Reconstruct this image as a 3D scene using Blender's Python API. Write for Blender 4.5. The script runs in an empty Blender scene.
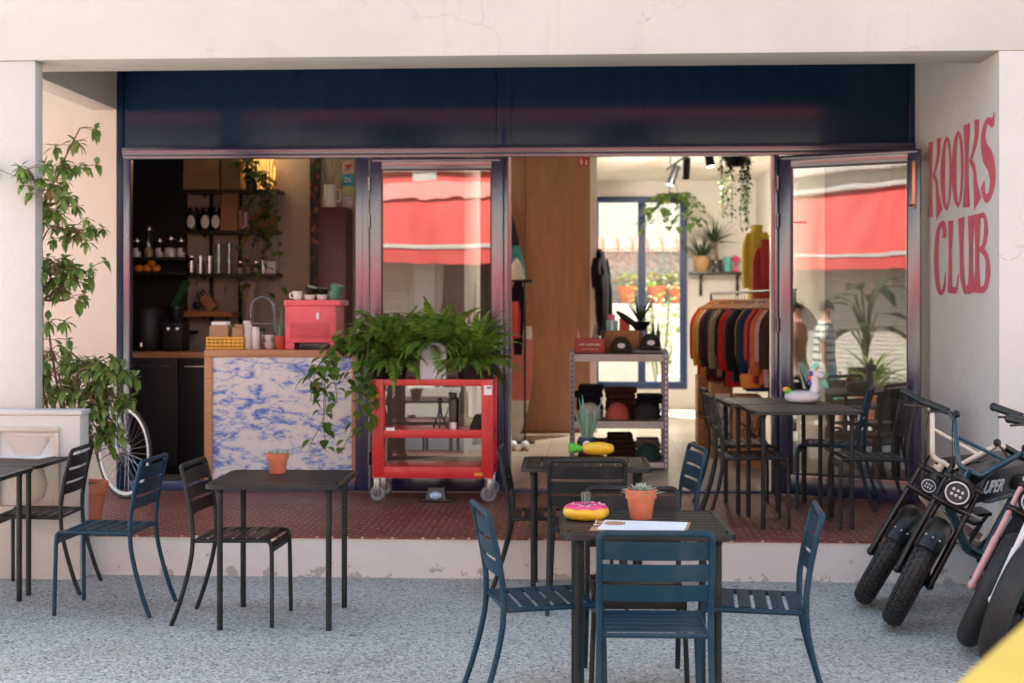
import bpy, bmesh, math, random
from mathutils import Vector, Matrix
PI = math.pi
rad = math.radians
EXPOSURE = 2.08
SC = bpy.context.scene
COL = SC.collection
random.seed(7)
V = Vector

# ---------------------------------------------------------------- camera geometry (world axes follow the building)
YAW, F, HOR, EYE = rad(3.2), 1422.0, 308.0, 1.65
_c, _s = math.cos(YAW), math.sin(YAW)
def W(px, py, Y):
    "point of the plane y=Y that is seen at a pixel"
    u = (px - 512) / F; v = -(py - HOR) / F
    t = Y / (u * _s + _c)
    return V(((u * _c - _s) * t, Y, EYE + v * t))
def G(px, py, Z=0.0):
    "point of the level z=Z that is seen at a pixel"
    u = (px - 512) / F; v = -(py - HOR) / F
    t = (Z - EYE) / v
    return V(((u * _c - _s) * t, (u * _s + _c) * t, Z))
def WX(px, Y): return W(px, 0, Y).x
def WZ(px, py, Y): return W(px, py, Y).z

# ---------------------------------------------------------------- mesh builder
class MB:
    def __init__(s): s.v = []; s.f = []
    def add(s, vs, fs):
        b = len(s.v); s.v += [V(p) for p in vs]; s.f += [tuple(i + b for i in f) for f in fs]
        return s
    def box(s, x0, x1, y0, y1, z0, z1, bev=0.0, M=None):
        if x0 > x1: x0, x1 = x1, x0
        if y0 > y1: y0, y1 = y1, y0
        if z0 > z1: z0, z1 = z1, z0
        if bev <= 0:
            vs = [(x, y, z) for x in (x0, x1) for y in (y0, y1) for z in (z0, z1)]
            fs = [(0, 1, 3, 2), (4, 6, 7, 5), (0, 4, 5, 1), (2, 3, 7, 6), (0, 2, 6, 4), (1, 5, 7, 3)]
        else:
            bm = bmesh.new(); bmesh.ops.create_cube(bm, size=1)
            for q in bm.verts:
                q.co = V(((x0 + x1) / 2 + q.co.x * (x1 - x0), (y0 + y1) / 2 + q.co.y * (y1 - y0), (z0 + z1) / 2 + q.co.z * (z1 - z0)))
            bev = min(bev, .45 * min(x1 - x0, y1 - y0, z1 - z0))
            bmesh.ops.bevel(bm, geom=bm.edges[:], offset=bev, segments=2, profile=.6, affect='EDGES')
            bm.verts.index_update()
            vs = [q.co.copy() for q in bm.verts]; fs = [[q.index for q in f.verts] for f in bm.faces]; bm.free()
        if M is not None: vs = [M @ V(p) for p in vs]
        return s.add(vs, fs)
    def tube(s, pts, r, n=8, cap=True, closed=False):
        pts = [V(p) for p in pts]; m = len(pts)
        R = r if isinstance(r, (list, tuple)) else [r] * m
        vs = []; fs = []; nrm = None
        for i, p in enumerate(pts):
            if closed: t = pts[(i + 1) % m] - pts[i - 1]
            else: t = pts[min(i + 1, m - 1)] - pts[max(i - 1, 0)]
            if t.length < 1e-9: t = V((0, 0, 1))
            t.normalize()
            if nrm is None:
                a = V((0, 0, 1)) if abs(t.z) < .9 else V((1, 0, 0))
                nrm = (a - t * a.dot(t)).normalized()
            else:
                nrm = nrm - t * nrm.dot(t)
                nrm = nrm.normalized() if nrm.length > 1e-6 else t.orthogonal().normalized()
            b = t.cross(nrm)
            for k in range(n):
                a = 2 * PI * k / n
                vs.append(p + (nrm * math.cos(a) + b * math.sin(a)) * R[i])
        for i in range(m if closed else m - 1):
            j = (i + 1) % m
            for k in range(n):
                l = (k + 1) % n
                fs.append((i * n + k, i * n + l, j * n + l, j * n + k))
        if cap and not closed:
            fs.append(tuple(range(n - 1, -1, -1))); fs.append(tuple((m - 1) * n + k for k in range(n)))
        return s.add(vs, fs)
    def lathe(s, prof, c=(0, 0, 0), n=20, M=None, sy=1.0):
        "profile of (r, z) from the bottom up, turned about z through c"
        c = V(c); vs = []; fs = []; m = len(prof)
        for r, z in prof:
            for k in range(n):
                a = 2 * PI * k / n
                p = V((r * math.cos(a), r * sy * math.sin(a), z))
                vs.append((M @ p if M is not None else p) + c)
        for i in range(m - 1):
            for k in range(n):
                l = (k + 1) % n
                fs.append((i * n + k, i * n + l, (i + 1) * n + l, (i + 1) * n + k))
        if prof[0][0] > 1e-5: fs.append(tuple(range(n - 1, -1, -1)))
        if prof[-1][0] > 1e-5: fs.append(tuple((m - 1) * n + k for k in range(n)))
        return s.add(vs, fs)
    def ball(s, c, r, n=12, m=8, sc=(1, 1, 1), M=None):
        vs = []; fs = []
        c = V(c)
        for i in range(m + 1):
            th = PI * i / m
            for k in range(n):
                a = 2 * PI * k / n
                p = V((r * sc[0] * math.sin(th) * math.cos(a), r * sc[1] * math.sin(th) * math.sin(a), r * sc[2] * math.cos(th)))
                vs.append((M @ p if M is not None else p) + c)
        for i in range(m):
            for k in range(n):
                l = (k + 1) % n
                fs.append((i * n + k, (i + 1) * n + k, (i + 1) * n + l, i * n + l))
        return s.add(vs, fs)
    def prism(s, out, fn, d0, d1):
        "outline of 2D points; fn(a, b, d) gives the 3D point; d0..d1 is the depth"
        m = len(out)
        vs = [V(fn(a, b, d0)) for a, b in out] + [V(fn(a, b, d1)) for a, b in out]
        fs = [tuple(range(m)), tuple(range(2 * m - 1, m - 1, -1))]
        for i in range(m):
            j = (i + 1) % m
            fs.append((i, i + m, j + m, j))
        return s.add(vs, fs)
    def torus(s, c, R, r, M=None, n=32, k=10, sr=1.0):
        "ring about local z; sr stretches the tube section along the axis"
        vs = []; fs = []; c = V(c)
        for i in range(n):
            a = 2 * PI * i / n
            for j in range(k):
                b = 2 * PI * j / k
                p = V(((R + r * math.cos(b)) * math.cos(a), (R + r * math.cos(b)) * math.sin(a), r * sr * math.sin(b)))
                vs.append((M @ p if M is not None else p) + c)
        for i in range(n):
            for j in range(k):
                i2, j2 = (i + 1) % n, (j + 1) % k
                fs.append((i * k + j, i2 * k + j, i2 * k + j2, i * k + j2))
        return s.add(vs, fs)
    def build(s, name, mat, parent=None, world=False, M=None, ang=38, smooth=True, label=None, solid=True):
        me = bpy.data.meshes.new(name)
        vs = s.v
        if M is not None: vs = [M @ p for p in vs]
        if world and parent is not None:
            off = V((0, 0, 0)); q = parent
            while q is not None: off += q.location; q = q.parent
            vs = [p - off for p in vs]
        me.from_pydata([tuple(p) for p in vs], [], s.f)
        if solid:
            bm = bmesh.new(); bm.from_mesh(me); bmesh.ops.recalc_face_normals(bm, faces=bm.faces[:]); bm.to_mesh(me); bm.free()
        if smooth:
            me.polygons.foreach_set('use_smooth', [True] * len(me.polygons))
            me.set_sharp_from_angle(angle=rad(ang))
        me.materials.append(mat)
        o = bpy.data.objects.new(name, me); COL.objects.link(o)
        if parent is not None: o.parent = parent
        if label: o['label'] = label
        return o

def tag(o, label=None, cat=None, group=None, kind=None):
    if label: o['label'] = label
    if cat: o['category'] = cat
    if group: o['group'] = group
    if kind: o['kind'] = kind
    return o
def thing(name, label, cat, loc=(0, 0, 0), rz=0.0, group=None):
    o = bpy.data.objects.new(name, None); COL.objects.link(o)
    o.empty_display_size = .1
    o.location = loc; o.rotation_euler = (0, 0, rz)
    return tag(o, label, cat, group)
def copy_tree(o, parent=None):
    c = o.copy(); COL.objects.link(c)
    if parent is not None: c.parent = parent
    for ch in list(o.children): copy_tree(ch, c)
    return c
def dup(o, label, loc, rz=0.0, group=None):
    c = copy_tree(o); c.location = loc; c.rotation_euler = (0, 0, rz); c['label'] = label
    if group: c['group'] = group
    return c
def recolour(o, frm, to):
    for ch in o.children:
        if ch.type == 'MESH':
            ch.data = ch.data.copy() if ch.data.users > 1 else ch.data
            for i, m in enumerate(ch.data.materials):
                if m == frm: ch.data.materials[i] = to
        recolour(ch, frm, to)
def spline(pts, n=6):
    "Catmull-Rom through the points"
    pts = [V(p) for p in pts]; out = []
    P = [pts[0] * 2 - pts[1]] + pts + [pts[-1] * 2 - pts[-2]]
    for i in range(1, len(P) - 2):
        for k in range(n):
            t = k / n
            a, b, c, d = P[i - 1], P[i], P[i + 1], P[i + 2]
            out.append(.5 * ((2 * b) + (c - a) * t + (2 * a - 5 * b + 4 * c - d) * t * t + (3 * b - a - 3 * c + d) * t ** 3))
    out.append(pts[-1]); return out
def bend(pts, r=.03, n=5):
    "polyline with rounded corners"
    pts = [V(p) for p in pts]; out = [pts[0]]
    for i in range(1, len(pts) - 1):
        a, b, c = pts[i - 1], pts[i], pts[i + 1]
        d1 = (a - b); d2 = (c - b)
        rr = min(r, d1.length * .48, d2.length * .48)
        p = b + d1.normalized() * rr; q = b + d2.normalized() * rr
        for k in range(n + 1):
            t = k / n
            out.append(p * (1 - t) ** 2 + b * 2 * t * (1 - t) + q * t * t)
    out.append(pts[-1]); return out
def rrect(w, h, r, n=5):
    out = []
    for cx, cy, a0 in ((w / 2 - r, h / 2 - r, 0), (-w / 2 + r, h / 2 - r, 90), (-w / 2 + r, -h / 2 + r, 180), (w / 2 - r, -h / 2 + r, 270)):
        for k in range(n + 1):
            a = rad(a0 + 90 * k / n); out.append((cx + r * math.cos(a), cy + r * math.sin(a)))
    return out

# ---------------------------------------------------------------- materials
def newmat(name):
    m = bpy.data.materials.new(name); m.use_nodes = True
    nt = m.node_tree; b = nt.nodes['Principled BSDF']
    return m, nt, b
def N(nt, t, **kw):
    n = nt.nodes.new(t)
    for k, v in kw.items():
        if k in n.inputs: n.inputs[k].default_value = v
        else: setattr(n, k, v)
    return n
def ramp(nt, src, stops, interp='LINEAR'):
    r = nt.nodes.new('ShaderNodeValToRGB'); r.color_ramp.interpolation = interp
    e = r.color_ramp.elements
    while len(e) > 1: e.remove(e[0])
    e[0].position = stops[0][0]; e[0].color = (*stops[0][1], 1)
    for p, c in stops[1:]:
        q = e.new(p); q.color = (*c, 1)
    nt.links.new(src, r.inputs[0]); return r
def coords(nt, kind='Object', scale=None, rot=None):
    tc = nt.nodes.new('ShaderNodeTexCoord'); out = tc.outputs[kind]
    if scale or rot:
        mp = nt.nodes.new('ShaderNodeMapping'); nt.links.new(out, mp.inputs[0])
        if scale: mp.inputs['Scale'].default_value = scale
        if rot: mp.inputs['Rotation'].default_value = rot
        out = mp.outputs[0]
    return out
def mixc(nt, fac, a, b, mode='MIX'):
    m = nt.nodes.new('ShaderNodeMix'); m.data_type = 'RGBA'; m.blend_type = mode
    for s, x in ((0, fac), (6, a), (7, b)):
        if isinstance(x, (int, float)): m.inputs[s].default_value = x
        elif isinstance(x, tuple): m.inputs[s].default_value = (*x, 1)
        else: nt.links.new(x, m.inputs[s])
    return m.outputs[2]
def bump(nt, b, h, strength=.2, dist=.01):
    n = nt.nodes.new('ShaderNodeBump'); n.inputs['Strength'].default_value = strength; n.inputs['Distance'].default_value = dist
    nt.links.new(h, n.inputs['Height']); nt.links.new(n.outputs[0], b.inputs['Normal'])
def mat(name, col, rough=.5, metal=0.0, var=.12, scale=6.0, bmp=0.0, bscale=60.0, coat=0.0, sss=0.0, spec=.5, chips=None):
    "a plain surface with gentle mottling of colour and gloss"
    m, nt, b = newmat(name)
    co = coords(nt)
    n = N(nt, 'ShaderNodeTexNoise', Scale=scale, Detail=6.0, Roughness=.62); nt.links.new(co, n.inputs['Vector'])
    d = tuple(max(0, c * (1 - var)) for c in col); l = tuple(min(1, c * (1 + var)) for c in col)
    r = ramp(nt, n.outputs[0], [(.3, d), (.7, l)])
    colr = r.outputs[0]
    if chips:                     # knocks and dust specks
        nc = N(nt, 'ShaderNodeTexNoise', Scale=55.0, Detail=4.0, Roughness=.7); nt.links.new(co, nc.inputs['Vector'])
        colr = mixc(nt, ramp(nt, nc.outputs[0], [(.68, (0, 0, 0)), (.72, (.65, .65, .65))]).outputs[0], colr, chips)
        nd = N(nt, 'ShaderNodeTexNoise', Scale=4.0, Detail=8.0, Roughness=.7); nt.links.new(co, nd.inputs['Vector'])
        colr = mixc(nt, ramp(nt, nd.outputs[0], [(.5, (0, 0, 0)), (.8, (.22, .22, .22))]).outputs[0], colr, (.20, .19, .17))
    nt.links.new(colr, b.inputs['Base Color'])
    mr = N(nt, 'ShaderNodeMapRange'); mr.inputs['To Min'].default_value = max(.02, rough - .08); mr.inputs['To Max'].default_value = min(1, rough + .1)
    nt.links.new(n.outputs[0], mr.inputs[0]); nt.links.new(mr.outputs[0], b.inputs['Roughness'])
    b.inputs['Metallic'].default_value = metal; b.inputs['Coat Weight'].default_value = coat
    b.inputs['Specular IOR Level'].default_value = spec
    if sss: b.inputs['Subsurface Weight'].default_value = sss; b.inputs['Subsurface Scale'].default_value = .01
    if bmp:
        n2 = N(nt, 'ShaderNodeTexNoise', Scale=bscale, Detail=5.0); nt.links.new(co, n2.inputs['Vector'])
        bump(nt, b, n2.outputs[0], bmp, .01)
    return m
def plaster(name, col, dirt=(.30, .27, .24), amount=.5, scale=1.2, low=None, patch=None):
    m, nt, b = newmat(name)
    co = coords(nt)
    n1 = N(nt, 'ShaderNodeTexNoise', Scale=scale, Detail=8.0, Roughness=.65); nt.links.new(co, n1.inputs['Vector'])
    base = ramp(nt, n1.outputs[0], [(.25, tuple(c * .88 for c in col)), (.6, col), (.8, tuple(min(1, c * 1.05) for c in col))]).outputs[0]
    st = coords(nt, scale=(2.2, 2.2, .25))
    n2 = N(nt, 'ShaderNodeTexNoise', Scale=2.0, Detail=7.0, Roughness=.7); nt.links.new(st, n2.inputs['Vector'])
    f = ramp(nt, n2.outputs[0], [(.58, (0, 0, 0)), (.85, (amount,) * 3)]).outputs[0]
    base = mixc(nt, f, base, dirt)
    wc = N(nt, 'ShaderNodeTexNoise', Scale=2.5, Detail=6.0); nt.links.new(co, wc.inputs['Vector'])
    wv = N(nt, 'ShaderNodeVectorMath', operation='MULTIPLY_ADD'); nt.links.new(wc.outputs['Color'], wv.inputs[0]); wv.inputs[1].default_value = (.9, .9, .9); nt.links.new(co, wv.inputs[2])
    vc = N(nt, 'ShaderNodeTexVoronoi', Scale=.55, feature='DISTANCE_TO_EDGE'); nt.links.new(wv.outputs[0], vc.inputs['Vector'])
    ck_ = ramp(nt, vc.outputs['Distance'], [(.0, (1, 1, 1)), (.0035, (0, 0, 0))]).outputs[0]
    base = mixc(nt, mixc(nt, 1.0, ck_, ramp(nt, n1.outputs[0], [(.45, (0, 0, 0)), (.6, (.42, .42, .42))]).outputs[0], 'MULTIPLY'), base, dirt)
    if low:                       # chipped paint and grime in a band of heights (z0, z1)
        sx = nt.nodes.new('ShaderNodeSeparateXYZ'); nt.links.new(co, sx.inputs[0])
        z = N(nt, 'ShaderNodeMapRange'); nt.links.new(sx.outputs[2], z.inputs[0])
        z.inputs['From Min'].default_value = low[0]; z.inputs['From Max'].default_value = low[1]
        z.inputs['To Min'].default_value = .19; z.inputs['To Max'].default_value = 0.0
        n3 = N(nt, 'ShaderNodeTexNoise', Scale=8.5, Detail=10.0, Roughness=.62); nt.links.new(co, n3.inputs['Vector'])
        a = N(nt, 'ShaderNodeMath', operation='ADD'); nt.links.new(n3.outputs[0], a.inputs[0]); nt.links.new(z.outputs[0], a.inputs[1])
        f2 = ramp(nt, a.outputs[0], [(.735, (0, 0, 0)), (.76, (.75, .75, .75))]).outputs[0]
        base = mixc(nt, f2, base, (.36, .33, .30))
    if patch:                     # one flaked-off area round a point
        vd = N(nt, 'ShaderNodeVectorMath', operation='SUBTRACT'); nt.links.new(co, vd.inputs[0]); vd.inputs[1].default_value = patch[0]
        vm = N(nt, 'ShaderNodeVectorMath', operation='MULTIPLY'); nt.links.new(vd.outputs[0], vm.inputs[0]); vm.inputs[1].default_value = patch[1]
        ln = N(nt, 'ShaderNodeVectorMath', operation='LENGTH'); nt.links.new(vm.outputs[0], ln.inputs[0])
        n4 = N(nt, 'ShaderNodeTexNoise', Scale=7.0, Detail=8.0, Roughness=.6); nt.links.new(co, n4.inputs['Vector'])
        a = N(nt, 'ShaderNodeMath', operation='MULTIPLY_ADD'); nt.links.new(n4.outputs[0], a.inputs[0]); a.inputs[1].default_value = 1.5; nt.links.new(ln.outputs['Value'], a.inputs[2])
        f3 = ramp(nt, a.outputs[0], [(.0, (1, 1, 1)), (.995, (1, 1, 1)), (1.0, (0, 0, 0))])
        s2 = N(nt, 'ShaderNodeMath', operation='MULTIPLY'); nt.links.new(a.outputs[0], s2.inputs[0]); s2.inputs[1].default_value = .58
        nt.links.new(s2.outputs[0], f3.inputs[0])
        base = mixc(nt, f3.outputs[0], base, (.40, .37, .34))
    nt.links.new(base, b.inputs['Base Color']); b.inputs['Roughness'].default_value = .85
    n5 = N(nt, 'ShaderNodeTexNoise', Scale=70.0, Detail=5.0); nt.links.new(co, n5.inputs['Vector'])
    n6 = N(nt, 'ShaderNodeTexNoise', Scale=9.0, Detail=6.0); nt.links.new(co, n6.inputs['Vector'])
    hh = mixc(nt, .5, n5.outputs[0], n6.outputs[0])
    bump(nt, b, hh, .35, .014)
    return m
def wood(name, col, rough=.45, scale=(1.2, 9, .6), dark=.6, rot=None, grain=3.0):
    m, nt, b = newmat(name)
    co = coords(nt, scale=scale, rot=rot)
    n = N(nt, 'ShaderNodeTexNoise', Scale=grain, Detail=9.0, Roughness=.62, Distortion=1.4); nt.links.new(co, n.inputs['Vector'])
    r = ramp(nt, n.outputs[0], [(.28, tuple(c * dark for c in col)), (.5, col), (.75, tuple(min(1, c * 1.2) for c in col))])
    nt.links.new(r.outputs[0], b.inputs['Base Color']); b.inputs['Roughness'].default_value = rough
    bump(nt, b, n.outputs[0], .08, .004)
    return m
def leafmat(name, dark, light, rough=.42, trans=.25):
    m, nt, b = newmat(name)
    g = nt.nodes.new('ShaderNodeNewGeometry')
    n = N(nt, 'ShaderNodeTexNoise', Scale=9.0, Detail=3.0); nt.links.new(coords(nt), n.inputs['Vector'])
    a = N(nt, 'ShaderNodeMath', operation='MULTIPLY_ADD'); nt.links.new(n.outputs[0], a.inputs[0]); a.inputs[1].default_value = .5
    h = N(nt, 'ShaderNodeMath', operation='MULTIPLY'); nt.links.new(g.outputs['Random Per Island'], h.inputs[0]); h.inputs[1].default_value = .6
    nt.links.new(h.outputs[0], a.inputs[2])
    r = ramp(nt, a.outputs[0], [(.15, dark), (.85, light)])
    old = N(nt, 'ShaderNodeMath', operation='GREATER_THAN'); nt.links.new(g.outputs['Random Per Island'], old.inputs[0]); old.inputs[1].default_value = .975
    lc = mixc(nt, old.outputs[0], r.outputs[0], (.30, .22, .06))
    nt.links.new(lc, b.inputs['Base Color']); b.inputs['Roughness'].default_value = rough
    tr = nt.nodes.new('ShaderNodeBsdfTranslucent'); nt.links.new(lc, tr.inputs[0])
    mx = nt.nodes.new('ShaderNodeMixShader'); mx.inputs[0].default_value = trans
    nt.links.new(b.outputs[0], mx.inputs[1]); nt.links.new(tr.outputs[0], mx.inputs[2])
    nt.links.new(mx.outputs[0], nt.nodes['Material Output'].inputs[0])
    return m
def glassmat(name, f0=.06, tint=(.93, .95, .94), rough=0.0, thick=False):
    "clear pane: see-through, with a mirror that grows at grazing angles"
    m, nt, b = newmat(name); nt.nodes.remove(b)
    lw = N(nt, 'ShaderNodeLayerWeight', Blend=.5)
    p = N(nt, 'ShaderNodeMath', operation='POWER'); nt.links.new(lw.outputs['Facing'], p.inputs[0]); p.inputs[1].default_value = 4.0
    a = N(nt, 'ShaderNodeMath', operation='MULTIPLY_ADD'); nt.links.new(p.outputs[0], a.inputs[0]); a.inputs[1].default_value = 1 - f0; a.inputs[2].default_value = f0
    t = nt.nodes.new('ShaderNodeBsdfTransparent'); t.inputs[0].default_value = (*tint, 1)
    gl = nt.nodes.new('ShaderNodeBsdfAnisotropic') if False else nt.nodes.new('ShaderNodeBsdfGlossy')
    gl.inputs['Roughness'].default_value = rough
    if not thick:
        w = N(nt, 'ShaderNodeTexNoise', Scale=1.6, Detail=1.0); nt.links.new(coords(nt), w.inputs['Vector'])
        bp = nt.nodes.new('ShaderNodeBump'); bp.inputs['Strength'].default_value = .05; bp.inputs['Distance'].default_value = .02
        nt.links.new(w.outputs[0], bp.inputs['Height']); nt.links.new(bp.outputs[0], gl.inputs['Normal'])
    mx = nt.nodes.new('ShaderNodeMixShader')
    nt.links.new(a.outputs[0], mx.inputs[0]); nt.links.new(t.outputs[0], mx.inputs[1]); nt.links.new(gl.outputs[0], mx.inputs[2])
    nt.links.new(mx.outputs[0], nt.nodes['Material Output'].inputs[0])
    return m

def ground_mat():
    m, nt, b = newmat('washed_pebbles')
    co = coords(nt)
    v1 = N(nt, 'ShaderNodeTexVoronoi', Scale=74.0, Randomness=1.0); nt.links.new(co, v1.inputs['Vector'])
    sp = nt.nodes.new('ShaderNodeSeparateColor'); nt.links.new(v1.outputs['Color'], sp.inputs[0])
    peb = ramp(nt, sp.outputs[0], [(0, (.065, .08, .088)), (.16, (.205, .228, .23)), (.42, (.432, .452, .442)), (.7, (.59, .60, .58)), (.9, (.72, .74, .72)), (1, (.82, .80, .75))]).outputs[0]
    cem = (.475, .49, .475)
    edge = ramp(nt, v1.outputs['Distance'], [(.38, (0, 0, 0)), (.62, (.8, .8, .8))]).outputs[0]
    c = mixc(nt, edge, peb, cem)
    n = N(nt, 'ShaderNodeTexNoise', Scale=.7, Detail=7.0, Roughness=.6); nt.links.new(co, n.inputs['Vector'])
    bl = ramp(nt, n.outputs[0], [(.3, (.76, .72, .67)), (.48, (.92, .91, .89)), (.62, (1, 1, 1))]).outputs[0]
    c = mixc(nt, 1.0, c, bl, 'MULTIPLY')
    # casting joints and the odd dark spot
    sx = nt.nodes.new('ShaderNodeSeparateXYZ'); nt.links.new(co, sx.inputs[0])
    wn = N(nt, 'ShaderNodeTexNoise', Scale=3.0, Detail=4.0); nt.links.new(co, wn.inputs['Vector'])
    for ax, off, per in ((0, 1.15, 3.4), (1, 1.05, 3.1)):
        m1 = N(nt, 'ShaderNodeMath', operation='MULTIPLY_ADD'); nt.links.new(wn.outputs[0], m1.inputs[0]); m1.inputs[1].default_value = .025; nt.links.new(sx.outputs[ax], m1.inputs[2])
        m2 = N(nt, 'ShaderNodeMath', operation='ADD'); nt.links.new(m1.outputs[0], m2.inputs[0]); m2.inputs[1].default_value = off
        m3 = N(nt, 'ShaderNodeMath', operation='PINGPONG'); nt.links.new(m2.outputs[0], m3.inputs[0]); m3.inputs[1].default_value = per / 2
        jr = ramp(nt, m3.outputs[0], [(0, (.45, .45, .45)), (.006, (.0, .0, .0))]).outputs[0]
        c = mixc(nt, jr, c, (.17, .16, .15))
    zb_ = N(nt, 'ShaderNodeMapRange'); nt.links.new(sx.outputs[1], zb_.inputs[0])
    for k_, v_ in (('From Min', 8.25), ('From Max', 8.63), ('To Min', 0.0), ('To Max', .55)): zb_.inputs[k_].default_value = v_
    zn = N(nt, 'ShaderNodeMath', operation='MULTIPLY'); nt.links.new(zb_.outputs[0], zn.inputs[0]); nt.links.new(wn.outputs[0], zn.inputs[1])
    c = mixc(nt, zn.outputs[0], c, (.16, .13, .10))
    sv_ = N(nt, 'ShaderNodeTexVoronoi', Scale=1.3); nt.links.new(co, sv_.inputs['Vector'])
    c = mixc(nt, ramp(nt, sv_.outputs['Distance'], [(.02, (.7, .7, .7)), (.045, (0, 0, 0))]).outputs[0], c, (.10, .095, .09))
    nt.links.new(c, b.inputs['Base Color']); b.inputs['Roughness'].default_value = .75
    inv = N(nt, 'ShaderNodeMath', operation='SUBTRACT'); inv.inputs[0].default_value = 1.0; nt.links.new(v1.outputs['Distance'], inv.inputs[1])
    bump(nt, b, inv.outputs[0], .6, .008)
    return m
def terrace_mat():
    m, nt, b = newmat('studded_red_tiles')
    co = coords(nt)
    n = N(nt, 'ShaderNodeTexNoise', Scale=3.0, Detail=8.0, Roughness=.65); nt.links.new(co, n.inputs['Vector'])
    base = ramp(nt, n.outputs[0], [(.28, (.135, .034, .023)), (.55, (.225, .060, .042)), (.8, (.31, .115, .082))]).outputs[0]
    br = N(nt, 'ShaderNodeTexBrick', Scale=1.0); nt.links.new(co, br.inputs['Vector'])
    br.inputs['Brick Width'].default_value = .2; br.inputs['Row Height'].default_value = .2; br.inputs['Mortar Size'].default_value = .004; br.offset = 0
    base = mixc(nt, br.outputs['Fac'], base, (.10, .06, .05))
    # small worn studs on a diagonal raster
    mp = coords(nt, scale=(1 / .066, 1 / .066, 1), rot=(0, 0, rad(45)))
    fr = N(nt, 'ShaderNodeVectorMath', operation='FRACTION'); nt.links.new(mp, fr.inputs[0])
    sb = N(nt, 'ShaderNodeVectorMath', operation='SUBTRACT'); nt.links.new(fr.outputs[0], sb.inputs[0]); sb.inputs[1].default_value = (.5, .5, 0)
    ml = N(nt, 'ShaderNodeVectorMath', operation='MULTIPLY'); nt.links.new(sb.outputs[0], ml.inputs[0]); ml.inputs[1].default_value = (1, 1, 0)
    ln = N(nt, 'ShaderNodeVectorMath', operation='LENGTH'); nt.links.new(ml.outputs[0], ln.inputs[0])
    dot = ramp(nt, ln.outputs['Value'], [(.12, (1, 1, 1)), (.18, (0, 0, 0))]).outputs[0]
    n2 = N(nt, 'ShaderNodeTexNoise', Scale=14.0, Detail=3.0); nt.links.new(co, n2.inputs['Vector'])
    k = ramp(nt, n2.outputs[0], [(.38, (0, 0, 0)), (.55, (.9, .9, .9))]).outputs[0]
    f = mixc(nt, 1.0, dot, k, 'MULTIPLY')
    base = mixc(nt, f, base, (.62, .46, .38))
    nt.links.new(base, b.inputs['Base Color']); b.inputs['Roughness'].default_value = .5
    bump(nt, b, dot, .2, .003)
    return m
def tile_floor_mat():
    m, nt, b = newmat('cream_floor_tiles')
    co = coords(nt)
    br = N(nt, 'ShaderNodeTexBrick', Scale=1.0); nt.links.new(co, br.inputs['Vector']); br.offset = 0
    br.inputs['Brick Width'].default_value = .42; br.inputs['Row Height'].default_value = .42; br.inputs['Mortar Size'].default_value = .005
    br.inputs['Color1'].default_value = (.48, .43, .36, 1); br.inputs['Color2'].default_value = (.56, .50, .42, 1); br.inputs['Mortar'].default_value = (.22, .17, .12, 1)
    n = N(nt, 'ShaderNodeTexNoise', Scale=2.5, Detail=6.0); nt.links.new(co, n.inputs['Vector'])
    g = ramp(nt, n.outputs[0], [(.3, (.8, .8, .8)), (.7, (1, 1, 1))]).outputs[0]
    nt.links.new(mixc(nt, 1.0, br.outputs[0], g, 'MULTIPLY'), b.inputs['Base Color']); b.inputs['Roughness'].default_value = .28
    return m
def marble_mat():
    m, nt, b = newmat('blue_splashed_laminate')
    co = coords(nt, scale=(1.0, 1.0, 2.5), rot=(0, rad(-24), 0))
    n = N(nt, 'ShaderNodeTexNoise', Scale=3.6, Detail=10.0, Roughness=.68, Distortion=1.1); nt.links.new(co, n.inputs['Vector'])
    n2 = N(nt, 'ShaderNodeTexNoise', Scale=13.0, Detail=8.0, Roughness=.72, Distortion=.8); nt.links.new(co, n2.inputs['Vector'])
    s = mixc(nt, .45, n.outputs[0], n2.outputs[0])
    r = ramp(nt, s, [(.38, (.05, .13, .52)), (.432, (.11, .22, .60)), (.476, (.40, .47, .68)), (.512, (.72, .72, .73)), (.60, (.74, .73, .71))])
    nt.links.new(r.outputs[0], b.inputs['Base Color']); b.inputs['Roughness'].default_value = .3
    return m
def navy_mat(name, rough, col=(.008, .022, .058), scr=.5, coat=.15, spec=.6):
    m, nt, b = newmat(name)
    co = coords(nt, scale=(5.0, 5.0, .9))
    n = N(nt, 'ShaderNodeTexNoise', Scale=3.0, Detail=9.0, Roughness=.7); nt.links.new(co, n.inputs['Vector'])
    r = ramp(nt, n.outputs[0], [(.3, tuple(c * .7 for c in col)), (.62, col), (.82, tuple(c * 1.0 + .025 * scr for c in col))])
    nt.links.new(r.outputs[0], b.inputs['Base Color'])
    q = ramp(nt, n.outputs[0], [(.3, (rough * .85,) * 3), (.75, (min(1, rough * 1.2),) * 3)])
    nt.links.new(q.outputs[0], b.inputs['Roughness'])
    b.inputs['Specular IOR Level'].default_value = spec; b.inputs['Coat Weight'].default_value = coat; b.inputs['Coat IOR'].default_value = 1.85; b.inputs['Coat Roughness'].default_value = rough
    return m
def awning_mat(): 
    m, nt, b = newmat('red_awning_cloth')
    n = N(nt, 'ShaderNodeTexNoise', Scale=1.2, Detail=6.0); nt.links.new(coords(nt, scale=(2, .4, .4)), n.inputs['Vector'])
    r = ramp(nt, n.outputs[0], [(.3, (.62, .055, .06)), (.7, (.78, .11, .10))])
    nt.links.new(r.outputs[0], b.inputs['Base Color']); b.inputs['Roughness'].default_value = .8
    return m
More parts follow.
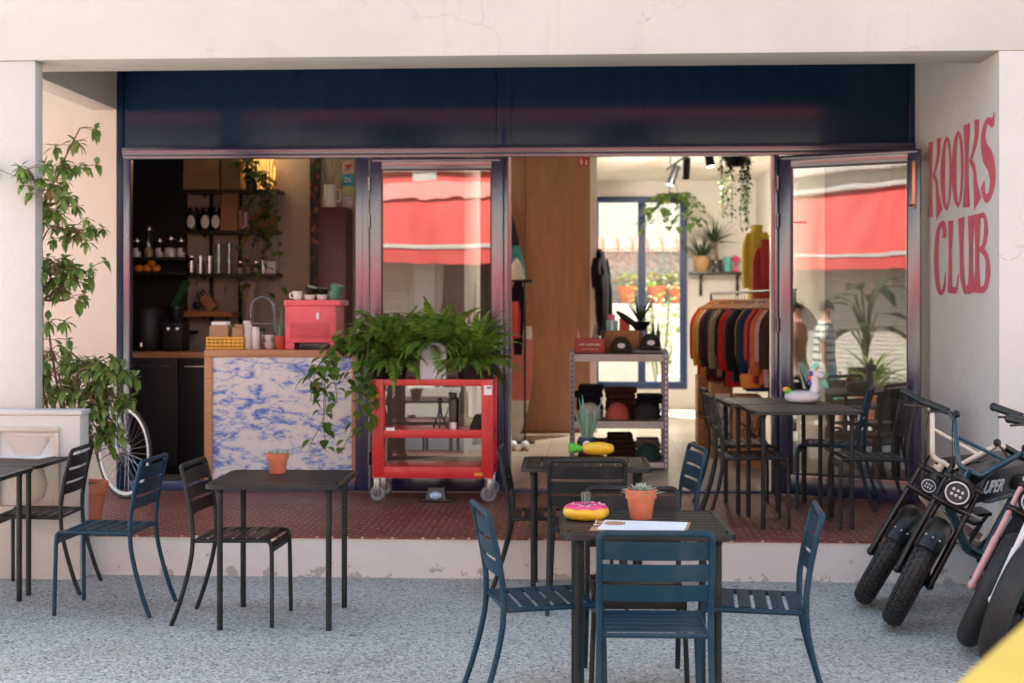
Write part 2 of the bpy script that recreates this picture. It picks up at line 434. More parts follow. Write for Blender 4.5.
def stone_mat():
    m, nt, b = newmat('rough_stone_wall')
    v = N(nt, 'ShaderNodeTexVoronoi', Scale=6.0); nt.links.new(coords(nt), v.inputs['Vector'])
    n = N(nt, 'ShaderNodeTexNoise', Scale=14.0, Detail=8.0, Roughness=.7); nt.links.new(coords(nt), n.inputs['Vector'])
    r = ramp(nt, n.outputs[0], [(.3, (.16, .15, .14)), (.55, (.33, .32, .30)), (.75, (.5, .48, .45))])
    nt.links.new(r.outputs[0], b.inputs['Base Color']); b.inputs['Roughness'].default_value = .9
    bump(nt, b, n.outputs[0], .6, .03)
    return m
def weave_mat(name, a, c, sc=60):
    m, nt, b = newmat(name)
    w = N(nt, 'ShaderNodeTexWave', Scale=sc * .3, Distortion=.4); w.bands_direction = 'Z'; nt.links.new(coords(nt), w.inputs['Vector'])
    r = ramp(nt, w.outputs[0], [(.3, a), (.7, c)]); nt.links.new(r.outputs[0], b.inputs['Base Color']); b.inputs['Roughness'].default_value = .8
    bump(nt, b, w.outputs[0], .4, .004); return m
def stripes_mat(name, stops, scale, direction='Z'):
    m, nt, b = newmat(name)
    sx = nt.nodes.new('ShaderNodeSeparateXYZ'); nt.links.new(coords(nt), sx.inputs[0])
    a = N(nt, 'ShaderNodeMath', operation='MULTIPLY'); a.inputs[1].default_value = scale; nt.links.new(sx.outputs['XYZ'.index(direction)], a.inputs[0])
    f = N(nt, 'ShaderNodeMath', operation='FRACT'); nt.links.new(a.outputs[0], f.inputs[0])
    r = ramp(nt, f.outputs[0], stops, 'CONSTANT'); nt.links.new(r.outputs[0], b.inputs['Base Color']); b.inputs['Roughness'].default_value = .85
    return m
def patchwork_mat(name, cols, sc):
    m, nt, b = newmat(name)
    v = N(nt, 'ShaderNodeTexVoronoi', Scale=1.0, distance='CHEBYCHEV'); nt.links.new(coords(nt, scale=sc), v.inputs['Vector'])
    sp = nt.nodes.new('ShaderNodeSeparateColor'); nt.links.new(v.outputs['Color'], sp.inputs[0])
    k = len(cols); r = ramp(nt, sp.outputs[0], [(i / k, c) for i, c in enumerate(cols)], 'CONSTANT')
    e = ramp(nt, v.outputs['Distance'], [(.30, (0, 0, 0)), (.42, (1, 1, 1))]).outputs[0]
    nt.links.new(mixc(nt, e, r.outputs[0], (.006, .005, .005)), b.inputs['Base Color']); b.inputs['Roughness'].default_value = .5
    return m

M = dict(
    cream=plaster('cream_render', (.60, .575, .53), amount=.36),
    white=plaster('white_render', (.66, .64, .61), amount=.25),
    pale=plaster('pale_grey_render', (.60, .58, .545), amount=.3),
    niche=plaster('warm_cream_render', (.66, .59, .53), amount=.2),
    step=plaster('chipped_white_paint', (.74, .715, .68), amount=.45, scale=2.5, low=(.0, .20)),
    ground=ground_mat(), terrace=terrace_mat(), tiles=tile_floor_mat(), marble=marble_mat(),
    panel=navy_mat('navy_panel', .14, (.010, .029, .068), .5, 0.0, .16), frame=navy_mat('navy_frame', .19, (.016, .020, .080), 1.0, .75),
    sill=navy_mat('blue_sill', .4, (.012, .03, .12)),
    glass=glassmat('window_glass', .135, (.86, .88, .87)), rearglass=glassmat('rear_window_glass', .02, (.97, .98, .97)), jarglass=glassmat('jar_glass', .07, (.9, .93, .92), 0.0, True),
    ply=wood('plywood', (.40, .20, .105), .42, (3.2, 1, .5), .72, grain=2.0),
    oak=wood('oak_trim', (.50, .25, .125), .45, (1, 1, 9), .75), oakx=wood('oak_top', (.45, .22, .11), .4, (.8, 9, 3), .7),
    crate=wood('crate_pine', (.40, .20, .09), .7, (2, 2, 10), .6), darkwood=wood('dark_wood', (.045, .02, .015), .45, (6, 6, .8), .6),
    board=wood('amber_wood', (.45, .18, .05), .5, (1, 1, 10), .6),
    black=mat('black_metal', (.008, .008, .009), .30), blackmatt=mat('black_matt', (.010, .0095, .009), .7),
    anth=mat('anthracite_powder_coat', (.011, .014, .015), .42, var=.25, scale=9, bmp=.05, bscale=400, spec=.3, chips=(.10, .10, .10)), 
    blue=mat('teal_blue_powder_coat', (.002, .036, .068), .42, var=.12, bmp=.05, bscale=400, spec=.3, chips=(.06, .09, .11)),
    red=mat('red_enamel', (.56, .014, .022), .32, var=.1, coat=.2, chips=(.25, .05, .04)), 
    steel=mat('steel', (.55, .55, .56), .28, 1.0), zinc=mat('galvanised_steel', (.20, .22, .27), .42, .7),
    rubber=mat('tyre_rubber', (.018, .018, .019), .62, var=.3, scale=20, bmp=.15, chips=(.07, .065, .06)), grey_rubber=mat('grey_rubber', (.20, .205, .21), .55),
    terra=mat('terracotta', (.56, .17, .085), .8, var=.12, scale=14, bmp=.08), soil=mat('soil', (.03, .02, .014), .95, var=.4, scale=60, bmp=.8),
    pink=mat('pink_lacquer', (.78, .105, .15), .35), paint=mat('wall_lettering_pink', (.62, .115, .16), .7, var=.1),
    greywall=plaster('taupe_wall', (.40, .335, .29), amount=.15), blackwall=mat('black_wall', (.008, .0075, .007), .55),
    shopwall=plaster('shop_wall', (.74, .705, .66), amount=.05), ceil=mat('ceiling_white', (.75, .71, .64), .8),
    kraft=mat('kraft_paper', (.34, .185, .09), .8, var=.12, scale=9, bmp=.3, bscale=14), card=mat('cardboard', (.42, .25, .14), .8),
    ceramic=mat('white_ceramic', (.78, .76, .73), .22, var=.03), ceramicblack=mat('black_ceramic', (.012, .012, .013), .25),
    ceramicgreen=mat('green_ceramic', (.10, .27, .19), .28), paper=mat('paper', (.80, .82, .86), .7, var=.03),
    yellowplastic=mat('yellow_plastic', (.72, .40, .04), .4), yellow=mat('yellow_vinyl', (.84, .50, .03), .3, var=.06),
    leafgreen=mat('green_vinyl', (.10, .50, .05), .3), magenta=mat('magenta_vinyl', (.72, .06, .22), .3, var=.1),
    vinylwhite=mat('white_vinyl', (.76, .77, .80), .28, var=.03), purple=mat('purple_vinyl', (.12, .06, .42), .35), gold=mat('gold_vinyl', (.55, .33, .08), .35),
    orange=mat('orange_peel', (.80, .27, .03), .5, bmp=.2, bscale=150), redterra=mat('red_plastic_pot', (.5, .06, .035), .5),
    green=leafmat('schefflera_leaves', (.06, .12, .022), (.26, .38, .10)), fern=leafmat('fern_leaves', (.026, .088, .012), (.23, .385, .06), .45, .3),
    pothos=leafmat('pothos_leaves', (.02, .07, .010), (.15, .26, .035), .35), dimleaf=leafmat('dark_leaves', (.010, .028, .008), (.06, .11, .03)),
    aloe=leafmat('aloe_leaves', (.10, .19, .12), (.24, .36, .25), .5, .1), sunleaf=leafmat('yard_leaves', (.10, .17, .03), (.30, .38, .10), .5, .35),
    succ=leafmat('succulent', (.22, .30, .20), (.50, .55, .45), .6, .05), bark=mat('bark', (.20, .13, .08), .9, var=.3, scale=20, bmp=.5), twig=mat('green_stem', (.12, .14, .05), .7),
    awning=awning_mat(), stone=stone_mat(), rooftile=mat('roof_tile', (.46, .19, .11), .8, var=.25, scale=5, bmp=.3, bscale=30),
    skin=mat('skin', (.56, .30, .21), .5, sss=.15), hair=mat('hair', (.03, .018, .012), .6), 
    tee=stripes_mat('striped_cotton', [(0, (.74, .73, .68)), (.72, (.08, .16, .16))], 11.0), turq=mat('turquoise_cotton', (.10, .58, .52), .8), capgreen=mat('green_cotton', (.03, .09, .05), .8), whitecloth=mat('white_cotton', (.72, .70, .66), .85),
    cream_metal=mat('cream_enamel', (.70, .62, .50), .3), teal_metal=mat('teal_enamel', (.012, .055, .085), .25, coat=.5), pink_metal=mat('pink_enamel', (.72, .36, .38), .28, coat=.3), white_metal=mat('white_enamel', (.75, .75, .76), .3),
    orange_metal=mat('orange_anodised', (.8, .2, .02), .35), led=None,
    board_y=mat('pale_yellow_resin', (.56, .52, .14), .5, spec=.15), pinkcloth=mat('faded_red_cloth', (.80, .30, .27), .85), whiteboard=mat('white_resin', (.72, .68, .6), .25),
    basket=weave_mat('woven_basket', (.35, .20, .09), (.55, .36, .18)), teal=mat('teal_glaze', (.12, .45, .40), .35), hotpink=mat('hot_pink', (.75, .08, .18), .4),
    lavender=mat('pale_blue_glaze', (.56, .60, .70), .4, var=.2, scale=5), shutter=mat('shutter_beige', (.62, .57, .50), .7), street=mat('paving_street', (.27, .25, .22), .85, var=.15, bmp=.3),
)
# ================================================================ SETTING
YF, YS, ZT = 10.8, 8.63, .25           # shopfront plane, front of the step, terrace level
XL, XR = WX(117, YF), 2.42
YB = 20.0                              # rear wall of the shop
def struct(name, mb, m):
    o = mb.build(name, m); o['kind'] = 'structure'; return o
def sheet(x0, x1, y0, y1, z): return MB().add([(x0, y0, z), (x1, y0, z), (x1, y1, z), (x0, y1, z)], [(0, 1, 2, 3)])
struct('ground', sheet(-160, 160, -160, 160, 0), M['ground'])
struct('street', sheet(-60, 60, -7.6, 2.0, .004), M['street'])
t = MB(); t.box(-9, XR + .3, YS + .012, YF + .3, 0, ZT - .012); struct('terrace_step', t, M['step'])
t = MB(); t.box(-9, XR - .002, YS, YF - .06, ZT - .012, ZT, .004); struct('terrace', t, M['terrace'])
t = MB(); t.box(XL + .03, 2.30, YF + .10, YF + .31, ZT - .1, ZT); t.box(-4.8, 2.30, YF + .31, YB, ZT - .1, ZT); struct('shop_floor', t, M['tiles'])

bld = thing('cafe_building', 'cream rendered corner building that houses the open surf cafe', 'building', (0, YF, 0))
def bpart(name, mb, m, label=None, parent=None): return mb.build(name, m, parent or bld, world=True, label=label)
bpart('facade_beam', MB().box(-5.12, 7, 8.6, 9.04, 3.18, 9.0, .012), M['cream'], 'broad cream beam across the top')
bpart('unseen_storey', MB().box(-5.12, 7, 9.042, YB + .25, 3.96, 9.0), M['cream'])  # unseen storey; height and left end chosen to shape the building's sun shadow
bpart('side_beam', MB().box(-3.86, -3.66, 8.76, YF - .002, 3.18, 3.955, .008), M['cream'])
bpart('pillar', MB().box(-3.70, WX(35.5, 8.62), 8.615, 8.74, 0, 3.178, .008), M['pale'])
bpart('niche_wall', MB().box(-5.12, XL - .005, YF, YF + .3, ZT - .005, 3.95), M['niche'])
bpart('side_column', MB().prism([(8.6, 0), (YF + .3, 0), (YF + .3, 3.955), (9.043, 3.955), (9.043, 3.178), (8.6, 3.178)], lambda a, b, d: (d, a, b), XR, 7), plaster('peeling_column', (.70, .68, .66), amount=.22, patch=((2.42, 8.6, 1.55), (7.0, 4.0, 1.7))), 'pale grey side wall with pink lettering and flaking corner')
bpart('shop_wall', MB().box(2.30, 7, YF + 3.4, YB + .25, 0, 3.95), M['shopwall'])
bpart('darkened_wall', MB().box(2.30, 7, YF + .302, YF + 3.399, 0, 3.95), mat('darkened_wall_brown', (.10, .08, .065), .8), 'brown, darkened stretch of shop wall just inside the open door')  # wall stretch coloured dark, standing in for a dim room behind the reflecting door
bpart('ceiling', MB().box(-5.0, 2.298, YF + .12, YB, 3.43, 3.55), M['ceil'])
# rear wall with its opening
X0, X1, Z0, Z1 = WX(596.5, YB), WX(687, YB), .52, 3.21
w = MB(); w.box(-1.3, X0, YB + .002, YB + .25, ZT, 3.55); w.box(X1, 2.298, YB + .002, YB + .25, ZT, 3.55); w.box(X0, X1, YB + .002, YB + .25, ZT, Z0); w.box(X0, X1, YB + .002, YB + .25, Z1, 3.55)
bpart('rear_wall', w, M['shopwall'])
# rear sliding window
rw = thing('sliding_window', 'tall blue framed sliding window at the back of the shop', 'window', ((X0 + X1) / 2, YB, Z0))
xm0, xm1 = WX(638, YB), WX(645.5, YB)
f = MB()
f.box(X0, X1, YB - .03, YB + .06, Z1 - .08, Z1, .006); f.box(X0, X1, YB - .03, YB + .06, Z0, Z0 + .10, .006)
f.box(X0, X0 + .03, YB - .028, YB + .058, Z0 + .1, Z1 - .08); f.box(X1 - .10, X1, YB - .028, YB + .058, Z0 + .1, Z1 - .08); f.box(xm0, xm1, YB - .027, YB + .057, Z0 + .1, Z1 - .08)
f.build('frame', mat('royal_blue_frame', (.007, .034, .115), .4), rw, world=True)
g = MB(); g.box(X0 + .03, xm0, YB + .01, YB + .016, Z0 + .1, Z1 - .08); g.build('pane', M['rearglass'], rw, world=True)
g = MB(); g.box(xm1, X1 - .10, YB + .01, YB + .016, Z0 + .1, Z1 - .08); g.build('pane', M['rearglass'], rw, world=True)
# bar room and partition
YBAR, YPLY = 13.6, 16.0
bpart('bar_wall', MB().box(WX(187.5, YBAR) + .001, -1.22, YBAR, YBAR + .1, ZT, 3.43), M['greywall'], 'taupe wall behind the bar shelves')
bpart('dark_wall', MB().box(-4.799, WX(187.5, YBAR), YBAR - .03, YBAR + .1, ZT, 3.43), M['blackwall'])
bpart('bar_side_wall', MB().box(-5.1, -4.8, YF + .302, YB + .25, 0, 3.955), M['blackwall'])
bpart('return_wall', MB().box(-1.32, -1.22, YBAR + .1, YPLY, ZT, 3.43), M['greywall'])
p = MB(); p.box(-1.2, WX(525.2, YPLY) - .004, YPLY - .01, YPLY + .02, ZT, 3.43); p.box(WX(525.2, YPLY) + .004, WX(590, YPLY), YPLY - .012, YPLY + .02, ZT, 3.43)
bpart('plywood_partition', p, M['ply'], 'tall plywood partition')
bpart('partition_end', MB().box(WX(590, YPLY) + .001, WX(597, YPLY), YPLY - .02, YB, ZT, 3.43), M['shopwall'])
bpart('partition_back', MB().box(-1.3, WX(590, YPLY), YPLY + .022, YPLY + .1, ZT, 3.43), M['shopwall'])
bpart('skirting', MB().box(X1 + .02, 2.297, YB - .015, YB, ZT, ZT + .08, .003), M['shopwall'])
# low wall at the left with its moulded panel
lw = thing('low_wall', 'low white garden wall with a moulded relief panel beside pillar', 'wall', (-4.0, 8.55, 0))
xr = WX(80, 8.46); 
MB().box(-9, xr, 8.46, 8.612, 0, 1.0, .008).build('wall_body', M['white'], lw, world=True)
MB().box(-9, xr + .012, 8.45, 8.613, 1.001, 1.03, .006).build('coping', M['white'], lw, world=True)
q = MB(); cx = WX(28, 8.46)
for a, b, c, d in ((cx - .20, cx + .20, .90, .93), (cx - .20, cx + .20, .42, .45), (cx - .20, cx - .17, .452, .898), (cx + .17, cx + .20, .452, .898)): q.box(a, b, 8.435, 8.459, c, d, .008)
q.lathe([(.05, .47), (.10, .50), (.125, .58), (.10, .66), (.06, .72), (.09, .78), (.13, .84), (.14, .87)], (cx, 8.459, 0), 20, sy=.22)
q.build('relief', plaster('relief_plaster', (.62, .54, .47), amount=.3), lw, world=True)

# ---------------------------------------------------------------- shopfront
sf = thing('shopfront_frame', 'dark navy metal shopfront with deep header panel over the openings', 'shopfront', ((XL + XR) / 2, YF, ZT))
def spart(name, mb, m, label=None, parent=None): return mb.build(name, m, parent or sf, world=True, label=label)
ZR0, ZR1 = 2.80, 2.885
xs = WX(503.5, YF)
spart('header_panel', MB().box(XL + .05, xs - .055, YF + .012, YF + .06, ZR1 + .002, 3.95, .004), M['panel'])
spart('header_panel', MB().box(xs + .055, XR - .05, YF + .012, YF + .06, ZR1 + .002, 3.95, .004), M['panel'])
for a, b_, z0 in ((xs - .053, xs + .053, ZR1 + .002), (XL, XL + .048, ZT), (XR - .048, XR - .002, ZR1 + .002)): spart('mullion', MB().box(a, b_, YF - .004, YF + .06, z0, 3.95, .004), M['panel'])
h = MB(); h.box(XL + .05, XR - .003, YF - .03, YF + .07, ZR0 + .03, ZR1, .004); h.box(XL + .05, XR - .003, YF - .045, YF - .0302, ZR0 + .052, ZR0 + .066, .002); h.box(XL + .05, XR - .003, YF - .015, YF + .07, ZR0, ZR0 + .0298, .003)
tr = spart('track', h, M['frame'])
for px in (137, 466, 528, 884):
    x = WX(px, YF); spart('drain_slot', MB().box(x - .02, x + .02, YF - .036, YF - .0305, ZR1 - .028, ZR1 - .014), M['black'], parent=tr)
h = MB(); h.box(XL + .05, XL + .10, YF, YF + .08, ZT + .002, ZR0 - .002, .004); spart('jamb', h, M['frame'])
h = MB(); h.box(WX(355.5, YF), WX(363, YF) - .001, YF - .004, YF + .09, ZT + .002, ZR0 - .002, .004); h.box(WX(363, YF) + .001, WX(369, YF), YF - .024, YF + .09, ZT + .002, ZR0 - .002, .004); spart('jamb', h, M['frame'])
h = MB(); h.box(WX(503.5, YF), WX(508, YF), YF - .02, YF + .09, ZT + .002, ZR0 - .002, .004); h.box(WX(508, YF) + .001, WX(511, YF), YF + .0, YF + .09, ZT + .002, ZR0 - .002); spart('jamb', h, M['frame'])
h = MB(); h.box(WX(771, YF), WX(774, YF), YF + .0, YF + .09, ZT + .002, ZR0 - .002); h.box(WX(774, YF) + .001, WX(779, YF), YF - .02, YF + .09, ZT + .002, ZR0 - .002, .004); spart('jamb', h, M['frame'])
h = MB(); h.box(XR - .06, XR - .004, YF - .02, YF + .09, ZT + .002, ZR0 - .002, .004); spart('jamb', h, M['frame'])
for a, b_, z1_ in ((XL + .101, WX(355.5, YF) - .002, .07), (WX(511, YF), WX(771, YF), .022)): spart('threshold', MB().box(a, b_, YF - .02, YF + .06, ZT + .001, ZT + z1_, .004), M['sill'])

def glass_door(name_label, w, h, loc, rz, mirror=1, bw=.085, kick=.14):
    "hinged at the local origin, leaf along local +x, outside is local -y"
    d = thing('glass_door', name_label, 'door', loc, rz, 'glazed doors of the shopfront')
    f = MB(); th = .045
    f.box(0, bw, -th / 2, th / 2, 0, h, .006); f.box(w - bw, w, -th / 2, th / 2, 0, h, .006)
    f.box(bw + .0005, w - bw - .0005, -th / 2, th / 2, h - bw, h, .006); f.box(bw + .0005, w - bw - .0005, -th / 2, th / 2, 0, kick, .006)
    f.box(.02, w - .02, -th / 2 - .010, -th / 2 - .0005, h - .028, h - .012, .002)
    f.build('frame', M['frame'], d)
    b = MB(); i = bw + .012
    for x0, x1, z0, z1 in ((bw, i, kick, h - bw), (w - i, w - bw, kick, h - bw), (i, w - i, kick, kick + .012), (i, w - i, h - bw - .012, h - bw)): b.box(x0 + .0006, x1 - .0006, -.013, .013, z0 + .0006, z1 - .0006)
    b.build('glazing_bead', M['black'], d)
    MB().box(i - .006, w - i + .006, -.004, .004, kick + .006, h - bw - .006).build('pane', M['glass'], d)
    for z in (.25, h * .5, h - .2, h - .48):
        MB().tube([(-.006, -th / 2 - .012, z - .05), (-.006, -th / 2 - .012, z + .05)], .010, 8).build('hinge', M['frame'], d)
    return d
xa, xb = WX(370.5, YF - .05), WX(503, YF - .05)
dl = glass_door('closed glass door behind the red cart of ferns', xb - xa, ZR0 - ZT - .02, (xa, YF - .05, ZT + .01), 0)
xh = WX(780, YF - .05); xe, ye = WX(921, 10.30), 10.30
DW = math.hypot(xe - xh, YF - .05 - ye); DA = math.atan2(ye - (YF - .05), xe - xh)
dr = glass_door('open glass door beside the wall lettered in pink', DW, ZR0 - ZT - .025, (xh, YF - .05, ZT + .012), DA, bw=.088, kick=.15)
b = MB(); hz = ZR0 - ZT - .03
b.box(DW - .055, DW - .030, -.040, -.024, hz - .42, hz - .08, .004); b.tube([(DW - .042, -.045, hz - .40), (DW - .042, -.06, hz - .40), (DW - .075, -.06, hz - .40)], .008, 8)
b.build('bolt', mat('copper_bolt', (.45, .20, .10), .35, .9), dr)

# ---------------------------------------------------------------- lettering painted on the side column
def ribbon(mb, pts, wd, D=.0025):
    "thick brush stroke in the wall plane; pts are (y along, z), wd are the widths"
    P = [V((a, b, 0)) for a, b in pts]; n = len(P)
    Lf = []; Rt = []
    for i in range(n):
        t = (P[min(i + 1, n - 1)] - P[max(i - 1, 0)]).normalized(); nn = V((-t.y, t.x, 0)); 
        Lf.append(P[i] + nn * wd[i] / 2); Rt.append(P[i] - nn * wd[i] / 2)
    for i in range(n - 1):
        q = [Lf[i], Rt[i], Rt[i + 1], Lf[i + 1]]
        vs = [(XR - D, -p.x, p.y) for p in q]; mb.add(vs, [(0, 1, 2, 3)])
def stroke(mb, ctrl, ws, D=.0025):
    pts = spline([(a, b, 0) for a, b in ctrl], 8); n = len(pts)
    k = len(ws) - 1; wd = []
    for i in range(n):
        q = i / (n - 1) * k; a = int(min(q, k - 1)); wd.append(ws[a] * (1 - (q - a)) + ws[a + 1] * (q - a))
    ribbon(mb, [(p.x, p.y) for p in pts], wd, D)
LET = {
 'K': [([(.20, 1.0), (.19, .6), (.19, .3), (.17, 0)], [.36, .20, .22, .42]), ([(.80, 1.0), (.76, .80), (.55, .62), (.34, .54)], [.30, .22, .12, .06]), ([(.36, .56), (.62, .44), (.72, .22), (.84, 0)], [.06, .16, .22, .46])],
 'O': [([(.54, .97), (.28, .82), (.17, .5), (.28, .18), (.54, .03)], [.05, .24, .40, .24, .05]), ([(.5, .97), (.74, .82), (.84, .5), (.74, .18), (.5, .03)], [.06, .14, .20, .14, .06])],
 'S': [([(.88, .99), (.80, .88), (.46, .92), (.24, .76), (.34, .58), (.66, .44), (.80, .24), (.60, .06), (.34, .06), (.20, .22)], [.05, .16, .10, .26, .34, .36, .32, .14, .14, .26])],
 'C': [([(.84, .78), (.82, .92), (.60, .98), (.32, .84), (.20, .5), (.32, .16), (.60, .02), (.84, .12), (.88, .3)], [.30, .22, .08, .26, .36, .26, .08, .14, .06])],
 'L': [([(.36, 1.0), (.33, .6), (.32, .3), (.30, .02)], [.40, .22, .26, .34]), ([(.20, .06), (.5, .05), (.78, .06), (.94, .26)], [.12, .12, .12, .05])],
 'U': [([(.16, 1.0), (.18, .6), (.22, .25), (.44, .04), (.68, .14)], [.38, .22, .24, .14, .06]), ([(.78, 1.0), (.77, .6), (.77, .3), (.80, 0)], [.36, .22, .24, .42])],
 'B': [([(.22, 1.0), (.21, .6), (.21, .3), (.20, 0)], [.38, .22, .22, .40]), ([(.25, .97), (.62, .95), (.72, .76), (.56, .58), (.30, .54)], [.06, .10, .26, .14, .06]), ([(.34, .55), (.72, .46), (.84, .26), (.66, .06), (.20, .03)], [.06, .14, .30, .14, .06])],
}
NS = [0]
def word(mb, txt, y0, y1, z0, z1, adv):
    tot = sum(adv); y = y0
    for k, (ch, a) in enumerate(zip(txt, adv)):
        wy = (y1 - y0) * a / tot
        sx = -wy                      # y falls as the text runs towards the street
        for ctrl, ws in LET[ch]:
            pts = [(-(y + wy * c * 1.06), z0 + (z1 - z0) * d) for c, d in ctrl]
            NS[0] += 1; stroke(mb, pts, [w * abs(wy) * 1.10 for w in ws], .0015 + .0004 * (NS[0] % 9))
        y += wy
lt = MB()
word(lt, 'KOOKS', 10.38, 8.68, 2.30, 2.835, [1.0, .82, .82, 1.0, .95])
word(lt, 'CLUB', 10.22, 8.80, 1.745, 2.24, [1, .95, 1.05, 1.0])
lt.build('painted_lettering', M['paint'], bld, world=True, smooth=False, solid=False, label='pink hand painted words KOOKS CLUB')
# ================================================================ ACROSS THE STREET (seen in the glass) AND THE YARD BEHIND
ob = thing('street_building', 'sunlit cream shop building across the street', 'building', (-4, -8.2, 0))
w = MB(); w.box(-34, 22, -9, -8.2, 0, 7.5, .02); w.build('wall', plaster('sunlit_render', (.66, .60, .51), amount=.3), ob, world=True)
rnd = random.Random(11)
xs_ = [-31.5, -27.2, -22.8, -18.4, -14.2, -9.9, -5.6, -1.4, 2.9, 7.2, 11.6, 16]
for i, x in enumerate(xs_):
    s = MB()
    if i in (2, 7):
        s.box(x - 1.7, x + 1.7, -8.198, -8.15, .02, 2.75, .01); s.build('dark_shopwindow', M['blackwall'], ob, world=True)
    else:
        for k in range(27): s.box(x - 1.7, x + 1.7, -8.198, -8.15, .03 + k * .1, .115 + k * .1, .012)
        s.build('roller_shutter', M['shutter'], ob, world=True)
    q = MB(); q.box(x + 1.9, x + 2.35, -8.198, -8.0, 0, 4.9, .02); q.build('column', M['white'], ob, world=True)
    for zz in (5.6,):
        f = MB(); f.box(x - .6, x + .6, -8.199, -8.17, zz, zz + 1.4, .01); f.build('window', M['blackwall'], ob, world=True)
q = MB(); q.box(-34, 22, -8.198, -7.9, 4.95, 5.15, .02); q.build('cornice', M['white'], ob, world=True)
def awning(x0, x1, label):
    t = thing('red_awning', label, 'awning', ((x0 + x1) / 2, -8.15, 2.6), 0, 'red awnings across the street')
    a = MB(); n = 24
    a.prism([(-8.14, 4.45), (-8.14, 4.49), (-7.05, 2.99), (-7.05, 2.95)], lambda p, q, d: (d, p, q), x0, x1)
    a.build('canopy', M['awning'], t, world=True)
    b = MB(); b.box(x0, x1, -7.06, -7.00, 2.87, 2.945, .01); b.build('front_bar', M['white'], t, world=True)
    v = MB(); vs = []; fs = []
    k = int((x1 - x0) / .15)
    for i in range(k + 1):
        x = x0 + (x1 - x0) * i / k
        for z, y in ((2.868, -7.03), (2.55 + .03 * abs(math.sin(i * .8)), -7.03)):
            vs += [(x, y, z), (x, y - .006, z)]
    for i in range(k):
        p = i * 4; q = p + 4; fs += [(p, q, q + 2, p + 2), (p + 1, p + 3, q + 3, q + 1), (p, p + 1, q + 1, q), (p + 2, q + 2, q + 3, p + 3)]
    v.add(vs, fs); v.build('valance', M['awning'], t, world=True)
    c = MB(); c.box(x0 - .03, x1 + .03, -8.14, -7.95, 4.5, 4.62, .03); c.build('cassette', M['white'], t, world=True)
    # a second, rolled length of white cloth with a wavy hem
    w_ = MB(); vs = []; fs = []; k = 40
    for i in range(k + 1):
        x = x0 + 2.6 + 5.6 * i / k
        for z, y in ((4.27, -7.89), (3.92 + .03 * math.sin(i * .9) + .02 * math.sin(i * 2.1), -7.62)): vs += [(x, y, z), (x, y - .004, z - .004)]
    for i in range(k):
        p = i * 4; q = p + 4; fs += [(p, q, q + 2, p + 2), (p + 1, p + 3, q + 3, q + 1)]
    w_.add(vs, fs); w_.build('faded_panel', M['pinkcloth'], t, world=True)
awning(-7.6, 11.0, 'long red awning facing the closed glass door'); awning(-26, -8.2, 'long red awning facing the open glass door')

# ---------------------------------------------------------------- rear yard
yd = thing('yard_wall', 'stone yard wall with a coping of curved red tiles', 'wall', (.7, 24.2, 0))
MB().box(-5, 6, 24, 24.35, 0, 2.60, .02).build('wall_body', M['stone'], yd, world=True)
q = MB()
for i in range(44):
    x = -4.9 + i * .25; n = 7; vs = []
    for y, z in ((23.86, 2.58), (24.5, 2.80)):
        for k in range(n + 1): a = PI * k / n; vs.append((x + .115 * math.cos(a), y, z + .085 * math.sin(a)))
        for k in range(n + 1): a = PI * k / n; vs.append((x + .098 * math.cos(a), y, z + .068 * math.sin(a) - .002))
    fs = []
    for k in range(n): fs += [(k, k + 1, 2 * n + 3 + k, 2 * n + 2 + k), (n + 1 + k, 3 * n + 3 + k, 3 * n + 4 + k, n + 2 + k), (k, n + 1 + k, n + 2 + k, k + 1)]
    q.add(vs, fs)
q.build('tile_coping', M['rooftile'], yd, world=True)
t = thing('yard_house', 'plain sunlit white house wall beyond the tiled yard wall', 'house', (.7, 28, 0))
w = MB(); w.box(-9, 9, 28, 30, 0, 6.0); w.build('wall', plaster('bright_house_wall', (.84, .80, .72), amount=.15), t, world=True)
t = thing('planter_ledge', 'white masonry ledge carrying pots in the yard', 'ledge', (.7, 23.4, 0))
w = MB(); w.box(-3, 4, 23.1, 23.99, 0, 1.72, .02); w.build('ledge_body', M['white'], t, world=True)
def bush(t, c, r, h, n, m, L, seed, name='leaves'):
    rnd = random.Random(seed); mb = MB(); c = V(c)
    for i in range(n):
        a = rnd.uniform(0, 2 * PI); q = rnd.random() ** .5
        p = c + V((math.cos(a) * r * q, math.sin(a) * r * q, rnd.uniform(0, h)))
        leaf(mb, p, V((math.cos(a), math.sin(a), rnd.uniform(-.2, .9))), L * rnd.uniform(.7, 1.2), L * .38)
    return mb.build(name, m, t, solid=False)
def leaf(mb, base, d, L, w, droop=.3, fold=.25, tip=.0, up=None):
    "a single pointed leaf: six points folded along the midrib"
    base = V(base); d = V(d).normalized(); u = V(up) if up else V((0, 0, 1))
    side = d.cross(u); side = side.normalized() if side.length > 1e-3 else V((1, 0, 0)); nn = side.cross(d)
    m1 = base + d * L * .38 - V((0, 0, droop * L * .10)); m2 = base + d * L * .72 - V((0, 0, droop * L * .30)); tp = base + d * L * .98 - V((0, 0, droop * L * .55))
    e = nn * w * fold
    vs = [base, m1, m2, tp, m1 + side * w * .5 + e, m1 - side * w * .5 + e, m2 + side * w * .36 + e * .7, m2 - side * w * .36 + e * .7]
    mb.add(vs, [(0, 4, 1), (0, 1, 5), (1, 4, 6, 2), (1, 2, 7, 5), (2, 6, 3), (2, 3, 7)])
